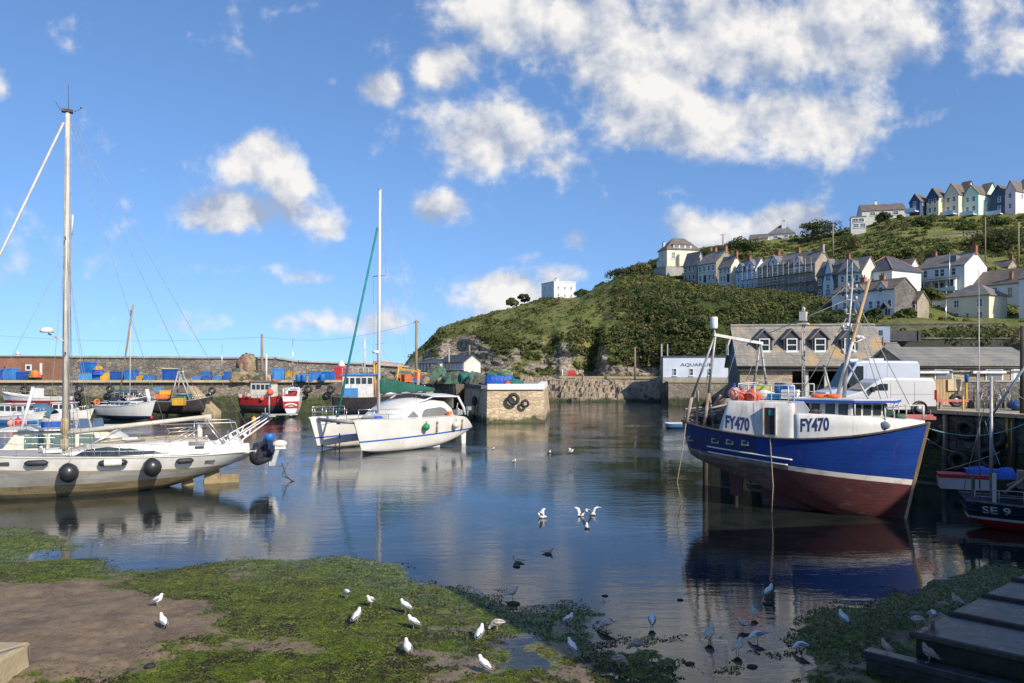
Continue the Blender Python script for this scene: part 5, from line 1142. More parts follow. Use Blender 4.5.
b=MB(); b.box((7.1,.0,8.15),(.25,1.0,.12)); b.tube([(7.2,.5,7.3),(7.7,.9,7.6)],.03,5); b.lathe([(.02,0),(.25,.05),(.25,.15),(.02,.2)],(7.5,.3,7.5),10); b.build('radar',M['white_paint'],m2)
for y_ in (-.6,.45): b=MB(); b.tube([(7.2,y_,8.6),(7.25,y_,10.9)],.012,4); b.build('whip_aerial',M['white_clean'],m2)
b=MB(); b.tube([(6.7,0,4.95),(7.35,-.1,7.4)],.075,8,1); b.tube([(7.35,-.1,7.4),(8.05,-.2,10.05)],[.075,.06],8,0); b.build('derrick',[M['wood_tan'],M['white_rusty']],TR)
b=MB()
for q0,q1 in (((7.3,0,9.6),(9.6,0,4.6)),((7.3,0,9.2),(8.6,-.9,4.95)),((7.3,0,9.2),(8.6,.9,4.95)),((7.2,0,8.6),(5.4,-1.5,4.9)),((7.2,0,8.6),(5.4,1.5,4.9)),((8.05,-.2,10.0),(7.2,-.05,7.6)),((7.3,0,10.0),(5.3,0,8.3)),((7.3,0,9.3),(2.9,0,7.5))): b.tube([q0,q1],.016,4)
b.build('stay',M['galv'],TR)
b=MB(); b.tube([(7.2,-.05,6.4),(8.15,-.9,4.95)],.045,6); b.tube([(6.6,-.3,4.9),(6.2,-.2,6.4)],.05,6); b.build('strut',M['galv'],TR)
# rails, deck gear
b=MB(); pts=[(2.95+.24*i,-1.75,4.8) for i in range(0,11)]; rail(b,pts,.72,.022,(.5,),3); rail(b,[(x,1.75,z) for x,y,z in pts],.72,.022,(.5,),3); rail(b,[(2.95,-1.75+.7*i,4.85) for i in range(6)],.72,.022,(.5,),2); b.build('rail',M['white_clean'],TR)
b=MB(); rail(b,[HT.pt(.86,HT.g('zs',.86),-1)+Vector((0,.1,.4)),HT.pt(.93,HT.g('zs',.93),-1)+Vector((0,.1,.35)),HT.pt(.985,HT.g('zs',.985),-1)+Vector((0,.08,.2)),HT.pt(.985,HT.g('zs',.985),1)+Vector((0,-.08,.2)),HT.pt(.86,HT.g('zs',.86),1)+Vector((0,-.1,.4))],.55,.03,()); b.build('bow_rail',M['white_rusty'],TR)
b=MB(); b.tube([(9.0,-.35,4.2),(9.35,-.2,4.2)],.18,8); b.box((8.7,0,4.3),(.5,.6,.3)); b.build('winch',M['net_green'],TR)
p=HT.pt(.86,HT.g('zs',.86)+.25,-1); b=MB(); b.sphere((p.x,p.y+.02,p.z),(.22,.06,.17),10,6); b.build('fairlead',M['panel_bluegrey'],TR)
b=MB(); b.tube([(5.6,-1.5,4.42),(6.3,-1.55,4.42)],.12,8); b.sphere((5.6,-1.5,4.42),.12,8,6); b.sphere((6.3,-1.55,4.42),.12,8,6); b.build('fender',M['black_rubber'],TR)
b=MB(); b.tube([(.55,-1.9,3.7),(.45,-2.0,2.6),(.2,-2.1,1.0),(.35,-2.0,.1)],.02,5); b.tube([HT.pt(.435,3.3,-1,.04),HT.pt(.435,2.2,-1,.05),(4.55,-2.05,1.2),(4.5,-2.1,.02)],.02,5); b.build('mooring_rope',M['rope_tan'],TR)
trm=Matrix.Translation(TR.location)@Matrix.Rotation(A,4,'Z')
def tr(x,y,z): return trm@Vector((x,y,z))
def cyl_thing(name,mat,loc,r,h,label,cat,lid=None,n=14,group=None):
    t=thing(name,loc,label,cat,group=group); b=MB(); b.lathe([(.02,0),(r*.88,0),(r,h*.1),(r,h*.85),(r*.92,h),(.02,h)],n=n); b.torus((0,0,h*.62),r,.015,'z',12,5); b.build('body',M[mat],t)
    if lid: b=MB(); b.lathe([(r*1.02,h*.93),(r*1.02,h+.02),(.02,h+.03)],n=n); b.build('lid',M[lid],t)
    return t
def crate(name,mat,loc,w,d,h,rz,label,cat='crate',lid=None,group=None,fill=None,stackn=1):
    t=thing(name,loc,label,cat,rz,group); b=MB(); k=.05
    b.box((0,0,k/2+.03),(w*.92,d*.92,k)); 
    for sx_ in (-1,1): b.box((sx_*(w/2-k/2),0,h/2+.03),(k,d,h)); b.box((0,sx_*(d/2-k/2),h/2+.03),(w-2*k,k,h))
    for sx_ in (-1,1): b.box((sx_*w*.3,-d/2-.02,h/2),(.06,.05,h*.9)); b.box((sx_*w/2*1.0,0,h*.93),(.07,d+.05,.07)); b.box((0,sx_*d/2,h*.93),(w-.05,.07,.06))
    b.build('tub',M[mat],t)
    if lid: b=MB(); b.box((0,0,h+.08),(w+.08,d+.08,.1),taper=.94); b.build('lid',M[lid],t)
    if fill: b=MB(); [b.sphere((rng.uniform(-.35,.35)*w,rng.uniform(-.35,.35)*d,h*.9+rng.random()*.15),(w*.22,d*.22,h*.25),8,5) for _ in range(7)]; b.build('contents',M[fill],t)
    return t
def buoy(loc,r,mat,label,name='buoy',group=None,cat='buoy'):
    t=thing(name,loc,label,cat,group=group); b=MB(); b.lathe([(.02,-r),(r*.45,-r*.9),(r*.85,-r*.5),(r,0),(r*.85,r*.5),(r*.4,r*.92),(r*.16,r*1.05),(.02,r*1.05)],n=16); b.build('ball',M[mat],t)
    b=MB(); b.lathe([(r*.17,r),(r*.2,r*1.25),(r*.1,r*1.35),(.01,r*1.35)],n=8); b.torus((0,0,r*1.42),r*.13,r*.05,'y',10,5); b.build('eye',M['blue_trim'],t); return t
buoy(P(734.5,391.5,34.3)+Vector((0,0,-.1)),.30,'pink_buoy','pale faded orange buoy at the after end of the trawler shelter')
buoy(P(741.5,397,34.2)+Vector((0,0,-.02)),.33,'orange_buoy','bright orange buoy in front of the pale one on the trawler shelter')
buoy(P(752.5,396,33.9)+Vector((0,0,-.02)),.34,'orange_buoy','bright orange buoy nearest the railing on the trawler shelter')
crate('fish_box','crate_lightblue',tr(4.35,-.9,4.88),.9,.6,.22,A,'flat light blue fish box on the trawler shelter')
cyl_thing('drum','crate_blue',tr(4.75,-.3,4.88),.28,.62,'dark blue drum on the trawler shelter','drum')
cyl_thing('drum','crate_lightblue',tr(4.2,.3,4.88),.25,.68,'light blue drum beside the railing on the trawler shelter','drum',lid='crate_blue')
t=thing('sack',tr(3.85,-1.0,4.86),'white bulging sack on the trawler shelter','sack',A); b=MB(); b.sphere((0,0,.2),(.38,.3,.24),12,8); b.sphere((.3,.1,.16),(.25,.22,.18),10,6); b.build('bag',M['gelcoat'],t)
t=thing('net_bundle',tr(3.6,-.3,4.86),'yellow green net bundle on the trawler shelter','net',A); b=MB(); [b.sphere((rng.uniform(-.3,.3),rng.uniform(-.3,.3),rng.uniform(.12,.5)),rng.uniform(.14,.22),8,5) for _ in range(16)]; b.build('net',M['lime_stuff'],t)
t=thing('tray',tr(5.0,-1.0,4.9),'white plastic tray stack on the trawler shelter','tray',A); b=MB(); [b.box((0,0,.08+.14*i),(.7,.5,.12),taper=.95) for i in range(3)]; b.build('tray',M['white_clean'],t)
for dx,lb in ((6.15,'orange life ring lying on the trawler wheelhouse roof, the after one'),(6.75,'orange life ring lying on the trawler wheelhouse roof, the forward one')):
    t=thing('life_ring',tr(dx,-1.0,5.03),lb,'life ring',A); b=MB(); b.torus((0,0,.05),.24,.07,'z',16,7); b.build('ring',M['orange_stuff'],t)

# ---- yacht at the left
AY=math.atan2(-.454,-.89)
YA=thing('sailing_yacht',(-14.4,42.0,0),'large white and grey sailing yacht aground at the left with two round black fenders','yacht',AY)
HYT=Hull(15.5,{'hb':[(0,1.25),(.1,1.6),(.3,1.98),(.5,2.08),(.7,1.85),(.88,1.0),(.97,.3),(1,.06)],
 'zs':[(0,1.78),(.2,1.75),(.5,1.92),(.8,2.2),(1,2.5)],'zk':[(0,1.18),(.08,.85),(.18,.38),(.3,-.1),(.5,-.4),(.8,-.3),(1,.2)],
 'p':[(0,.5),(.3,.4),(.6,.38),(.85,.6),(1,.9)],'xo':[(0,-.55),(.15,-.1),(.7,.2),(1,1.6)]})
gl=lambda u:HYT.g('zs',u)-.68+.05*u
HYT.mesh([lambda u:.22+.35*max(0,.3-u)*3,lambda u:.62+.5*max(0,.25-u),lambda u:gl(u)-.06,gl],n=36,rows=4).build('hull',[M['hull_foul_dark'],M['hull_foul'],M['hull_grey'],M['gold_line'],M['white_paint']],YA)
HYT.deck(-.03,0,.985).build('deck',M['grey_deck'],YA)
HYT.strake(lambda u:HYT.g('zs',u),.035,0,1,off=.0).build('toe_rail',M['offwhite_wall'],YA)
b=MB(); rg=[]
for x,w_,h_ in ((1.9,1.0,.25),(2.3,1.2,.62),(3.6,1.3,.72),(5.2,1.3,.66),(6.6,1.25,.60),(7.6,1.1,.52),(8.8,.9,.3),(9.3,.75,.05)):
    rg.append([(x,w_+.12,1.78),(x,w_,1.82+h_*.85),(x,w_*.8,1.84+h_),(x,0,1.9+h_),(x,-w_*.8,1.84+h_),(x,-w_,1.82+h_*.85),(x,-w_-.12,1.78)])
b.rings(rg,closed=False,cap=False); b.add(rg[0],[tuple(range(7))]); b.add(rg[-1],[tuple(range(6,-1,-1))]); ct=b.build('coachroof',[M['gelcoat'],W('deck_paint',(.46,.44,.39),(.36,.345,.30),sc=2,rough=.75,streak=(.25,.22,.17),sa=.6)],YA)
for p_ in ct.data.polygons:
    if p_.normal.z>.8: p_.material_index=1
b=MB()
for x_ in (3.2,4.6,6.9): b.b2((x_,-.75,2.5),(x_+.7,-.25,2.62)); 
b.b2((5.3,.25,2.48),(6.2,.85,2.6)); b.build('hatch',M['glass_grey'],ct)
b=MB()
for y_ in (-1.05,1.05): b.tube([(2.8,y_,2.62),(4.5,y_,2.70),(7.2,y_*.92,2.5)],.022,5)
b.build('grab_rail',M['wood_tan'],ct)
for x_,y_ in ((2.4,.8),(2.9,-.6),(3.4,.5),(7.9,.3),(8.2,-.4),(9.9,.2)):
    b=MB(); b.lathe([(.02,0),(.10,0),(.07,.09),(.11,.16),(.02,.18)],(x_,y_,2.5 if x_<7.5 else 2.25),10); b.build('winch',M['alu'],ct)
b=MB()
for k_ in range(5): b.tube([(8.7,.1*k_-.2,2.2),(7.0,.14*k_-.3,2.58),(3.0,.16*k_-.35,2.66)],.014,4)
b.build('halyards',M['rope_tan'],ct)
b=MB(); q=[(4.2,.15),(4.9,.42),(6.2,.40),(7.0,.52),(7.9,.42),(8.5,.12)]
pts=[]
for sy in (1,):
    top=[(x,1.40-.14*(h_/.55)-max(0,x-7)*.13,1.82+h_) for x,h_ in q]; bot=[(x,1.42-max(0,x-7)*.135,1.90) for x,h_ in q]
    b.add(top+bot,[(i,i+1,i+7,i+6) for i in range(5)])
o=b.build('window_strip',M['glass'],ct)
for x0,x1,z0,z1 in ((2.5,3.3,2.25,2.42),(2.55,3.0,2.05,2.18)):
    b=MB(); b.add([(x0,1.34,z0),(x1,1.36,z0),(x1,1.30,z1),(x0,1.28,z1)],[(0,1,2,3)]); b.build('vent',M['glass'],ct)
b=MB(); b.box((9.4,0,2.15),(.8,.8,.14)); b.box((6.0,0,2.62),(.7,.6,.08)); b.build('hatch',M['gelcoat'],YA)
# mast, boom, rigging
b=MB(); b.tube([(8.9,0,1.9),(8.86,0,10),(8.78,0,19.0)],[.14,.135,.11],12); ms=b.build('mast',M['mast_cream'],YA)
for z,w_ in ((6.9,.55),(12.6,.6)): b=MB(); b.tube([(8.88,-w_,z),(8.86,w_,z+.12)],.035,6); b.build('spreader',M['rub_dark'],ms)
b=MB(); b.box((8.8,0,19.1),(.5,.3,.14)); b.tube([(8.75,0,19.1),(8.75,0,20.4)],.012,4); b.tube([(9.1,0,19.1),(9.3,0,19.5)],.012,4); b.tube([(8.5,0,19.1),(8.2,0,19.3)],.012,4); b.sphere((8.2,0,19.35),.05,6,4); b.build('masthead',M['rub_dark'],ms)
b=MB(); b.lathe([(.02,0),(.3,.0),(.31,.12),(.2,.24),(.02,.25)],(9.65,.25,8.0),14); b.build('radome',M['white_clean'],ms); b=MB(); b.beam((8.95,.1,7.6),(9.6,.25,7.95),.08,.08); b.build('radar_bracket',M['galv'],ms)
b=MB(); b.tube([(8.6,.15,12.9),(8.55,.2,13.9)],.045,6); b.build('aerial',M['white_clean'],ms)
b=MB(); b.lathe([(.02,-.45),(.17,-.4),(.2,0),(.17,.4),(.02,.45)],(8.9,.0,3.35),10); b.lathe([(.02,-.3),(.2,-.25),(.2,.25),(.02,.3)],(8.92,.05,2.45),10); b.build('winch',M['rope_tan'],ms)
b=MB(); b.tube([(8.8,0,3.02),(2.2,0,3.62)],[.13,.11],10); b.box((2.25,0,3.62),(.35,.2,.22)); bm_=b.build('boom',M['mast_cream'],YA)
b=MB(); b.tube([(8.6,.12,1.98),(6.4,.06,3.1)],.045,6); b.tube([(2.5,0,3.5),(1.4,.4,2.0)],.03,5); b.tube([(2.3,0,3.5),(1.2,-.4,2.0)],.02,5); b.build('kicker',M['steel_rail'],YA)
b=MB(); b.tube([(8.95,0,18.5),(15.2,0,2.6)],.055,7); b.build('furled_jib',M['mast_cream'],YA)
b=MB()
for q0,q1 in (((8.8,0,19),(.2,0,3.0)),((8.85,.0,18.6),(8.6,2.0,1.9)),((8.85,0,18.6),(8.6,-2.0,1.9)),((8.86,.6,12.6),(8.5,2.0,1.9)),((8.86,0,12.4),(9.6,1.9,1.95)),((8.86,0,12.4),(7.6,2.0,1.9)),((8.88,0,6.9),(7.9,2.0,1.9)),((8.86,0,12.4),(7.6,-2.0,1.9)),((8.9,0,12.0),(13.0,0,2.4)),((8.8,0,18.8),(4.0,1.6,1.9)),((8.62,.1,18.5),(8.7,.2,3.0)),((8.62,-.1,18.5),(8.7,-.2,3.0)),((8.8,0,18.9),(2.3,0,3.7))): b.tube([q0,q1],.011,4)
b.build('rigging',M['wire_grey'],YA)
# guard rails
b=MB(); base=[HYT.pt(u,HYT.g('zs',u),1)+Vector((0,-.08,0)) for u in np.linspace(.28,.97,11)]; rail(b,base,.62,.014); base=[HYT.pt(u,HYT.g('zs',u),-1)+Vector((0,.08,0)) for u in np.linspace(.28,.97,11)]; rail(b,base,.62,.014); b.build('guard_rail',M['steel_rail'],YA)
# bimini frame over the cockpit
b=MB(); z1=3.35
for y_ in (-1.25,1.25):
    b.tube([(4.5,y_,2.3),(4.2,y_,2.95),(2.9,y_,3.0)],.02,6); b.tube([(.6,y_,2.0),(1.0,y_,z1),(4.6,y_,z1)],.022,6); b.tube([(2.9,y_,2.3),(2.8,y_,z1)],.018,6); b.tube([(4.4,y_,2.4),(3.2,y_,3.0)],.015,5); b.tube([(3.8,y_,2.4),(2.9,y_,3.0)],.015,5)
for x in (1.0,2.8,4.6): b.tube([(x,-1.25,z1),(x,1.25,z1)],.02,6)
b.tube([(2.9,-1.25,3.0),(2.9,1.25,3.0)],.018,6); b.tube([(4.2,-1.25,2.95),(4.2,1.25,2.95)],.018,6); b.build('bimini_frame',M['alu'],YA)
# cockpit coaming, stern arch
b=MB(); b.b2((.3,-1.35,1.7),(2.3,-.95,2.2)); b.b2((.3,.95,1.7),(2.3,1.35,2.2)); b.build('coaming',M['gelcoat'],YA)
b=MB()
for y_ in (-1.15,1.15):
    a0,a1=Vector((1.75 if y_<0 else 1.55,y_,1.95)),Vector((-.9,y_*.8,3.55)); d=(a1-a0); nrm=Vector((d.z,0,-d.x)).normalized()
    N_=14
    for e in (-1,1):     # two long edges, webs between the lightening holes
        b.beam(a0+nrm*.17*e,a1+nrm*.07*e,.07,.06)
    for i in range(4):
        f0=i*.14; wd=.17-.10*f0; c=a0+d*(f0+.02); b.beam(c-nrm*wd,c+nrm*wd,.06,.16)
    b.beam(a0+d*.5-nrm*.1,a0+d*.58+nrm*.1,.06,.05)
b.build('stern_arch',M['white_clean'],YA)
b=MB(); b.box((-.9,0,3.62),(.34,2.6,.07)); b.box((-1.6,.6,3.66),(1.5,.5,.06)); b.tube([(-.8,-.4,3.6),(-.8,-.4,4.0)],.03,5); b.tube([(-.9,.3,3.6),(-.9,.3,4.7)],.04,6); b.build('solar_panel',M['galv'],YA)
b=MB(); b.box((2.6,-.6,2.55),(.24,.24,.9)); b.sphere((2.6,-.6,3.1),(.16,.16,.22),8,6); b.build('wheel_pedestal',M['offwhite_wall'],YA)
b=MB(); b.torus((1.2,0,2.4),.42,.025,'x',18,6); b.build('steering_wheel',M['steel_rail'],YA)
t=b=MB(); b.prism([(1.5,-.3),(2.5,-.3),(2.35,.95),(1.75,.95),(1.65,.6)],-.14,.14,'y'); b.prism([(.7,-.3),(1.55,-.3),(1.6,.5),(.65,.42)],-.1,.1,'y'); b.prism([(2.8,-.3),(3.6,-.3),(3.5,.35),(3.0,.3)],-.14,.14,'y'); b.build('skeg',M['timber_stern'],YA)
# ports and long fenders let into the topsides
for u,w_,h_ in ((.74,.8,.16),(.145,.5,.16)):
    z=HYT.g('zs',u)-.34; p=HYT.pt(u,z,1); q=HYT.pt(u+.01,z,1); a=math.atan2(q.y-p.y,q.x-p.x); b=MB(); b.box((p.x,p.y,z),(w_,.04,h_),rz=a); b.build('portlight',M['rub_dark'],YA)
yam=Matrix.Translation(YA.location)@Matrix.Rotation(AY,4,'Z')
def ya(u,z,off): return yam@HYT.pt(u,z,1,off)
for u,zz,lb in ((8.62/15.5,1.28,'round black fender hanging from the yacht nearest the mast'),(5.02/15.5,1.32,'round black fender hanging nearest the stern of the yacht')):
    t=thing('fender',ya(u,zz,.44),lb,'fender'); b=MB(); b.lathe([(.02,-.45),(.2,-.42),(.38,-.25),(.45,0),(.38,.25),(.2,.42),(.08,.47),(.02,.5)],n=20,M=Matrix.Rotation(.25,3,'X')); b.build('ball',M['black_vinyl'],t)
    b=MB(); b.tube([(0,-.05,.45),(0,.3,.75)],.015,5); b.build('lanyard',M['rope_tan'],t)
for u,r,l,mt,lb in ((9.95/15.5,.14,1.0,'black_rubber','long black fender lying along the yacht hull towards its bow'),(6.75/15.5,.16,1.15,'fender_white','white cylinder fender with dark ends on the yacht hull'),(3.5/15.5,.14,.85,'black_rubber','short black fender on the yacht hull near its stern')):
    zz=HYT.g('zs',u)-.24; p=ya(u,zz,r*1.05); q=ya(u+.02,zz,r*1.05); a=math.atan2(q.y-p.y,q.x-p.x); t=thing('fender',p,lb,'fender',a); R_=Matrix.Rotation(PI/2,3,'Y')
    b=MB(); b.lathe([(.03,-l/2),(r*.6,-l*.44),(r,-l*.34),(r,l*.34),(r*.6,l*.44),(.03,l/2)],n=12,M=R_); b.build('body',M[mt],t)
    if mt=='fender_white':
        for s_ in (-1,1): b=MB(); b.lathe([(.03,s_*l*.56),(r*.75,s_*l*.5),(r*1.03,s_*l*.36),(r*1.03,s_*l*.33)],n=12,M=R_); b.build('end_cap',M['black_vinyl'],t)
# dinghy hung at the stern and its outboard
t=thing('dinghy',yam@Vector((-.55,.15,1.55)),'black inflatable dinghy hung under a dark cover at the yacht stern','dinghy',AY+PI/2-.55)
b=MB(); pts=[]
for i in range(19):
    a=-PI/2+PI*i/18; pts.append((.55+.55*math.cos(a),.05*math.sin(3*a),.42*math.sin(a)))
pts=[(-1.1,0,-.40),(-.5,.04,-.43)]+pts+[(-.5,.03,.43),(-1.1,0,.40)]
b.tube(pts,[.14,.2]+[.22]*19+[.2,.14],10); b.build('tube',M['black_vinyl'],t)
b=MB(); b.box((-.2,.06,0),(1.9,.06,.8)); b.build('floor',M['crate_dark'],t)
b=MB(); rg=[]
for i in range(11):
    x=-1.3+1.5*i/10; s_=math.sin(PI*(.08+.84*i/10))**.5
    rg.append([(x,.34*s_*math.cos(q)*(1+.2*math.sin(3*q+i)),.16+.55*s_*math.sin(q)*(1+.16*math.sin(4*q+i*1.3))) for q in [2*PI*j/18 for j in range(18)]])
b.rings(rg); b.build('cover',M['navy_cover'],t)
t=thing('dinghy_outboard',yam@Vector((-1.35,1.0,1.62)),'pale outboard motor with a bright blue bucket beside it at the yacht stern','outboard',AY)
b=MB(); b.sphere((0,0,.45),(.40,.22,.22),14,9); b.box((0,0,.26),(.6,.3,.16),taper=.9); b.build('cowl',M['offwhite_wall'],t); b=MB(); b.beam((.1,0,.3),(.35,0,-.55),.16,.22); b.box((.42,0,-.6),(.35,.14,.22)); b.build('leg',M['alu'],t)
b=MB(); b.lathe([(.02,0),(.24,0),(.28,.4),(.25,.42),(.02,.42)],(.55,.05,.62),12); b.build('blue_cap',M['crate_blue'],t)
b=MB(); b.tube([(-.45,0,-.6),(-.1,0,-1.3),(-.9,.3,-1.72)],.03,5); b.tube([(-.1,0,-.6),(-.3,.2,-1.3),(-.75,-.1,-1.72)],.03,5); b.build('tackle',M['rub_dark'],t)

# ---- catamaran
AC=math.atan2(-.77,-.64)
CA=thing('catamaran',(-5.5,64.4,0),'white sailing catamaran with a blue waterline stripe and green sail cover in mid harbour','catamaran',AC)
HC=Hull(12,{'hb':[(0,.35),(.06,.6),(.25,.82),(.5,.88),(.75,.75),(.92,.4),(1,.06)],'zs':[(0,1.3),(.045,1.75),(.1,2.2),(.17,2.32),(.5,2.36),(1,2.5)],'zk':[(0,1.0),(.12,.55),(.3,.08),(.55,-.1),(.8,0),(1,.25)],'p':[(0,.5),(.3,.3),(.6,.28),(.9,.5),(1,.7)],'xo':[(0,-.3),(.2,0),(.85,.15),(1,.75)]})
ln=lambda u:1.18-.28*u+.0
for sd in (2.6,-2.6):
    b=HC.mesh([lambda u:ln(u)-.05,lambda u:ln(u)+.07],n=30,rows=5); b.v=[(v[0],v[1]+sd,v[2]) for v in b.v]; b.build('hull',[M['gelcoat'],M['blue_trim'],M['gelcoat']],CA)
    b=HC.deck(.0,.0,.985,crown=.05); b.v=[(v[0],v[1]+sd,v[2]) for v in b.v]; b.build('deck',M['gelcoat'],CA)
    b=MB(); b.b2((3.6,sd-.16,-.35),(6.8,sd+.16,.2)); b.build('keel',M['gelcoat'],CA)
    b=MB(); b.prism([(.55,-.4),(.95,-.4),(1.05,.9),(.5,.9)],sd-.06,sd+.06,'y'); b.build('rudder',M['gelcoat'],CA)
b=MB(); b.b2((1.0,-1.9,1.35),(7.6,1.9,2.33)); b.build('bridge_deck',M['gelcoat'],CA)
b=MB(); b.tube([(11.4,-2.5,2.3),(11.4,2.5,2.3)],.14,8); [b.tube([(7.6,y_,2.25),(11.3,y_,2.3)],.02,4) for y_ in (-1.7,1.7)]; b.beam((8.0,0,2.1),(11.4,0,2.2),.2,.3); b.build('forebeam',M['grey_deck'],CA)
b=MB(); rg=[]
for x,w_,h_ in ((1.6,2.3,.9),(2.2,2.45,1.25),(3.5,2.5,1.42),(5.0,2.4,1.40),(6.2,2.2,1.15),(7.2,1.9,.6),(7.9,1.6,.1)):
    rg.append([(x,w_,2.3),(x,w_*.93,2.3+h_*.6),(x,w_*.75,2.3+h_*.92),(x,0,2.36+h_),(x,-w_*.75,2.3+h_*.92),(x,-w_*.93,2.3+h_*.6),(x,-w_,2.3)])
b.rings(rg,closed=False,cap=False); b.add(rg[0],[tuple(range(7))]); b.add(rg[-1],[tuple(range(6,-1,-1))]); cb_=b.build('cabin',M['gelcoat'],CA)
for q in ([(2.3,.12),(5.2,.12),(4.9,.66),(3.2,.78),(2.6,.62)],[(5.5,.12),(6.5,.12),(5.9,.58),(5.25,.64)],[(6.75,.1),(7.1,.1),(6.7,.4),(6.2,.52)]):
    b=MB(); 
    def cy(x,f_): 
        w_=float(np.interp(x,[1.6,2.2,3.5,5,6.2,7.2,7.9],[2.3,2.45,2.5,2.4,2.2,1.9,1.6])); h_=float(np.interp(x,[1.6,2.2,3.5,5,6.2,7.2,7.9],[.9,1.25,1.42,1.4,1.15,.6,.1])); return (x,w_*(1-.117*f_/max(.2,h_))+.05+.05*f_,2.3+f_)
    tp=sorted(q[2:]+[(q[0][0],q[0][1]+.02),(q[1][0],q[1][1]+.02)]); xs9=np.linspace(q[0][0],q[1][0],13); G9=[[cy(x,q[0][1]+(np.interp(x,[p[0] for p in tp],[p[1] for p in tp])-q[0][1])*j/4) for j in range(5)] for x in xs9]
    for i in range(12):
        for j in range(4): b.add([G9[i][j],G9[i+1][j],G9[i+1][j+1],G9[i][j+1]],[(0,1,2,3)],0,True)
    b.build('window',M['glass_grey'],cb_)
b=MB(); rg=[]
for y_ in np.linspace(-2.3,2.3,9):
    e=1-(y_/2.3)**2; rg.append([(1.0,y_,3.85+.18*e),(3.9,y_,3.95+.18*e),(3.9,y_,3.88+.18*e),(1.0,y_,3.78+.18*e)])
b.rings(rg,sm=False); 
for y_ in (-2.2,2.2): b.tube([(1.0,y_,3.85),(.3,y_,2.9),(.1,y_,2.3)],.10,8); b.tube([(3.8,y_,3.9),(5.0,y_*.9,3.5)],.06,6)
b.build('hardtop',M['white_clean'],CA)
b=MB(); b.b2((1.4,-2.1,2.9),(1.5,2.1,3.8)); b.build('spray_screen',M['glass_grey'],CA)
b=MB(); b.tube([(7.5,0,2.4),(7.35,0,19.9)],[.13,.1],10); cm=b.build('mast',M['white_clean'],CA)
b=MB(); b.tube([(7.4,-.75,13.3),(7.4,.75,13.3)],.03,6); b.build('spreader',M['galv'],cm); b=MB(); b.lathe([(.02,0),(.27,0),(.27,.18),(.02,.22)],(7.85,.1,7.3),12); b.beam((7.45,0,7.2),(7.8,.1,7.25),.06,.06); b.build('radome',M['white_clean'],cm)
b=MB(); b.tube([(7.4,-.5,8.0),(7.4,.6,8.1)],.02,5); b.tube([(7.35,0,19.9),(7.35,0,20.3)],.012,4); b.box((7.3,0,19.95),(.35,.12,.1)); b.build('masthead',M['galv'],cm)
b=MB(); b.tube([(7.35,0,4.15),(1.6,0,4.30)],.09,8); b.build('boom',M['alu'],CA)
b=MB(); rg=[]
for i in range(12):
    f_=i/11; x=7.5-6.0*f_; h_=.98*(1-f_)+.22; c=4.25+h_*.45
    rg.append([(x,(.13+.05*math.sin(i*2.1))*math.cos(a)*1.3,c+h_*.62*math.sin(a)) for a in [2*PI*j/10 for j in range(10)]])
b.rings(rg); b.build('sail_cover',M['green_cover'],CA)
b=MB(); b.tube([(7.6,0,17.0),(11.4,0,2.6)],.085,8); b.build('furled_jib',M['teal_sail'],CA)
b=MB()
for q0,q1 in (((7.35,0,17.4),(7.6,0,17.0)),((7.35,0,17.5),(5.6,2.6,2.4)),((7.35,0,17.5),(5.6,-2.6,2.4)),((7.4,.75,13.3),(7.35,0,19)),((7.4,.75,13.3),(5.8,2.6,2.4)),((7.4,-.75,13.3),(5.8,-2.6,2.4)),((7.3,0,19.8),(1.6,0,4.5)),((7.4,.5,8),(7.4,.6,4.4)),((11.4,0,2.3),(9.8,2.0,2.6))): b.tube([q0,q1],.012,4)
b.build('rigging',M['wire_grey'],CA)
b=MB()
for sd in (2.6,-2.6):
    rail(b,[HC.pt(u,HC.g('zs',u),1 if sd>0 else -1)+Vector((0,sd-(.08 if sd>0 else -.08),0)) for u in np.linspace(.68,.97,4)],.75,.022,(.5,)); 
rail(b,[HC.pt(.97,2.48,1)+Vector((-.2,-2.9,0)),(11.5,-1.2,2.45),(11.5,0,2.45),(11.5,1.2,2.45)],.75,.022,(.5,)); b.build('pulpit',M['steel_rail'],CA)
b=MB(); b.tube([(.4,2.2,2.3),(.5,1.6,3.0),(.9,1.9,2.4),(1.2,2.4,3.3)],.04,6); b.box((.6,1.8,2.5),(.6,.6,.4)); b.tube([(-.1,2.3,2.2),(-.1,2.3,2.7)],.05,6); b.box((-.2,2.3,2.8),(.35,.3,.3)); b.build('stern_gear',M['alu'],CA)
b=MB(); b.b2((2.5,2.75,2.4),(2.85,3.0,2.7)); b.build('red_bag',M['orange_stuff'],CA); b=MB(); b.sphere((8.9,1.6,2.5),(.4,.3,.12),8,5); b.build('blue_bag',M['blue_trim'],CA)
b=MB(); b.tube([(10.9,-2.5,.35),(10.9,-2.5,-.5)],.05,6); b.tube([(9.9,-1.7,1.2),(9.9,-1.7,-.5)],.05,6); b.build('prop_leg',M['wood_dark'],CA)
cam_=Matrix.Translation(CA.location)@Matrix.Rotation(AC,4,'Z')
def ca_(u,z,off): p=HC.pt(u,z,1,off); p.y+=2.6; return cam_@p
buoy(ca_(.50,1.72,.3),.28,'green_buoy','green fender hanging on the near hull of the catamaran',name='fender',cat='fender')
buoy(ca_(.22,1.68,.3),.28,'fender_white','white round fender near the stern of the catamaran',name='fender',cat='fender')
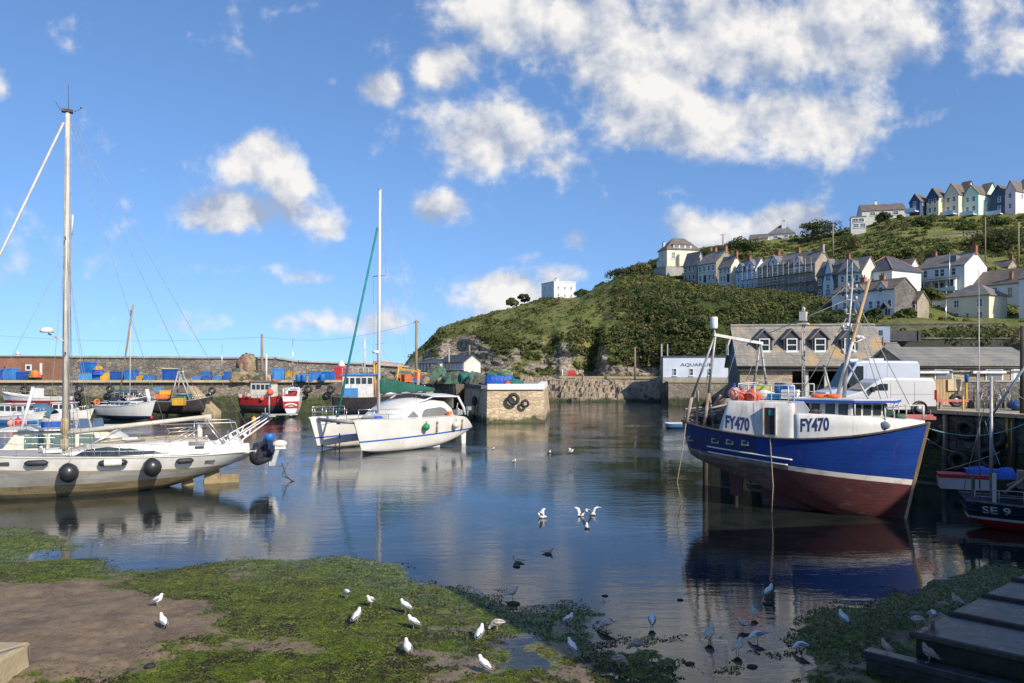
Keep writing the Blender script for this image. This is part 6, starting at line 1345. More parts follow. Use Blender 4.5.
for u,lb in ((.385,'thin pale fender amidships on the catamaran hull'),(.13,'thin pale fender at the catamaran stern')):
    t=thing('fender',ca_(u,1.55,.1),lb,'fender'); b=MB(); b.lathe([(.02,-.35),(.07,-.3),(.08,.2),(.05,.3),(.02,.34)],n=8); b.build('body',M['rope_tan'],t); b=MB(); b.lathe([(.08,.3),(.09,.5),(.02,.52)],n=8); b.build('cap',M['gull_grey'],t)

# ---- generic small boats
def small_boat(name,label,loc,head,L,B,cols,z0=0.0,fb=1.0,cabin=None,rail_=True,group=None,cat='boat',transom=None,lines=(.35,.5)):
    t=thing(name,loc,label,cat,head,group)
    H=Hull(L,{'hb':[(0,B*.40),(.15,B*.47),(.45,B*.5),(.75,B*.38),(.92,B*.15),(1,.04)],'zs':[(0,fb),(.4,fb*.97),(.75,fb*1.15),(1,fb*1.45)],'zk':[(0,-.05),(.15,-.3),(.6,-.35),(1,-.05)],'p':[(0,.35),(.5,.32),(.85,.55),(1,.8)],'xo':[(0,0),(.7,.1),(1,L*.09)]})
    H.mesh([lambda u:fb*lines[0],lambda u:fb*lines[1]],n=18,rows=3).build('hull',[M[c] for c in cols[:3]],t)
    H.deck(-.12,0,.97,n=12).build('deck',M['grey_deck'],t); H.strake(lambda u:H.g('zs',u),.04,0,1,n=16,off=.01).build('gunwale',M[cols[3]],t)
    if cabin:
        x0,x1,w_,h_,mt,pane=cabin; z=fb*.9
        b=MB(); rg=[[(x,y*k,zz) for (y,zz) in ((-w_,z),(-w_*.93,z+h_),(w_*.93,z+h_),(w_,z))] for x,k,dz in ((x0,1,0),(x1,.9,0))]
        rg[1]=[(p[0]-(p[2]-z)*.22,p[1],p[2]) for p in rg[1]]
        b.rings(rg,sm=False); cbn=b.build('cabin',M[mt],t)
        b=MB(); b.b2((x0-.1,-w_-.05,z+h_),(x1-.1,w_+.05,z+h_+.07)); b.build('cabin_roof',M['white_clean'],cbn)
        n_=max(2,int((x1-x0)/.7)); 
        for sd in (-1,1):
            for k_ in range(n_):
                xa=x0+(x1-x0-.3)*(k_+.12)/n_; xb=x0+(x1-x0-.3)*(k_+.88)/n_; b=MB(); b.b2((xa,sd*(w_*.955-.0),z+h_*.45),(xb,sd*(w_*.955+.02),z+h_*.85)); b.build('window',M[pane],cbn)
        for sd in (-.5,.5): b=MB(); b.box((x1-h_*.15,sd*w_*.9,z+h_*.66),(.05,w_*.75,h_*.4),M=Matrix.Rotation(-.2,3,'Y')); b.build('windscreen',M[pane],cbn)
        b=MB(); b.box((x0-.01,0,z+h_*.5),(.03,w_*1.2,h_*.7)); b.build('after_window',M[pane],cbn)
    if rail_: b=MB(); rail(b,[H.pt(u,H.g('zs',u),1)+Vector((0,-.05,0)) for u in np.linspace(.6,.97,4)],.5,.02,()); rail(b,[H.pt(u,H.g('zs',u),-1)+Vector((0,.05,0)) for u in np.linspace(.6,.97,4)],.5,.02,()); b.build('bow_rail',M['steel_rail'],t)
    return t,H
def mast_on(t,x,z0,z1,r=.06,mat='alu',sp=None,stays=(),lean=0.0):
    b=MB(); b.tube([(x,0,z0),(x+lean,0,z1)],[r,r*.7],8); m_=b.build('mast',M[mat],t)
    if sp: b=MB(); b.tube([(x,-sp[1],sp[0]),(x,sp[1],sp[0])],.025,5); b.build('spreader',M['galv'],m_)
    if stays: b=MB(); [b.tube([(x+lean,0,z1-.1),q],.014,4) for q in stays]; b.build('rigging',M['wire_grey'],t)
    return m_
# motor cruiser behind the yacht
t,H=small_boat('motor_cruiser','cream motor cruiser with green tinted windows lying behind the yacht',P(152,462,47)*1.0,math.atan2(-.32,-.95),12.5,3.9,('hull_grey','white_paint','white_paint','offwhite_wall'),fb=1.0)
t.location.z=-.3
b=MB(); rg=[]
for x,w_,h_ in ((1.0,1.2,.55),(1.5,1.45,1.3),(2.3,1.5,1.85),(6.9,1.45,1.92),(7.6,1.3,1.0),(8.4,1.15,.35)): rg.append([(x,w_,.9),(x,w_*.92,.95+h_),(x,0,1.02+h_),(x,-w_*.92,.95+h_),(x,-w_,.9)])
b.rings(rg,closed=False,cap=False,sm=False); b.add(rg[0],[tuple(range(5))]); b.add(rg[-1],[tuple(range(4,-1,-1))]); cbn=b.build('cabin',M['cream_cabin'],t)
for x0,x1 in ((2.6,3.7),(3.9,5.2),(5.4,6.5)): b=MB(); b.add([(x0,1.47,1.95),(x1,1.47,1.95),(x1,1.43,2.65),(x0 if x0>2.7 else x0+.35,1.43,2.65)],[(0,1,2,3)]); b.build('window',M['glass_green'],cbn)
for sd in (.62,-.62): b=MB(); b.add([(7.0,sd+.5,2.72),(7.0,sd-.5,2.72),(7.62,sd-.5,1.95),(7.62,sd+.5,1.95)],[(0,1,2,3)]); b.build('windscreen',M['glass_blue'],cbn)
b=MB(); b.b2((2.0,-1.6,2.9),(8.0,1.6,2.98)); b.build('flybridge',M['cream_cabin'],t); b=MB(); rail(b,[(4.0+.6*i,1.45,2.98) for i in range(6)],.55,.02); b.b2((4.5,-1.2,2.98),(4.6,1.2,3.5)); b.build('flybridge_rail',M['white_clean'],t)
for k_ in range(3): b=MB(); x=2.4+.75*k_; b.add([(x,1.3,3.0),(x+.7,1.3,3.0),(x+.6,1.2,3.55),(x+.12,1.2,3.55)],[(0,1,2,3)]); b.build('screen',M['glass_blue'],t)
b=MB(); b.tube([(6.9,.4,2.9),(6.3,.4,5.4)],.09,8); b.build('mast',M['white_clean'],t)
b=MB(); b.box((5.0,1.47,3.25),(1.3,.04,.35)); b.build('name_board',M['blue_trim'],t)
b=MB(); rail(b,[H.pt(u,H.g('zs',u),1)+Vector((0,-.05,0)) for u in np.linspace(.55,.98,6)],.6,.02); b.build('side_rail',M['steel_rail'],t)
# clutter of small craft off the quay at the left
def sb(name,label,px,py,D,deg,L,B,cols,**k):
    return small_boat(name,label,Vector((*G(px,py)[:2],0)) if D is None else Vector(((px-512)/F*D,D,0)),rad(deg),L,B,cols,**k)
t,H=sb('fishing_boat','white fishing boat with a red band lying along the quay at the far left',68,0,97.5,176,9.0,2.8,('boat_red','boat_red','white_paint','white_paint'),fb=1.5,lines=(.5,.72)); b=MB(); b.b2((3.6,-.5,1.4),(4.6,.5,2.6)); b.build('wheelhouse',M['white_wall'],t)
t.location.z=.8
t,H=sb('work_boat','small work boat with a white wheelhouse and light blue hull at the left edge',-14,0,84,-5,7.0,2.6,('boat_lightblue','boat_lightblue','white_paint','white_paint'),fb=.9,cabin=(2.2,5.2,.85,1.3,'white_wall','glass'))
b=MB(); b.box((3.9,-.86,2.0),(.5,.03,.5)); b.build('hatch_panel',M['brick_red'],t)
t,H=sb('day_boat','small boat under a blue green canopy at the left',22,0,86,4,4.8,2.1,('white_paint','white_paint','white_paint','white_paint'),fb=.7,rail_=False); b=MB(); rg=[[(x,1.0*math.cos(a),.6+h_*math.sin(a)) for a in np.linspace(0,PI,8)] for x,h_ in ((.2,.9),(1.2,1.5),(2.6,1.5),(3.6,.7))]; b.rings(rg,closed=False,cap=False); b.build('canopy',W('canopy_blue',(.04,.12,.22),(.05,.13,.16),sc=1.2,rough=.8),t)
t,H=sb('cabin_boat','small white cabin boat with dark square windows behind the yacht mast',42,0,88,10,5.6,2.2,('white_paint','white_paint','white_paint','white_paint'),fb=.9,cabin=(1.4,3.8,.85,1.2,'white_wall','glass'))
buoy(Vector(((18-512)/F*80,80,.3)),.5,'red_buoy','bright red ball buoy beside the light blue work boat'); buoy(Vector(((11-512)/F*80,80,.25)),.38,'pink_buoy','pale orange ball buoy beside the red one at the left')
t,H=sb('sailing_boat','small white sailing boat with a dark blue hood and two raked spars by the quay',101,0,90,-22,8.6,2.8,('boat_navy','gelcoat','gelcoat','white_paint'),fb=1.35,lines=(.15,.22),cabin=(2.6,5.8,.95,.55,'white_wall','glass_blue'))
t.location.z=.35
mast_on(t,4.6,1.3,12.6,.07,'mast_cream',(7.0,.6),[(0,0,1.5),(8.4,0,1.8),(4.2,1.3,1.3),(4.2,-1.3,1.3)],.2)
b=MB(); b.tube([(3.4,-.4,2.2),(5.6,-.4,13)],.09,6); b.tube([(5.2,0,2.4),(1.2,0,2.6)],.1,6); b.build('spar',M['wood_pole'],t)
b=MB(); rg=[[(x,.9*math.cos(a),1.5+h_*math.sin(a)) for a in np.linspace(0,PI,8)] for x,h_ in ((2.2,.85),(2.9,.95),(3.4,.6))]; b.rings(rg,closed=False,cap=False); b.build('spray_hood',M['navy_cover'],t)
b=MB(); b.torus((.3,-.8,1.7),.3,.1,'x',14,6); b.build('life_ring',M['orange_stuff'],t)
t,H=sb('work_boat','dark blue and white wheelhouse boat behind the small sailing boat',97,0,94,-12,7.0,2.6,('boat_black','boat_navy','boat_navy','white_paint'),fb=1.5,cabin=(3.2,5.4,.9,1.5,'white_wall','glass')); t.location.z=.4
b=MB(); b.b2((3.0,-1.1,2.95),(5.6,1.1,3.05)); b.build('roof_trim',M['boat_lightblue'],t)
# small trawler with an A-frame
t,H=sb('small_trawler','small dark trawler with a silver A-frame and coloured boxes at its stern',150,0,97,8,7.6,2.9,('boat_black','boat_black','boat_black','galv'),fb=1.3); t.location.z=.5
b=MB()
for y_ in (-1.1,1.1): b.tube([(2.8,y_,1.2),(3.6,y_*.6,5.0)],.09,7); b.tube([(5.2,y_,1.2),(3.7,y_*.6,5.0)],.09,7)
b.tube([(3.6,-.7,5.0),(3.7,.7,5.0)],.12,7); b.tube([(3.0,-1.0,2.2),(4.9,-1.0,2.2)],.06,6); b.build('a_frame',M['galv'],t)
b=MB(); b.box((4.2,0,1.6),(1.4,1.6,1.2)); b.build('net_drum',M['net_teal'],t); b=MB(); b.box((1.6,-.4,1.9),(1.6,1.0,.5)); b.build('box',M['orange_stuff'],t); b=MB(); b.box((1.9,.2,2.4),(1.4,.7,.5)); b.build('box',M['crate_yellow'],t); b=MB(); b.box((.9,.3,2.8),(.9,.7,.4)); b.build('box',M['crate_lightblue'],t); b=MB(); b.tube([(.2,-.9,1.2),(-.2,-.6,2.8)],.25,8); b.build('davit',M['white_wall'],t)
crate('fish_box','crate_yellow',Vector(((179-512)/F*95,95,1.35)),1.35,1.0,.85,.05,'yellow fish box standing out over the stern of the small dark trawler')
# red boat and the white sterned boat at the left quay
t,H=sb('fishing_boat','red hulled fishing boat with orange buoys and a pale wheelhouse at the left quay',243,0,96.5,-10,7.4,3.0,('boat_black','boat_red','boat_red','boat_red'),fb=1.7,lines=(.45,.62)); t.location.z=.6
b=MB(); b.b2((1.6,-1.0,1.5),(4.2,1.0,3.7)); wh=b.build('wheelhouse',M['offwhite_wall'],t); b=MB(); b.b2((1.4,-1.2,3.7),(4.6,1.2,3.85)); b.build('roof',M['terracotta'],wh)
for k_ in range(4): b=MB(); b.b2((1.8+.6*k_,-1.03,2.75),(2.25+.6*k_,-1.0,3.35)); b.build('window',M['glass'],wh)
mast_on(t,3.2,3.8,7.2,.14,'white_wall'); b=MB(); rail(b,[(.2+.9*i,-1.35,1.7) for i in range(6)],.7,.03); b.build('rail',M['white_rusty'],t)
for k_,(dx,dz,r,mt,lb) in enumerate(((.5,1.9,.28,'pink_buoy','pale pink buoy at the bow rail of the red fishing boat, the lower left one'),(1.6,2.0,.28,'pink_buoy','pale pink buoy amidships on the red fishing boat'),(4.5,2.4,.42,'orange_buoy','big orange buoy bundle on the red fishing boat beside the white stern'),(3.4,1.6,.28,'orange_buoy','orange buoy low on the side of the red fishing boat'),(5.0,3.9,.2,'orange_buoy','orange buoy up on the wheelhouse roof of the red fishing boat'))):
    q=Matrix.Translation(t.location)@Matrix.Rotation(rad(-10),4,'Z')@Vector((dx,-1.55,dz)); buoy(q,r,mt,lb)
t,H=sb('stern_boat','white fishing boat seen from astern with a red panel on its transom',291,0,93,103,7.0,2.5,('white_paint','white_paint','white_paint','white_paint'),fb=2.3,cabin=(3.2,4.8,.9,1.0,'white_wall','glass')); t.location.z=.25
b=MB(); b.add([(-.04,-.9,.85),(-.04,.9,.85),(-.04,.95,1.7),(-.04,-.95,1.7)],[(0,1,2,3)]); pn_=b.build('transom_panel',M['boat_red'],t)
b=MB(); 
for i in range(15):
    f_=(i-7)/7; z=1.42-.2*f_*f_; b.box((-.06,f_*.66,z),(.03,.11,.16),M=Matrix.Rotation(-f_*.5,3,'X'))
b.box((-.06,0,1.12),(.03,.55,.1)); b.build('emblem',M['white_clean'],pn_)
b=MB(); [b.tube([(x,y_,2.1),(x,y_,3.3)],.05,6) for x in (.2,1.8) for y_ in (-.95,.95)]; b.tube([(.2,-.95,3.3),(.2,.95,3.3)],.05,6); b.tube([(1.8,-.95,3.3),(1.8,.95,3.3)],.05,6); b.tube([(.2,-.95,3.3),(1.8,-.95,3.3)],.05,6); b.tube([(.2,.95,3.3),(1.8,.95,3.3)],.05,6); b.build('gantry',M['white_rusty'],t); mast_on(t,4.0,3.5,9.5,.06,'steel_rail')
# dark trawler with yellow gantry behind the catamaran
t,H=sb('dark_trawler','black hulled trawler with a yellow gantry behind the catamaran',334,0,90,4,11.0,3.6,('boat_black','boat_black','boat_black','rust_steel'),fb=2.1); t.location.z=.6
b=MB(); b.b2((1.2,-1.3,2.0),(4.8,1.3,4.6)); wh=b.build('wheelhouse',M['white_rusty'],t); b=MB(); b.b2((1.0,-1.5,4.6),(5.1,1.5,4.75)); b.build('roof',M['boat_lightblue'],wh)
for k_ in range(5): b=MB(); b.b2((1.4+.68*k_,-1.33,3.6),(1.9+.68*k_,-1.3,4.3)); b.build('window',M['glass'],wh)
b=MB()
for x in (5.0,9.8):
    for y_ in (-1.3,1.3): b.tube([(x,y_,2.0),(x-.2*(1 if x<6 else -1),y_*.9,6.1 if x<6 else 5.2)],.13,7)
b.tube([(4.9,-1.2,6.1),(4.9,1.2,6.1)],.14,7); b.tube([(9.9,-1.2,5.2),(9.9,1.2,5.2)],.14,7); b.beam((4.7,-1.1,6.2),(8.2,-1.1,5.9),.2,.22); b.beam((7.6,-1.1,5.4),(10.2,-1.1,5.0),.2,.25); b.tube([(7.7,-1.1,5.6),(7.3,-1.1,3.0)],.13,7); b.tube([(8.2,-1.1,5.9),(6.6,-1.1,3.2)],.09,6); b.build('gantry',M['gantry_yellow'],t)
mast_on(t,3.6,4.6,9.0,.1,'white_rusty',(7.6,.7),[(0,0,2.2),(10.8,0,2.8)]); b=MB(); rail(b,[(1.2+.6*i,-1.4,4.75) for i in range(7)],.7,.025); b.build('rail',M['white_clean'],t)
b=MB(); b.box((2.2,-1.45,2.6),(1.6,.1,1.0)); b.build('side_panel',M['boat_lightblue'],t)
t,H=sb('rowing_boat','small blue rowing boat with a white gunwale moored beyond the trawler stern',666,0,77,2,3.4,1.5,('boat_navy','boat_lightblue','boat_lightblue','white_paint'),fb=.5,rail_=False)
b=MB(); b.b2((1.0,-.6,.38),(1.3,.6,.44)); b.build('thwart',M['wood_tan'],t)
# small boat at the right, SE 9
AS=math.atan2(-.40,.915)
t=thing('work_boat',(18.0,30.4,0),'dark navy open boat lettered SE 9 at the right edge in the shade','boat',AS)
HS=Hull(7.2,{'hb':[(0,1.0),(.2,1.2),(.5,1.25),(.8,.85),(1,.05)],'zs':[(0,1.16),(.4,1.05),(.8,1.25),(1,1.5)],'zk':[(0,.25),(.15,-.1),(.6,-.3),(1,-.1)],'p':[(0,.45),(.5,.34),(.85,.5),(1,.7)],'xo':[(0,-.2),(.7,0),(1,.5)]})
HS.mesh([lambda u:.42-.1*u,lambda u:.52-.1*u],n=18,rows=4).build('hull',[M['boat_red'],M['boot_white'],M['boat_navy']],t); HS.deck(-.35,0,.97).build('deck',M['wood_dark'],t); HS.strake(lambda u:HS.g('zs',u),.05).build('gunwale',M['wood_old'],t)
tv,tf,asp=text_mesh('SE 9',.02); b=MB(); vs=[]
for v in tv: p=HS.pt(.07+.13*v[0],.68+.30*v[1],-1,.02); vs.append(p)
b.add(vs,tf); b.build('lettering',M['letter_white'],t,fixn=False)
for x,h_ in ((.25,1.1),(.95,1.2)): b=MB(); b.box((x,-1.0,1.05+h_/2),(.12,.12,h_)); b.build('post',M['offwhite_wall'] if x>.5 else M['wood_old'],t)
b=MB(); b.box((2.6,-.3,1.15),(.7,.6,.55)); b.build('cardboard_box',M['cardboard'],t); b=MB(); b.add([(2.2,-.75,1.0),(2.7,-.8,1.0),(2.5,-.7,1.3)],[(0,1,2)]); b.build('paper',M['white_clean'],t)
b=MB(); rail(b,[(.3+.8*i,-1.05,1.1) for i in range(5)],.5,.02); b.build('rail',M['galv'],t)
mast_on(t,1.0,.9,5.95,.075,'galv',None,[(.1,.6,1.2),(6.9,0,1.6)])
b=MB(); b.tube([(.9,0,4.2),(2.7,.2,7.3)],.05,7); b.build('boom',M['panel_bluegrey'],t)
b=MB(); b.tube([(.65,.3,1.0),(.62,.3,10.2)],[.03,.012],6); b.build('whip_aerial',M['galv'],t)
b=MB(); b.tube([(1.6,.3,1.6),(3.4,.3,2.6)],.09,7); b.tube([(1.4,-.2,1.4),(2.6,.2,2.4)],.06,6); b.box((3.0,.3,2.3),(.8,.5,.5)); b.box((2.2,.4,1.9),(.5,.4,.7)); b.sphere((3.6,0,2.4),(.5,.4,.3),8,6); b.build('hauler',M['rust_steel'],t)
# punt beside it with a red gunwale, and blue tarp
pt_=thing('punt',(19.5,34.6,.85),'small white punt with a red edge slung beside the dark quay wall','punt',AS)
b=MB(); b.box((.9,0,.25),(1.9,.9,.5),taper=1.08); b.build('hull',M['white_wall'],pt_); b=MB(); b.box((.9,0,.58),(2.05,1.0,.16)); b.build('gunwale',M['bin_red'],pt_)
pt2=thing('tarp',(20.6,34.6,1.25),'crumpled blue tarpaulin beside the red edged punt','tarp',AS); b=MB(); rg=[[(x,.55*math.cos(a),.1+.42*math.sin(a)*(1+.2*math.sin(x*6+a*3))) for a in np.linspace(0,PI,8)] for x in np.linspace(0,1.9,9)]; b.rings(rg,closed=False,cap=False); b.build('sheet',M['tarp_blue'],pt2)
# ------------------------------------------------------------------ left quay clutter
def qx(px,D): return (px-512)/F*D
QD=101.6
def lq_loc(px,D=QD,z=4.17): return Vector((qx(px,D),D,z))
GB='fish boxes and tubs along the left quay'
BOX=[(1.5,'crate_blue',.9,1.25,0,'blue fish tub cut off by the left edge'),(10,'crate_blue',1.55,1.45,0,'large blue fish tub below the red brick store'),(23.5,'crate_blue',1.5,1.05,0,'blue fish tub right of the largest tub by the brick store'),
 (34,'crate_dark',1.4,.7,0,'dark tub heaped with orange net by the brick store'),(86.5,'crate_lightblue',1.45,.85,0,'light blue tub at the bottom of the left stack behind the yacht mast'),(88.5,'crate_blue',1.45,1.2,.95,'blue tub on top of the stack right of the yacht mast'),
 (97.5,'crate_blue',1.25,1.05,0,'blue tub under the orange bundle right of the yacht mast'),(107.3,'crate_yellow',1.25,.95,0,'yellow tub beside the blue stack right of the yacht mast'),(117.5,'crate_blue',1.3,1.1,0,'blue tub left of the sailing boat spars'),
 (131.5,'crate_blue',1.3,1.3,0,'tall blue tub right of the sailing boat spars'),(140.5,'crate_yellow',1.3,.6,0,'low yellow tub between two blue tubs above the sailing boat'),(150,'crate_blue',1.3,.6,0,'low blue tub right of the low yellow one'),
 (170,'crate_blue',1.5,1.4,0,'tall blue tub with a white top beyond the A-frame'),(199,'crate_blue',1.25,.55,0,'low blue tub at the head of the stone steps'),(207.3,'crate_blue',1.0,.55,0,'lower blue tub of the pair above the tyre'),(207,'crate_blue',.95,.5,.6,'upper blue tub of the pair above the tyre'),
 (220,'crate_blue',1.1,.6,0,'low blue tub left of the tallest one before the red net heap'),(230,'crate_blue',1.35,1.1,0,'blue tub next to the red net heap'),(268.5,'crate_cream',1.2,.75,0,'cream tub behind the red boat wheelhouse'),(278.5,'crate_blue',1.35,1.45,0,'tall blue tub behind the red fishing boat'),
 (315.5,'crate_blue',1.55,1.0,0,'wide blue tub above the white sterned boat'),(328.5,'crate_blue',1.3,1.1,0,'blue tub near the red container'),(292,'crate_yellow',1.1,.5,.55,'small yellow tub behind the rails of the white sterned boat')]
for px,mt,w_,h_,dz,lb in BOX:
    D_=QD+.7+rng.random()*.5
    if mt=='crate_blue': mt=('crate_blue','crate_faded','crate_deep')[int(px*3.7)%3]
    l_=lq_loc(px,D_,4.17+dz*1.2); crate('fish_tub',mt,l_,w_*1.12,1.15,h_*1.2,rng.uniform(-.3,.3),lb,'tub',group=GB,lid='crate_cream' if px==170 else None,fill='orange_stuff' if px==34 else ('net_grey' if int(px)%3==0 and dz==0 and px!=88.5 and px!=97.5 else None))
for px,lb in ((298.3,'blue barrel left of the pair above the white sterned boat'),(303.8,'blue barrel right of the pair above the white sterned boat'),(322.5,'blue barrel between the wide tub and the last tub')):
    cyl_thing('barrel','crate_blue',lq_loc(px),.36,1.0,lb,'barrel')
def heap(name,loc,rx,ry,rz_,mats,label,cat='net heap',n=60,parts=None):
    t=thing(name,loc,label,cat); sd=rng.random()*50
    for j,mt in enumerate(mats):
        b=MB(); rg=[]; k=(1.0,.84,.7)[j]; ox=0 if j==0 else rng.uniform(-.3,.3)*rx; hz=(1.0,1.06,1.1)[j]
        for i in range(11):
            th=PI/2*i/10; row=[]
            for q in range(26):
                a=2*PI*q/26; d=1+.34*fb(math.cos(a)*1.6+sd+j*7,math.sin(a)*1.6,th*1.5,3)+.16*fb(math.cos(a)*5+sd,math.sin(a)*5,th*5+j,2)
                c=math.cos(th)**.5 if i<10 else .02; row.append((ox+rx*k*d*c*math.cos(a),ry*k*d*c*math.sin(a)-.05*j,rz_*hz*(.8+.2*d+.22*fb(a*1.3+sd,th*3,j,2))*math.sin(th)**.85*.92-.05))
            rg.append(row)
        b.rings(rg,cap=False); b.add(rg[-1],[tuple(range(26))]); b.build('net' if j==0 else 'net_fold',M[mt],t)
    return t
heap('net_heap',lq_loc(246.5,104.5),1.55,1.2,3.6,['net_red','net_tan'],'tall heap of faded red nets on the left quay',n=90)
heap('net_heap',lq_loc(240,102.5),1.7,1.0,1.7,['net_tan','net_grey'],'pale tan net and rope heap at the foot of the red nets')
heap('net_heap',lq_loc(256,102.5),1.5,1.0,1.5,['net_tan','net_grey'],'tan net heap to the right of the red nets')
heap('net_bundle',lq_loc(98.2,102.2,5.15),.75,.6,.7,['tarp_blue'],'blue sheet piled on the tubs right of the yacht mast','tarp',n=16)
heap('net_bundle',lq_loc(98.5,102.2,5.8),.55,.45,.5,['crate_yellow','orange_stuff'],'orange yellow bundle on the very top of the tub stack','net',n=14)
heap('net_bundle',lq_loc(35,102.2,4.8),.65,.5,.9,['orange_stuff','lime_stuff'],'orange and lime net on the dark tub by the brick store','net',n=16)
heap('net_heap',Vector((qx(400,101),101,4.17)),2.4,1.2,1.3,['net_tan','net_grey','net_green'],'mixed net heap behind the catamaran cabin')
# red container and inner quay stores
t=thing('red_container',lq_loc(341.5,104),'red bin with a white cone on top on the left quay','container'); b=MB(); b.box((0,0,1.35),(1.7,1.3,1.4)); b.box((0,0,.3),(1.4,1.1,.6)); b.build('body',M['bin_red'],t); b=MB(); b.lathe([(.6,2.05),(.35,2.5),(.05,2.9)],n=10); b.build('cone',M['white_wall'],t)
for px,dy,rx,rz_,mts,lb in ((424,96,1.2,1.4,['net_grey','net_tan'],'grey net heap at the foot of the harbour pole'),(436.5,97,1.35,2.3,['net_green','net_grey'],'tall pale green net pile left on the pier quay'),(446,96,1.0,1.2,['net_tan','net_green'],'tan net heap between the green piles'),(455,95,1.5,1.5,['net_green','net_grey'],'broad pale green net heap in the middle of the pier'),(466,94.5,1.0,1.5,['net_teal','net_grey'],'dark teal net heap on the pier'),(476.5,93,1.2,1.7,['net_grey','net_green'],'dark net heap beside the blue tarpaulin')):
    heap('net_heap',Vector((qx(px,dy),dy,3.75 if dy<94 else 4.1)),rx,1.0,rz_,mts,lb,n=70)
bt=thing('tarpaulin',Vector((qx(499.5,90),90,3.74)),'bright blue tarpaulin wrapped round gear on the pier head','tarp'); b=MB(); rg=[]
for z,k in ((0,1.0),(.35,1.02),(.8,.97),(1.25,.94),(1.5,.8)): rg.append([((1.75+.1*math.sin(6*a+z*5))*k*math.copysign(abs(math.cos(a))**.5,math.cos(a)),(1.0+.08*math.sin(5*a+z*4))*k*math.copysign(abs(math.sin(a))**.5,math.sin(a)),z+.06*math.sin(4*a)) for a in [2*PI*j/28 for j in range(28)]])
b.rings(rg); b.build('sheet',M['tarp_blue'],bt)
heap('net_heap',Vector((qx(500,90),90,5.15)),1.5,.9,.75,['net_green','lime_stuff'],'pale green net heaped on top of the blue tarpaulin',n=40)
heap('net_heap',Vector((qx(514,89),89,3.74)),1.2,.8,1.1,['net_teal'],'teal green net spread to the right of the blue tarpaulin',n=40)
buoy(Vector((qx(507.5,88),88,4.15)),.38,'orange_buoy','orange red buoy between the blue tarpaulin and the teal net')
crate('fish_box','orange_stuff',Vector((qx(406,99),99,4.17)),1.4,1,.95,.1,'orange box right of the yellow gantry'); crate('fish_box','bin_red',Vector((qx(418,95),95,4.65)),1.0,.9,.5,.1,'small red box on the blue one at the harbour pole'); crate('fish_box','crate_blue',Vector((qx(418,95),95,4.15)),1.1,.9,.5,.05,'small blue box under the red one at the harbour pole')
t=heap('net_heap',Vector((qx(427,92),92,1.9)),1.0,.6,1.7,['net_tan'],'orange tan net hanging on the quay wall behind the catamaran stern',n=40)
# poles and wires
def pole(px,py0,py1,D,r,label,name='pole',mat='wood_pole',cat='pole',top=None):
    a0,a1=P(px,py0,D),P(px,py1,D); t=thing(name,a0,label,cat); b=MB(); b.tube([(0,0,-.5),(0,0,a1.z-a0.z)],[r*1.1,r*.8],9); b.build('shaft',M[mat],t)
    if top: b=MB(); b.beam((-top,0,a1.z-a0.z-.25),(top,0,a1.z-a0.z-.25),.1,.12); b.build('crossarm',M['wood_old'],t)
    return t
pole(262,381.5,334,103,.2,'wooden pole on the left quay behind the red fishing boat'); pole(416.3,383.5,320,96,.19,'tall wooden pole at the inner end of the pier',top=.35)
pole(183,381,366,103,.05,'thin pale post beside the tall blue tub','post','steel_rail'); pole(222,381,345,102,.04,'thin flagpole above the low blue tubs','flagpole','steel_rail')
pole(635,377.5,347,134,.16,'weathered wooden pole by the shore road'); pole(661.5,380,344,126,.17,'grey pole at the left corner of the aquarium building',mat='concrete'); pole(667.5,380,344,127.5,.13,'thinner grey pole beside the aquarium building',mat='concrete')
pole(562.5,378,369,144,.1,'small pale signpost on the shore road','signpost','white_wall')
pole(449,372,348,146,.2,'left chimney post behind the long grey store','post','concrete'); pole(469.5,356,345,149,.18,'pole behind the pale gable of the long store','post','wood_pole')
pole(723,251,234,225,.2,'pole standing on the slope behind the terrace',top=.9); pole(833,254,224,205,.22,'pole on the bushy slope left of the bungalow',top=.7); pole(985.3,262,217,178,.14,'tall thin pole rising above the big white house'); pole(1018.5,268,222,178,.2,'pole near the right edge on the upper slope',top=.6); pole(949.5,291,252,152,.07,'thin pole in front of the veranda house',mat='steel_rail'); pole(946,326,300,128,.08,'thin pole in front of the cream house',mat='steel_rail')
def wire(a_,c_,sag,label,name='overhead_wire',r=.013,mat='rub_dark',n=14):
    b=MB(); b.tube([Vector(a_).lerp(Vector(c_),i/n)-Vector((0,0,sag*4*(i/n)*(1-i/n))) for i in range(n+1)],r,4); return tag(b.build(name,M[mat]),label,'wire')
wire(P(416.3,322,96),P(262,337,103),1.2,'overhead wire slung between the two harbour poles'); wire(P(262,337,103),P(-60,330,110),1.0,'overhead wire running left from the quay pole')
wire(P(875,342,58),P(975,331,48),.35,'dark wire across the end building and shed'); wire(P(668,345,127),P(735,352,62),.7,'dark wire from the aquarium pole to the quay house')
t=thing('parked_car',P(572,378.5,146.5)+Vector((0,0,.05)),'small red vehicle parked on the shore road below the cliff','vehicle',-.1)
b=MB(); b.box((0,0,.65),(1.6,1.5,.7)); b.box((0,0,1.25),(1.45,1.4,.55),taper=.88); b.build('body',M['bin_red'],t)
for x in (-.5,.5): b=MB(); b.lathe([(.02,-.1),(.28,-.1),(.28,.1),(.02,.1)],(x,-.72,.28),10,M=Matrix.Rotation(PI/2,3,'X')); b.build('wheel',M['black_rubber'],t)
b=MB(); b.box((1.5,.3,.35),(1.2,.8,.7)); tag(b.build('dark_skip',M['crate_dark'],None,loc=t.location),'low dark bin right of the red vehicle on the shore road','bin')
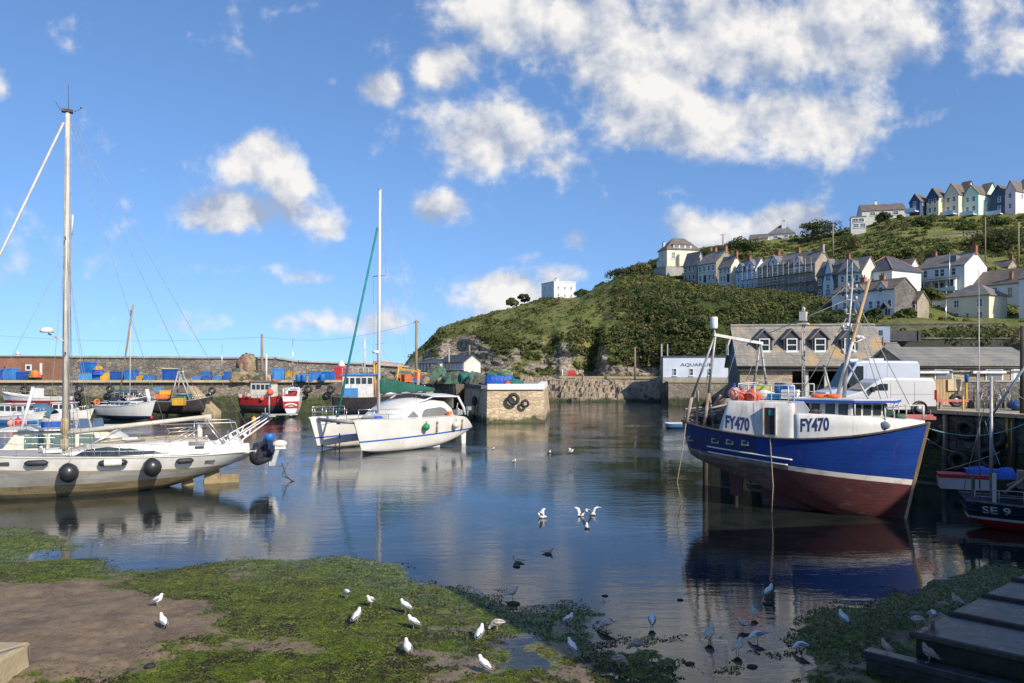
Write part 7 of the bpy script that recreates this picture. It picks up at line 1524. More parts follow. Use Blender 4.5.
# tyres
def tyre(loc,R,r,ax,label,mat='black_rubber'):
    t=thing('tyre_fender',loc,label,'tyre'); b=MB(); b.torus((0,0,0),R,r,ax,20,8); b.build('tyre',M[mat],t); b=MB(); b.tube([(0,0,R),(0,.15,R+.5)],.02,4); b.build('chain',M['rust_steel'],t); return t
for px,py,R,lb in ((24.5,390,.45,'tyre on the left quay wall below the brick store'),(79.5,388.5,.42,'upper tyre of the pair right of the yacht mast'),(79,396,.42,'lower tyre of the pair right of the yacht mast'),(110,389,.36,'tyre on the quay wall above the sailing boat'),(212,390.5,.36,'tyre on the quay wall at the stone steps'),(308.5,389,.4,'tyre on the quay wall above the white sterned boat'),(331,389.5,.38,'tyre on the quay wall left of the teal furled sail')):
    tyre(P(px,py,100.1+ (px-0)*.004),R,.16,'y',lb)
tyre(P(513.5,399,83.85),.5,.2,'y','large tyre on the sunny face of the pier head'); tyre(P(525.3,403.5,83.9),.33,.14,'y','smaller tyre right of the large one on the pier head')
axm=Matrix.Rotation(rad(-17),3,'Z')@Matrix.Rotation(PI/2,3,'Y')
for py,lb,mt in ((401,'uppermost tyre on the shaded side of the pier head','black_rubber'),(410,'pale middle tyre on the shaded side of the pier head','rope_tan'),(419,'lowest tyre on the shaded side of the pier head','weedy_black')):
    tyre(P(474.5-.6*(py-401)/9,py,87.5),.42,.17,axm,lb,mt)
buoy(Vector((qx(254,96-9),87,.2)),.3,'yellow_buoy','small yellow mooring buoy on the water near the red boat'); buoy(Vector((qx(159,90),88,.3)),.26,'red_buoy','small red buoy under the yellow fish box')
# ------------------------------------------------------------------ right quay
def panel_van(name,label,loc,rz,L,Wd,Hh,mat,win='glass',hi=False):
    t=thing(name,loc,label,'van',rz)      # x: nose at 0, tail at L ; near side -y
    nose=[(0,.45),(.02,.85),(.12,1.02),(1.05,1.28),(1.95,Hh-.08),(2.3,Hh),(L-.12,Hh-.03),(L,Hh-.25),(L+.03,.45)]
    b=MB(); rg=[]
    for y,k in ((-Wd/2,.0),(-Wd/2+.10,.07),(Wd/2-.10,.07),(Wd/2,0)):
        rg.append([(x,y,z+k*(z>Hh-.4)) for x,z in nose]+[(L,y,.3),(0.08,y,.3)])
    b.rings(rg,sm=False); b.build('body',M[mat],t,bevel=.05)
    b=MB(); y=-Wd/2-.012; b.add([(1.28,y,1.32),(2.35,y,1.32),(2.35,y,Hh-.26),(1.95,y,Hh-.26)],[(0,1,2,3)]); b.build('cab_window',M[win],t)
    b=MB(); b.add([(1.10,-Wd/2+.12,1.33),(1.10,Wd/2-.12,1.33),(1.90,Wd/2-.16,Hh-.12),(1.90,-Wd/2+.16,Hh-.12)],[(0,1,2,3)]); o=b.build('windscreen',M[win],t); o.location.x=-.045; o.location.z=.02
    for x in (.9,L-.85):
        b=MB(); b.lathe([(.02,-.12),(.24,-.12),(.33,-.09),(.35,0),(.33,.09),(.02,.1)],(x,-Wd/2+.08,.35),18,M=Matrix.Rotation(PI/2,3,'X')); w_=b.build('wheel',M['black_rubber'],t); b=MB(); b.lathe([(.02,-.03),(.2,-.02),(.22,.02),(.02,.02)],(x,-Wd/2-.03,.35),14,M=Matrix.Rotation(PI/2,3,'X')); b.build('hubcap',M['hubcap'],w_)
        b=MB(); b.torus((x,-Wd/2+.0,.35),.40,.05,'y',20,6); b.build('wheel_arch',M['plastic_black'],t)
        b=MB(); b.lathe([(.02,-.1),(.35,-.1),(.35,.1),(.02,.1)],(x,Wd/2-.1,.35),14,M=Matrix.Rotation(PI/2,3,'X')); b.build('wheel',M['black_rubber'],t)
    b=MB(); b.b2((L-.06,-Wd/2-.015,.85),(L+.045,-Wd/2+.12,1.35)); b.build('tail_light',M['tail_red'],t)
    b=MB(); b.b2((L-.9,-Wd/2-.01,.3),(L+.07,Wd/2,.5)); b.build('bumper',M['plastic_black'],t)
    b=MB(); 
    for x in (2.5,3.75): b.b2((x,-Wd/2-.008,.5),(x+.012,-Wd/2+.01,Hh-.2))
    b.b2((2.5,-Wd/2-.008,1.12),(L-.1,-Wd/2+.01,1.135)); b.build('door_seam',M['gull_grey'],t)
    b=MB(); b.box((1.5,-Wd/2-.15,1.38),(.12,.22,.28)); b.build('mirror',M['plastic_black'],t)
    return t
v=panel_van('panel_van','white panel van parked on the quay behind the trawler bow',Vector((qx(835,40.6),40.6,3.75)),.0,4.85,1.9,1.93,'van_white')
tv,tf,asp=text_mesh('VIVARO',.02); b=MB(); b.add([(1.95+1.0*q[0],-.962,.80+.11*q[1]) for q in tv],tf); b.build('lettering',M['letter_dark'],v,fixn=False)
v=panel_van('tall_van','tall pale blue white van parked further back by the quay house',Vector((qx(817,46),46,3.75)),.0,5.7,2.0,2.85,'van_white2',hi=True)
b=MB(); b.box((3.4,0,2.95),(.9,.8,.2)); b.box((2.2,.2,2.95),(.5,.6,.16)); b.build('roof_hatch',M['van_white'],v)
# timber fender posts on the quay front, tyres in the shade
for k_,s_ in enumerate((7.0,9.0,10.6,12.3,13.9,15.6,17.4,19.5,21.5)):
    q,t_=edge_pt(s_); nrm=Vector((t_.y,-t_.x,0)); nrm=nrm if nrm.x<0 else -nrm; h_=rng.uniform(3.2,3.9)
    b=MB(); p=q+nrm*.2; b.tube([(p.x,p.y,-.6),(p.x+.03,p.y,h_)],[.17,.14],8); tag(b.build('fender_pile',M['wood_dark'] if k_%3 else M['wood_old']),'upright timber pile against the shaded quay wall','pile','timber piles along the dark quay wall')
for k_,(s_,z) in enumerate(((14.7,2.6),(15.0,1.5),(16.2,2.9),(16.6,1.2),(18.0,2.4),(12.9,2.2))):
    q,t_=edge_pt(s_); nrm=Vector((t_.y,-t_.x,0)); nrm=nrm if nrm.x<0 else -nrm; p=q+nrm*.25
    t=thing('tyre_fender',(p.x,p.y,z),'dark tyre hung in the shade of the quay wall beside the trawler bow','tyre',math.atan2(t_.y,t_.x),'tyres in the shade behind the trawler bow'); b=MB(); b.torus((0,0,0),.42,.17,'y',18,8); b.build('tyre',M['black_rubber'],t)
def quay_rope(a_,c_,sag,mat,label,r=.03): return wire(a_,c_,sag,label,'mooring_rope',r,mat)
quay_rope(tr(9.7,0,4.0),P(1024,424,36.5),.55,'rope_green','green mooring rope sagging from the trawler bow along the quay')
quay_rope(tr(9.6,.1,3.9),P(955,452,36),.2,'rope_tan','tan rope from the trawler bow down the quay wall',.02); quay_rope(P(944,470,34.6),P(1000,452,34.6),.05,'rope_tan','tan rope along the punt',.02)
quay_rope(P(985,421,38),P(1000,465,34),.1,'rope_green','green rope hanging from the quay edge to the boats',.02)
t=thing('red_beam',P(917,419.5,38.0)+Vector((0,0,-.0)),'faded red steel beam lying on the quay edge beyond the trawler bow','beam',-.1); b=MB(); b.box((0,0,.08),(1.7,.3,.16)); b.box((0,0,.2),(1.5,.12,.1)); b.build('beam',W('faded_red',(.5,.16,.15),(.42,.12,.11),sc=3,rough=.7),t)
t=thing('red_beam',Vector((qx(952,46),46,4.25)),'long thin red girder behind the white van tail','beam',0); b=MB(); b.box((0,0,0),(1.9,.2,.14)); b.build('beam',M['faded_red'],t); b=MB(); b.box((-.7,0,-.27),(.1,.2,.42)); b.box((.7,0,-.27),(.1,.2,.42)); b.build('trestle',M['rust_steel'],t)
# low wall, pots and gear in front of the shed
t=thing('timber_fence',Vector((qx(931,49.5),49.5,3.74)),'weathered vertical board fence behind the van tail','fence'); b=MB()
for i in range(9): b.box((.09+i*.19,0,.85+rng.random()*.08),(.17,.05,1.7))
b.build('boards',M['wood_tan'],t); b=MB(); b.box((.85,.05,.5),(1.7,.06,.1)); b.box((.85,.05,1.3),(1.7,.06,.1)); b.build('rails',M['wood_old'],t)
t=thing('wall',Vector((qx(958,50),50,3.74)),'low dark stone wall behind the pots in front of the shed','wall'); b=MB(); b.b2((0,0,0),(5.2,.4,1.55)); b.build('wall',M['stone_dark'],t); b=MB(); b.b2((-.05,-.05,1.55),(5.25,.45,1.65)); b.build('coping',M['concrete'],t)
t=thing('tyre',Vector((qx(956,48.2),48.2,4.15)),'big black tyre leaning behind the red girder','tyre'); b=MB(); b.torus((0,0,0),.32,.14,'y',18,8); b.build('tyre',M['black_rubber'],t); b=MB(); b.lathe([(.02,-.06),(.19,-.05),(.19,.06),(.02,.06)],(0,0,0),12,M=Matrix.Rotation(PI/2,3,'X')); b.build('rim',M['galv'],t)
t=thing('blue_bin',Vector((qx(966.5,49),49,3.74)),'small bright blue bin on a post before the shed','bin'); b=MB(); b.box((0,0,.85),(.1,.1,1.7)); b.build('post',M['crate_yellow'],t); b=MB(); b.lathe([(.02,1.55),(.11,1.55),(.13,2.0),(.15,2.05),(.02,2.08)],n=12); b.build('bin',M['crate_blue'],t)
for k_,(px,lb) in enumerate(((951,'pale board leaning left of the blue bin'),(958,'pale board leaning next to the blue bin'))):
    t=thing('board',Vector((qx(px,49.4),49.4,4.8)),lb,'board'); b=MB(); b.box((0,0,.3),(.42,.08,.75)); b.build('board',M['crate_cream'],t)
t=thing('pot_stack',Vector((qx(998,47.5),47.5,3.74)),'tangle of steel frames and trolleys in front of the shed','pot stack')
for k_ in range(16):
    x=rng.uniform(-1.6,1.8); w_=rng.uniform(.3,.8); h_=rng.uniform(.6,1.5); ln_=rng.uniform(-.5,.5); b=MB(); b.tube([(x,0,0),(x+ln_,rng.uniform(-.3,.3),h_),(x+ln_+w_,rng.uniform(-.3,.3),h_*.9),(x+w_,0,0)],.035,5); b.tube([(x+ln_*.5,0,h_*.5),(x+w_+ln_*.5,0,h_*.45)],.025,4); b.build('frame',M['galv' if k_%2 else 'rust_steel'],t)
for k_ in range(6):
    q=Vector((qx(975+k_*7.5,46.6),46.6,3.74)); t=thing('lobster_pot',q,'dark netted pot on the quay in front of the shed','pot',rng.uniform(-.3,.3),'pots before the shed'); b=MB(); b.box((0,0,.25),(.62,.5,.5)); b.build('net',M['net_grey'],t); b=MB(); 
    for x in (-.3,0,.3): b.tube([(x,-.27,0),(x,-.27,.35),(x,0,.55),(x,.27,.35),(x,.27,0)],.025,5)
    b.build('hoops',M['rope_tan'],t)
t=thing('tarp_heap',Vector((qx(1019,44.5),44.5,3.74)),'dark blue tarpaulin heap at the right edge of the quay','tarp'); b=MB(); [b.sphere((rng.uniform(-.7,.9),rng.uniform(-.3,.3),rng.uniform(.05,.4)),(rng.uniform(.3,.5),.35,.25),9,6) for _ in range(9)]; b.build('sheet',W('tarp_navy',(.02,.06,.2),(.015,.045,.15),sc=3,rough=.6,bmp=.6,bsc=4,bd=.1),t)
for px,py0,py1,D_,lb in ((963,412,396,41.5,'short yellow ochre post on the quay edge'),(977.5,413,372,43,'slim grey mast standing on the quay'),(930,411,399,42.5,'stub post by the van rear wheel')):
    pole(px,py0,py1,D_,.05,lb,'post','crate_yellow' if px==963 else 'galv')
pole(1022.5,415,326,40,.13,'dark post at the right edge of the quay','post','wood_dark')
# ladder and yellow rails below the quay edge
for s_,lb in ((11.4,'rusty ladder fixed to the dark quay wall'),):
    q,t_=edge_pt(s_); nrm=Vector((t_.y,-t_.x,0)); nrm=nrm if nrm.x<0 else -nrm; p=q+nrm*.1; t=thing('ladder',(p.x,p.y,0),lb,'ladder',math.atan2(t_.y,t_.x)); b=MB(); [b.tube([(x,0,0),(x,0,4.3)],.03,5) for x in (-.2,.2)]; [b.tube([(-.2,0,.3+.3*i),(.2,0,.3+.3*i)],.02,4) for i in range(13)]; b.build('rungs',M['rust_steel'],t)
for s_,lb in ((10.0,'yellow fender strip low on the quay edge, nearest the right edge'),(12.8,'yellow fender strip near the punt'),(14.2,'yellow fender strip near the trawler bow')):
    q,t_=edge_pt(s_); nrm=Vector((t_.y,-t_.x,0)); nrm=nrm if nrm.x<0 else -nrm; p=q+nrm*.08; b=MB(); b.box((p.x,p.y,2.9),(.14,.12,1.5),rz=math.atan2(t_.y,t_.x)); tag(b.build('fender_strip',M['crate_yellow']),lb,'fender')
# people-free foreground: steps at the right, stone block at the left
d1=Vector((.73,-.68,0)).normalized(); d2=Vector((.78,.62,0)).normalized()
lg=thing('added_dark_stage',(10.1,40.6,0),'dark landing stage added for the shadowed quay corner under the trawler stern','landing stage',-.55); b=MB()  # made-up stage: black mass for the shadow and dark quay behind the stern
b.b2((0,.25,-1),(9,3,2.85)); b.build('wall',M['weedy_black'],lg); b=MB(); b.b2((-.1,0,2.85),(9,3.1,3.05)); b.build('deck',M['wood_dark'],lg)
for k_ in range(6): b=MB(); b.tube([(.2+1.6*k_,.1,-1),(.2+1.6*k_,.12,3.2)],.14,8); b.build('pile',M['wood_dark'],lg)
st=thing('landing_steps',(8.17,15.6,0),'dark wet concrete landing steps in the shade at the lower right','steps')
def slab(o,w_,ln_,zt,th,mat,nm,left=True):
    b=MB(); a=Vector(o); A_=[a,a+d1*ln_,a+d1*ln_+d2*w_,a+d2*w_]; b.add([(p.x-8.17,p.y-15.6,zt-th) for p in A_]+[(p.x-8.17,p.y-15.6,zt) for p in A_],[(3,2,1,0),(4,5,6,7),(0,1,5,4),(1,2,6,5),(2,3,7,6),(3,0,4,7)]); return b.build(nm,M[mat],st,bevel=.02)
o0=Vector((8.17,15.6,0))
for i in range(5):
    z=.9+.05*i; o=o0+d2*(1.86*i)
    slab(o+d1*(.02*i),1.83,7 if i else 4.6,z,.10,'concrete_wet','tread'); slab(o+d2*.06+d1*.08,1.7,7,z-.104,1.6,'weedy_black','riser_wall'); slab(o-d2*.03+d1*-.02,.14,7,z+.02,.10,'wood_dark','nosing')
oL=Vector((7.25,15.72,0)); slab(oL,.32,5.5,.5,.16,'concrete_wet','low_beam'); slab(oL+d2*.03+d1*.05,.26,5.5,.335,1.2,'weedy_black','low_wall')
bl=thing('stone_block',(G(0,683,.85)[0]-1.5,G(0,683,.85)[1]-1,0),'pale sandstone block at the lower left corner','stone block')
p0=G(33,683,.9); p1=G(31.5,641,.9); b=MB()
x1,y1=p1.x-bl.location.x,p1.y-bl.location.y
for k_ in range(2):
    b.box((x1/2-1.0-.03*k_,y1-.60-k_*1.25,.45),(x1+2.0-.05*k_,1.19,.9-.03*k_),rz=.015*k_)
b.build('blocks',stone('block_stone',((.52,.42,.26),(.46,.37,.23),(.36,.29,.18)),(.3,.24,.15),.9,1.0,.05),bl,bevel=.06)
a_,c_=G(81,626,.38),G(119,620.5,.36)
b=MB(); b.tube([a_,a_.lerp(c_,.5)+Vector((0,0,.02)),c_],[.018,.022,.012],6); tag(b.build('driftwood_stick',M['rope_tan']),'thin pale stick lying on the bare brown mud','stick')
# rocks and weed clumps in the shallows
for k_,(px,py,s_) in enumerate(((513,604,.24),(517,567,.16),(605,596,.12),(752,667,.16),(768,604,.2),(548,555,.14),(680,600,.12),(835,634,.25),(150,682,.16),(690,664,.14))):
    s_*=.55; q=G(px,py,.0); q.z=.01 if px!=150 else .33; b=MB()
    rr=random.Random(k_); rg=[]
    for i in range(7):
        th=-PI/2+PI*i/6; k=max(.03,math.cos(th)); rg.append([(s_*k*math.cos(2*PI*j/10)*rr.uniform(.85,1.2)*1.3,s_*k*math.sin(2*PI*j/10)*rr.uniform(.85,1.2),s_*.5*math.sin(th)) for j in range(10)])
    b.rings(rg); o=b.build('weedy_stone',M['weedy_black'],None,loc=q); tag(o,'small dark weedy stone lying in the shallow water','stone','weedy stones in the shallows')

# ------------------------------------------------------------------ gulls
def gull_mesh(pose):
    """body faces +x. returns dict of meshes: body, wing, beak, leg"""
    up={'stand':.22,'bend':.20,'sit':.0,'wings':.02,'fly':.0}[pose]; b=MB()
    if pose=='bend': path=[(-.22,0,.30,.02,.022),(-.16,0,.285,.065,.04),(-.07,0,.272,.105,.092),(.03,0,.258,.108,.104),(.11,0,.235,.088,.088),(.165,0,.19,.058,.06),(.20,0,.15,.046,.048),(.228,0,.115,.048,.05),(.254,0,.09,.036,.038),(.27,0,.075,.014,.014)]; hd=(.232,.112); bk=((.264,0,.082),(.305,0,.04))
    elif pose in('sit','wings','fly'): path=[(-.24,0,.085,.018,.02),(-.17,0,.075,.06,.035),(-.08,0,.06,.105,.08),(.02,0,.06,.112,.09),(.10,0,.085,.088,.082),(.14,0,.13,.06,.062),(.158,0,.172,.048,.05),(.178,0,.202,.048,.05),(.20,0,.217,.034,.036),(.212,0,.223,.012,.012)]; hd=(.172,.2); bk=((.206,0,.21),(.255,0,.195))
    else: path=[(-.20,0,.20,.02,.02),(-.145,0,.215,.062,.04),(-.07,0,.232,.105,.09),(.005,0,.255,.112,.108),(.065,0,.295,.092,.094),(.098,0,.34,.064,.066),(.112,0,.378,.05,.052),(.13,0,.405,.049,.051),(.153,0,.418,.036,.038),(.166,0,.422,.012,.012)]; hd=(.128,.404); bk=((.158,0,.412),(.208,0,.398))
    rg=[]; n=10
    for i,(x,y,z,ry,rz_) in enumerate(path):
        a_=Vector(path[max(0,i-1)][:3]); c_=Vector(path[min(len(path)-1,i+1)][:3]); T=(c_-a_).normalized(); Nn=Vector((-T.z,0,T.x))
        rg.append([Vector((x,y,z))+Vector((0,ry*math.cos(2*PI*j/n),0))+Nn*rz_*math.sin(2*PI*j/n) for j in range(n)])
    b.rings(rg)
    out={'body':b}
    wz=path[2][2]; out['wings']=[]
    for s_ in (-1,1):
        w=MB()
        if pose in('wings','fly'):
            e=.30 if pose=='wings' else .18
            pts=[((.06,s_*.07,wz+.05),(-.10,s_*.06,wz+.04)),((.10,s_*.22,wz+.05+e*.8),(-.06,s_*.22,wz+.04+e*.75)),((.06,s_*.40,wz+.05+e),(-.08,s_*.42,wz+.03+e*.95)),((-.06,s_*.58,wz+.05+e*.8),(-.12,s_*.58,wz+.04+e*.78))]
            rg=[[p,q,(q[0],q[1],q[2]-.012),(p[0],p[1],p[2]-.012)] for p,q in pts]; w.rings(rg)
        else:
            sl=(-.45 if pose=='stand' else -.1) if pose!='bend' else .12
            rg=[]
            for x,h_ in ((.075,.012),(.04,.06),(-.05,.075),(-.14,.05),(-.22,.02),(-.265,.005)):
                rr=max(.015,.113*max(.04,1-((x+.02)/.25)**2)**.5)
                c=wz+.02+(x+.05)*-sl*(.9 if pose=='stand' else .4)
                rg.append([(x,s_*(rr+.004),c-h_*.6),(x,s_*(rr+.016),c),(x,s_*rr*.6,c+h_*.75),(x,s_*(rr-.02),c)])
            w.rings(rg)
        out['wings'].append(w)
        tp=MB()
        if pose in('stand','bend','sit'):
            c0=Vector(w.v[-2]); d_=Vector((-.075,-s_*.012,-.03 if pose=='stand' else .004)); tp.rings([[c0+Vector((.05,0,.012)),c0+Vector((.05,s_*.012,0)),c0+Vector((.05,0,-.012)),c0+Vector((.05,-s_*.012,0))],[c0+d_+Vector((0,0,.004)),c0+d_+Vector((0,s_*.004,0)),c0+d_+Vector((0,0,-.004)),c0+d_+Vector((0,-s_*.004,0))]])
        out.setdefault('tips',[]).append(tp)
    k=MB(); k.tube([bk[0],Vector(bk[0]).lerp(Vector(bk[1]),.6),bk[1]],[.015,.012,.004],6); out['beak']=k
    e=MB(); [e.sphere((hd[0]+.02,s_*.036,hd[1]+.01),.007,6,4) for s_ in (-1,1)]; out['eyes']=e
    out['legs']=[]
    if pose in('stand','bend'):
        for s_ in (-1,1):
            l=MB(); l.tube([(.0,s_*.035,.215),(-.012,s_*.036,.11),(.0,s_*.036,.012)],[.012,.007,.007],6); l.add([(-.01,s_*.036,.012),(.07,s_*.036-.03,.004),(.075,s_*.036,.006),(.07,s_*.036+.03,.004)],[(0,1,2),(0,2,3)]); out['legs'].append(l)
    return out
GP={}
def gull(px,py,pose,rz,kind,label,z=None,sc=.80,D=None):
    q=G(px,py,z if z is not None else 0.0) if D is None else P(px,py,D)
    if z is None and D is None:
        for _ in range(4):
            hh=max(-.02,float(mudh(np.array([[q.x]]),np.array([[q.y]]))[0,0])) if q.y<32.9 else 0.0; q=G(px,py,hh if pose in('stand','bend') else max(0,hh))
    k=(pose,kind)
    if k not in GP:
        t=thing('gull',q,label,'gull'); g=gull_mesh(pose); bm_,wm=('gull_white','gull_grey') if kind=='w' else (('gull_mottle','gull_mottle') if kind=='m' else ('gull_brown','gull_brown'))
        if pose in('wings','fly') and kind=='w': wm='gull_white'
        g['body'].build('body',M[bm_],t)
        for w,tp in zip(g['wings'],g['tips']):
            wo=w.build('wing',M[wm],t)
            if tp.v: tp.build('wing_tip',M['gull_dark'],wo)
        g['beak'].build('beak',M['gull_beak' if kind=='w' else 'gull_dark'],t); g['eyes'].build('eyes',M['gull_dark'],t)
        for l in g['legs']: l.build('leg',M['gull_leg'],t)
        GP[k]=t
    else: t=copy_tree(GP[k])
    rv=random.Random(int(px*7+py)); sc*=rv.uniform(.9,1.08); t.location=q; t.rotation_euler=(0,rv.uniform(-.14,.1) if pose=='stand' else 0,rz+rv.uniform(-.25,.25)); t.scale=(sc,sc,sc*rv.uniform(.92,1.06)); tag(t,label,'gull','gulls around the harbour'); return t
W_='w'
for a in [(158,607,'stand',.3,'w','white gull at the weed edge left of the mud, the farther of the two'),(163,629,'stand',2.2,'w','white gull on bare mud with yellow beak, the nearer of the two'),
 (346.5,599,'bend',2.4,'w','white gull head down, first of the birds at mid weed bank'),(371,607,'stand',-2.4,'w','plump white gull preening behind the one facing right on the weed'),(357,624,'stand',.9,'w','white gull upright on the green weed, head raised'),(406,614,'stand',2.9,'w','white gull in profile with a grey wing near the shadow edge'),(413.5,630,'stand',2.8,'w','white gull in profile beside the little water channel'),(407.5,656,'stand',2.0,'w','white gull standing at the bright puddle on the weed'),
 (480.5,640,'stand',1.3,'w','white gull seen from behind on weed beside a brown bending bird'),(497,632,'bend',2.9,'m','brownish gull bending to feed behind the white one'),(483,673,'stand',2.6,'w','white gull with grey wings nearest the bottom in the middle'),(571.5,654,'stand',2.3,'w','white gull with grey wing on the weed islet, nearer one'),(568.5,625,'stand',.4,'w','white gull at the back of the weed islet'),(606,631,'bend',2.9,'m','grey brown gull bending on the right of the weed islet'),
 (619,669,'bend',.4,'b','brown young gull bending at the water edge, nearer one'),(637,653,'bend',2.8,'b','brown young gull bending behind the other brown bird'),(652,627,'stand',1.4,'w','white gull standing alone in open shallow water'),
 (477.5,599,'stand',2.6,'m','dim grey gull in the shade at the left weed patch'),(513,599,'stand',.2,'m','dim grey gull beside the dark rock in the shade'),
 (769,598,'stand',.6,'w','gull in the shade near the trawler reflection, farthest of its group'),(754,618,'stand',1.9,'m','gull in the shallow ripple, just behind the one with a dark back'),(743,630,'stand',2.6,'m','gull with lowered tail in the middle of the shaded group'),(757.5,642,'bend',2.7,'w','gull bending in the shallows right of the shaded group'),(710,641,'stand',1.0,'m','gull at the left end of the shaded group'),(737.5,654,'stand',.8,'m','gull nearest the bottom in the shaded group'),(801.5,653,'bend',2.4,'w','gull bending next to the sparkling water at the weed'),(844,627,'stand',1.7,'w','gull standing on the dark weed at the right bank')]:
    gull(*a)
for px,py,pose,rz,kind,lb,z in ((887,655,'stand',2.0,'b','mottled brown gull on the low beam of the steps',.5),(928.5,663,'stand',2.6,'b','mottled brown gull walking on the low beam, right one',.5),(918,629,'bend',.3,'m','hunched pale gull at the left corner of the steps',.9),(933,623,'bend',1.2,'w','grey backed gull huddled beside the hunched one on the steps',.9),(956,607,'stand',2.6,'m','gull on the weed behind the second step',.62)):
    gull(px,py,pose,rz,kind,lb,z)
for px,py,pose,rz,lb in ((542,518,'wings',2.7,'gull flapping on the water left of the pair'),(581,516,'wings',.4,'left gull of the flapping pair on the water'),(592,515,'wings',2.4,'right gull of the flapping pair on the water'),(587,528,'sit',1.6,'gull floating just below the flapping pair'),(493,449.5,'sit',1.2,'white speck of a gull floating nearest the catamaran'),(514,462,'sit',1.0,'gull floating below the pier reflection'),(550,453,'sit',1.6,'gull floating left of the flying one')):
    gull(px,py,pose,rz,'w',lb,0.0)
gull(518,562,'sit',2.7,'m','dark gull floating in the shade beside a clump of weed',0.0); gull(548,553,'sit',.2,'m','dark gull floating in the shade, right of the other floating one',0.0)
gull(571,452,'fly',.3,'w','white gull flying low over the middle of the harbour',D=50)

# ------------------------------------------------------------------ trees and shrubs one can tell apart
def tree(name,loc,h,r,mats,label,cat='tree',n=900,trunk=.35,flat=.6,group=None,size=.32,nb=9):
    t=thing(name,loc,label,cat,group=group); b=MB(); th=h*trunk
    b.tube([(0,0,-1),(.05*h,0,th*.6),(0,.03*h,h*.7)],[.035*h,.026*h,.012*h],7)
    br_=[]
    for k_ in range(nb):
        a=2*PI*k_/nb+rng.random()*.6; q=rng.uniform(.35,.8)*r; z=th+(h-th)*rng.uniform(.3,.85); b.tube([(0,0,th*.8),(q*.5*math.cos(a),q*.5*math.sin(a),z*.8),(q*math.cos(a),q*math.sin(a),z)],[.014*h,.01*h,.004*h],5); br_.append((q*math.cos(a),q*math.sin(a),z))
    b.build('trunk',M['bark'],t)
    V=[];MI_=[]
    for (x,y,z) in br_+[(0,0,h*.8)]:
        m_=n//(nb+1); rr=r*rng.uniform(.36,.56); q=clump((x,y,z-rr*.2),rr,m_,flat); V.append(free3(q,size*(.6+.8*nr.random(m_)),q-np.array((x,y,z-rr*.5)),.6)); MI_.append(np.full(m_,rng.randrange(len(mats))))
    V=np.concatenate(V); MI_=np.concatenate(MI_); me=fastmesh('crown',V,np.arange(len(V)).reshape(-1,4),[M[m_] for m_ in mats],MI_); o=bpy.data.objects.new('crown',me); COL.objects.link(o); o.parent=t
    return t
GT='trees and bushes on the hill'
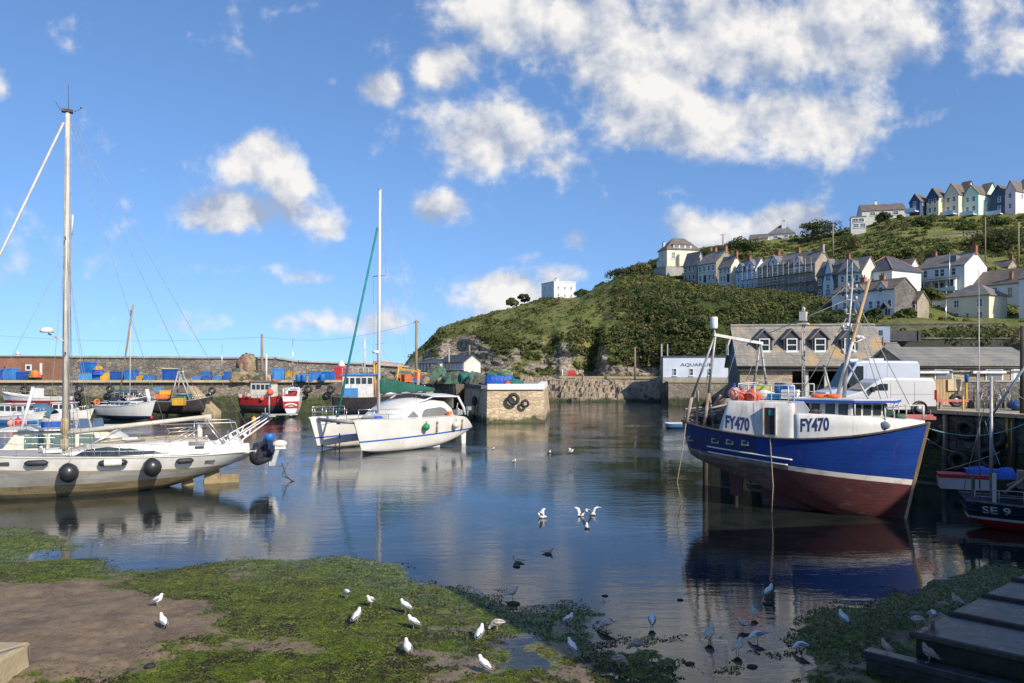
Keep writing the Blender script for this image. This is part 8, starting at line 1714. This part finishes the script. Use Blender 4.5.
for px,py,D_,h,r,ms_,lb in ((716,262,236,5.0,4.0,['leaf_e','leaf_b'],'flat topped dark pine right of the cream hilltop house'),(703,262,240,4.5,3.2,['leaf_b','leaf_a'],'rounded bush between the cream hilltop house and the pine'),(737,254,225,5.0,4.2,['leaf_b','leaf_e'],'dark round tree left of the white bungalow'),(752,253,226,4,3.5,['leaf_a','leaf_b'],'low bush under the pale wing of the bungalow'),
 (812,240,240,6.0,4.2,['leaf_e','leaf_b'],'dark green tree right of the white bungalow, left one of two'),(824,239,238,6.2,4.4,['leaf_a','leaf_e'],'brighter round tree right of the dark one beside the bungalow'),(848,250,215,5,4,['leaf_a','leaf_d'],'bush on the slope under the flat roofed house'),(882,222,238,3.2,2.6,['leaf_e','leaf_b'],'dark bush in front of the long bungalow'),
 (925,226,222,3,3,['leaf_b','leaf_c'],'bush below the pale yellow hilltop house'),(965,232,214,3,3,['leaf_a','leaf_b'],'bush beside the upper garden wall'),(985,246,195,5.2,4.5,['leaf_d','leaf_b'],'russet tinged bush by the tall thin pole'),(1008,250,190,5.5,4.6,['leaf_e','leaf_b'],'dark bushy tree near the right edge pole'),(1000,228,215,3.2,3,['leaf_b','leaf_e'],'dark bush below the navy house'),
 (940,262,178,3.6,3.4,['leaf_a','leaf_b'],'bush above the roof of the veranda house'),(905,262,182,3.4,3.2,['leaf_c','leaf_a'],'light green bush above the hipped house'),(872,266,182,3.4,3,['leaf_b','leaf_a'],'bush above the gabled house roof'),
 (875,322,127,2.6,1.3,['leaf_e'],'dark clipped round shrub against the white cottages'),(905,324,126,3.0,2.0,['leaf_a','leaf_b'],'grey green shrub at the stone gable of the cottages'),(931,300,138,2.6,2.0,['leaf_a','leaf_c'],'bright garden bush between outhouse and veranda house'),
 (582,298,232,3.0,2.6,['leaf_b','leaf_e'],'small tree right of the clifftop house'),(620,278,212,2.6,3.5,['leaf_e','leaf_b'],'dark hedge like bush on the hill shoulder'),(640,272,212,2.8,3.2,['leaf_b','leaf_d'],'bush below the porch of the cream hilltop house'),(512,306,222,2.6,2.2,['leaf_d','leaf_b'],'wind shaped bush on the headland skyline'),(524,303,224,2.8,1.8,['leaf_e','leaf_b'],'upright bush left of the clifftop house'),(604,290,222,2.2,3,['leaf_b','leaf_a'],'low bush right of the clifftop house'),
 (858,324,125,1.2,2.5,['leaf_c','leaf_a'],'low yellow green hedge below the white cottages'),(915,341,66,1.0,1.6,['leaf_a','leaf_d'],'bush over the wall above the flat dormer'),(955,343,66,.9,2.4,['leaf_b','leaf_a'],'bush on the dark retaining wall behind the shed'),(1000,341,66,1.1,2.6,['leaf_d','leaf_c'],'straw coloured bank of bushes above the shed'),(975,338,72,1.0,2.8,['leaf_d','leaf_a'],'dry hedge below the cream house')):
    p=P(px,py,D_); tree('tree' if h>5 else 'bush',p+Vector((0,0,-.3)),h,r,ms_,lb,'tree' if h>5 else 'bush',n=1100 if D_>100 else 1500,size=.22 if D_>100 else .12,group=GT,trunk=.10,flat=.8)
# ------------------------------------------------------------------ scrub: drop clumps that would grow through the houses
def in_house(c):
    for (L,a,Wd,Dp) in HFP:
        dx,dy=c[0]-L.x,c[1]-L.y; x=dx*math.cos(a)-dy*math.sin(a); y=dx*math.sin(a)+dy*math.cos(a)
        if -1.5<x<Wd+1.5 and -3.2<y<Dp+1.0: return True
    return False
Vs=[v for v,c in zip(VV,CEN) if not in_house(c)]; Ms=[m_ for m_,c in zip(MI,CEN) if not in_house(c)]
V=np.concatenate(Vs); Mi=np.concatenate(Ms)
me=fastmesh('hillside_scrub',V,np.arange(len(V)).reshape(-1,4),[M['leaf_a'],M['leaf_b'],M['leaf_c'],M['leaf_d'],M['leaf_e']],Mi)
o=bpy.data.objects.new('hillside_scrub',me); COL.objects.link(o); tag(o,'dense green scrub and ivy covering the headland and hillside','scrub',kind='stuff')
for o in list(S.objects):
    for k in ('_W','_D','_H','_R'):
        if k in o: del o[k]
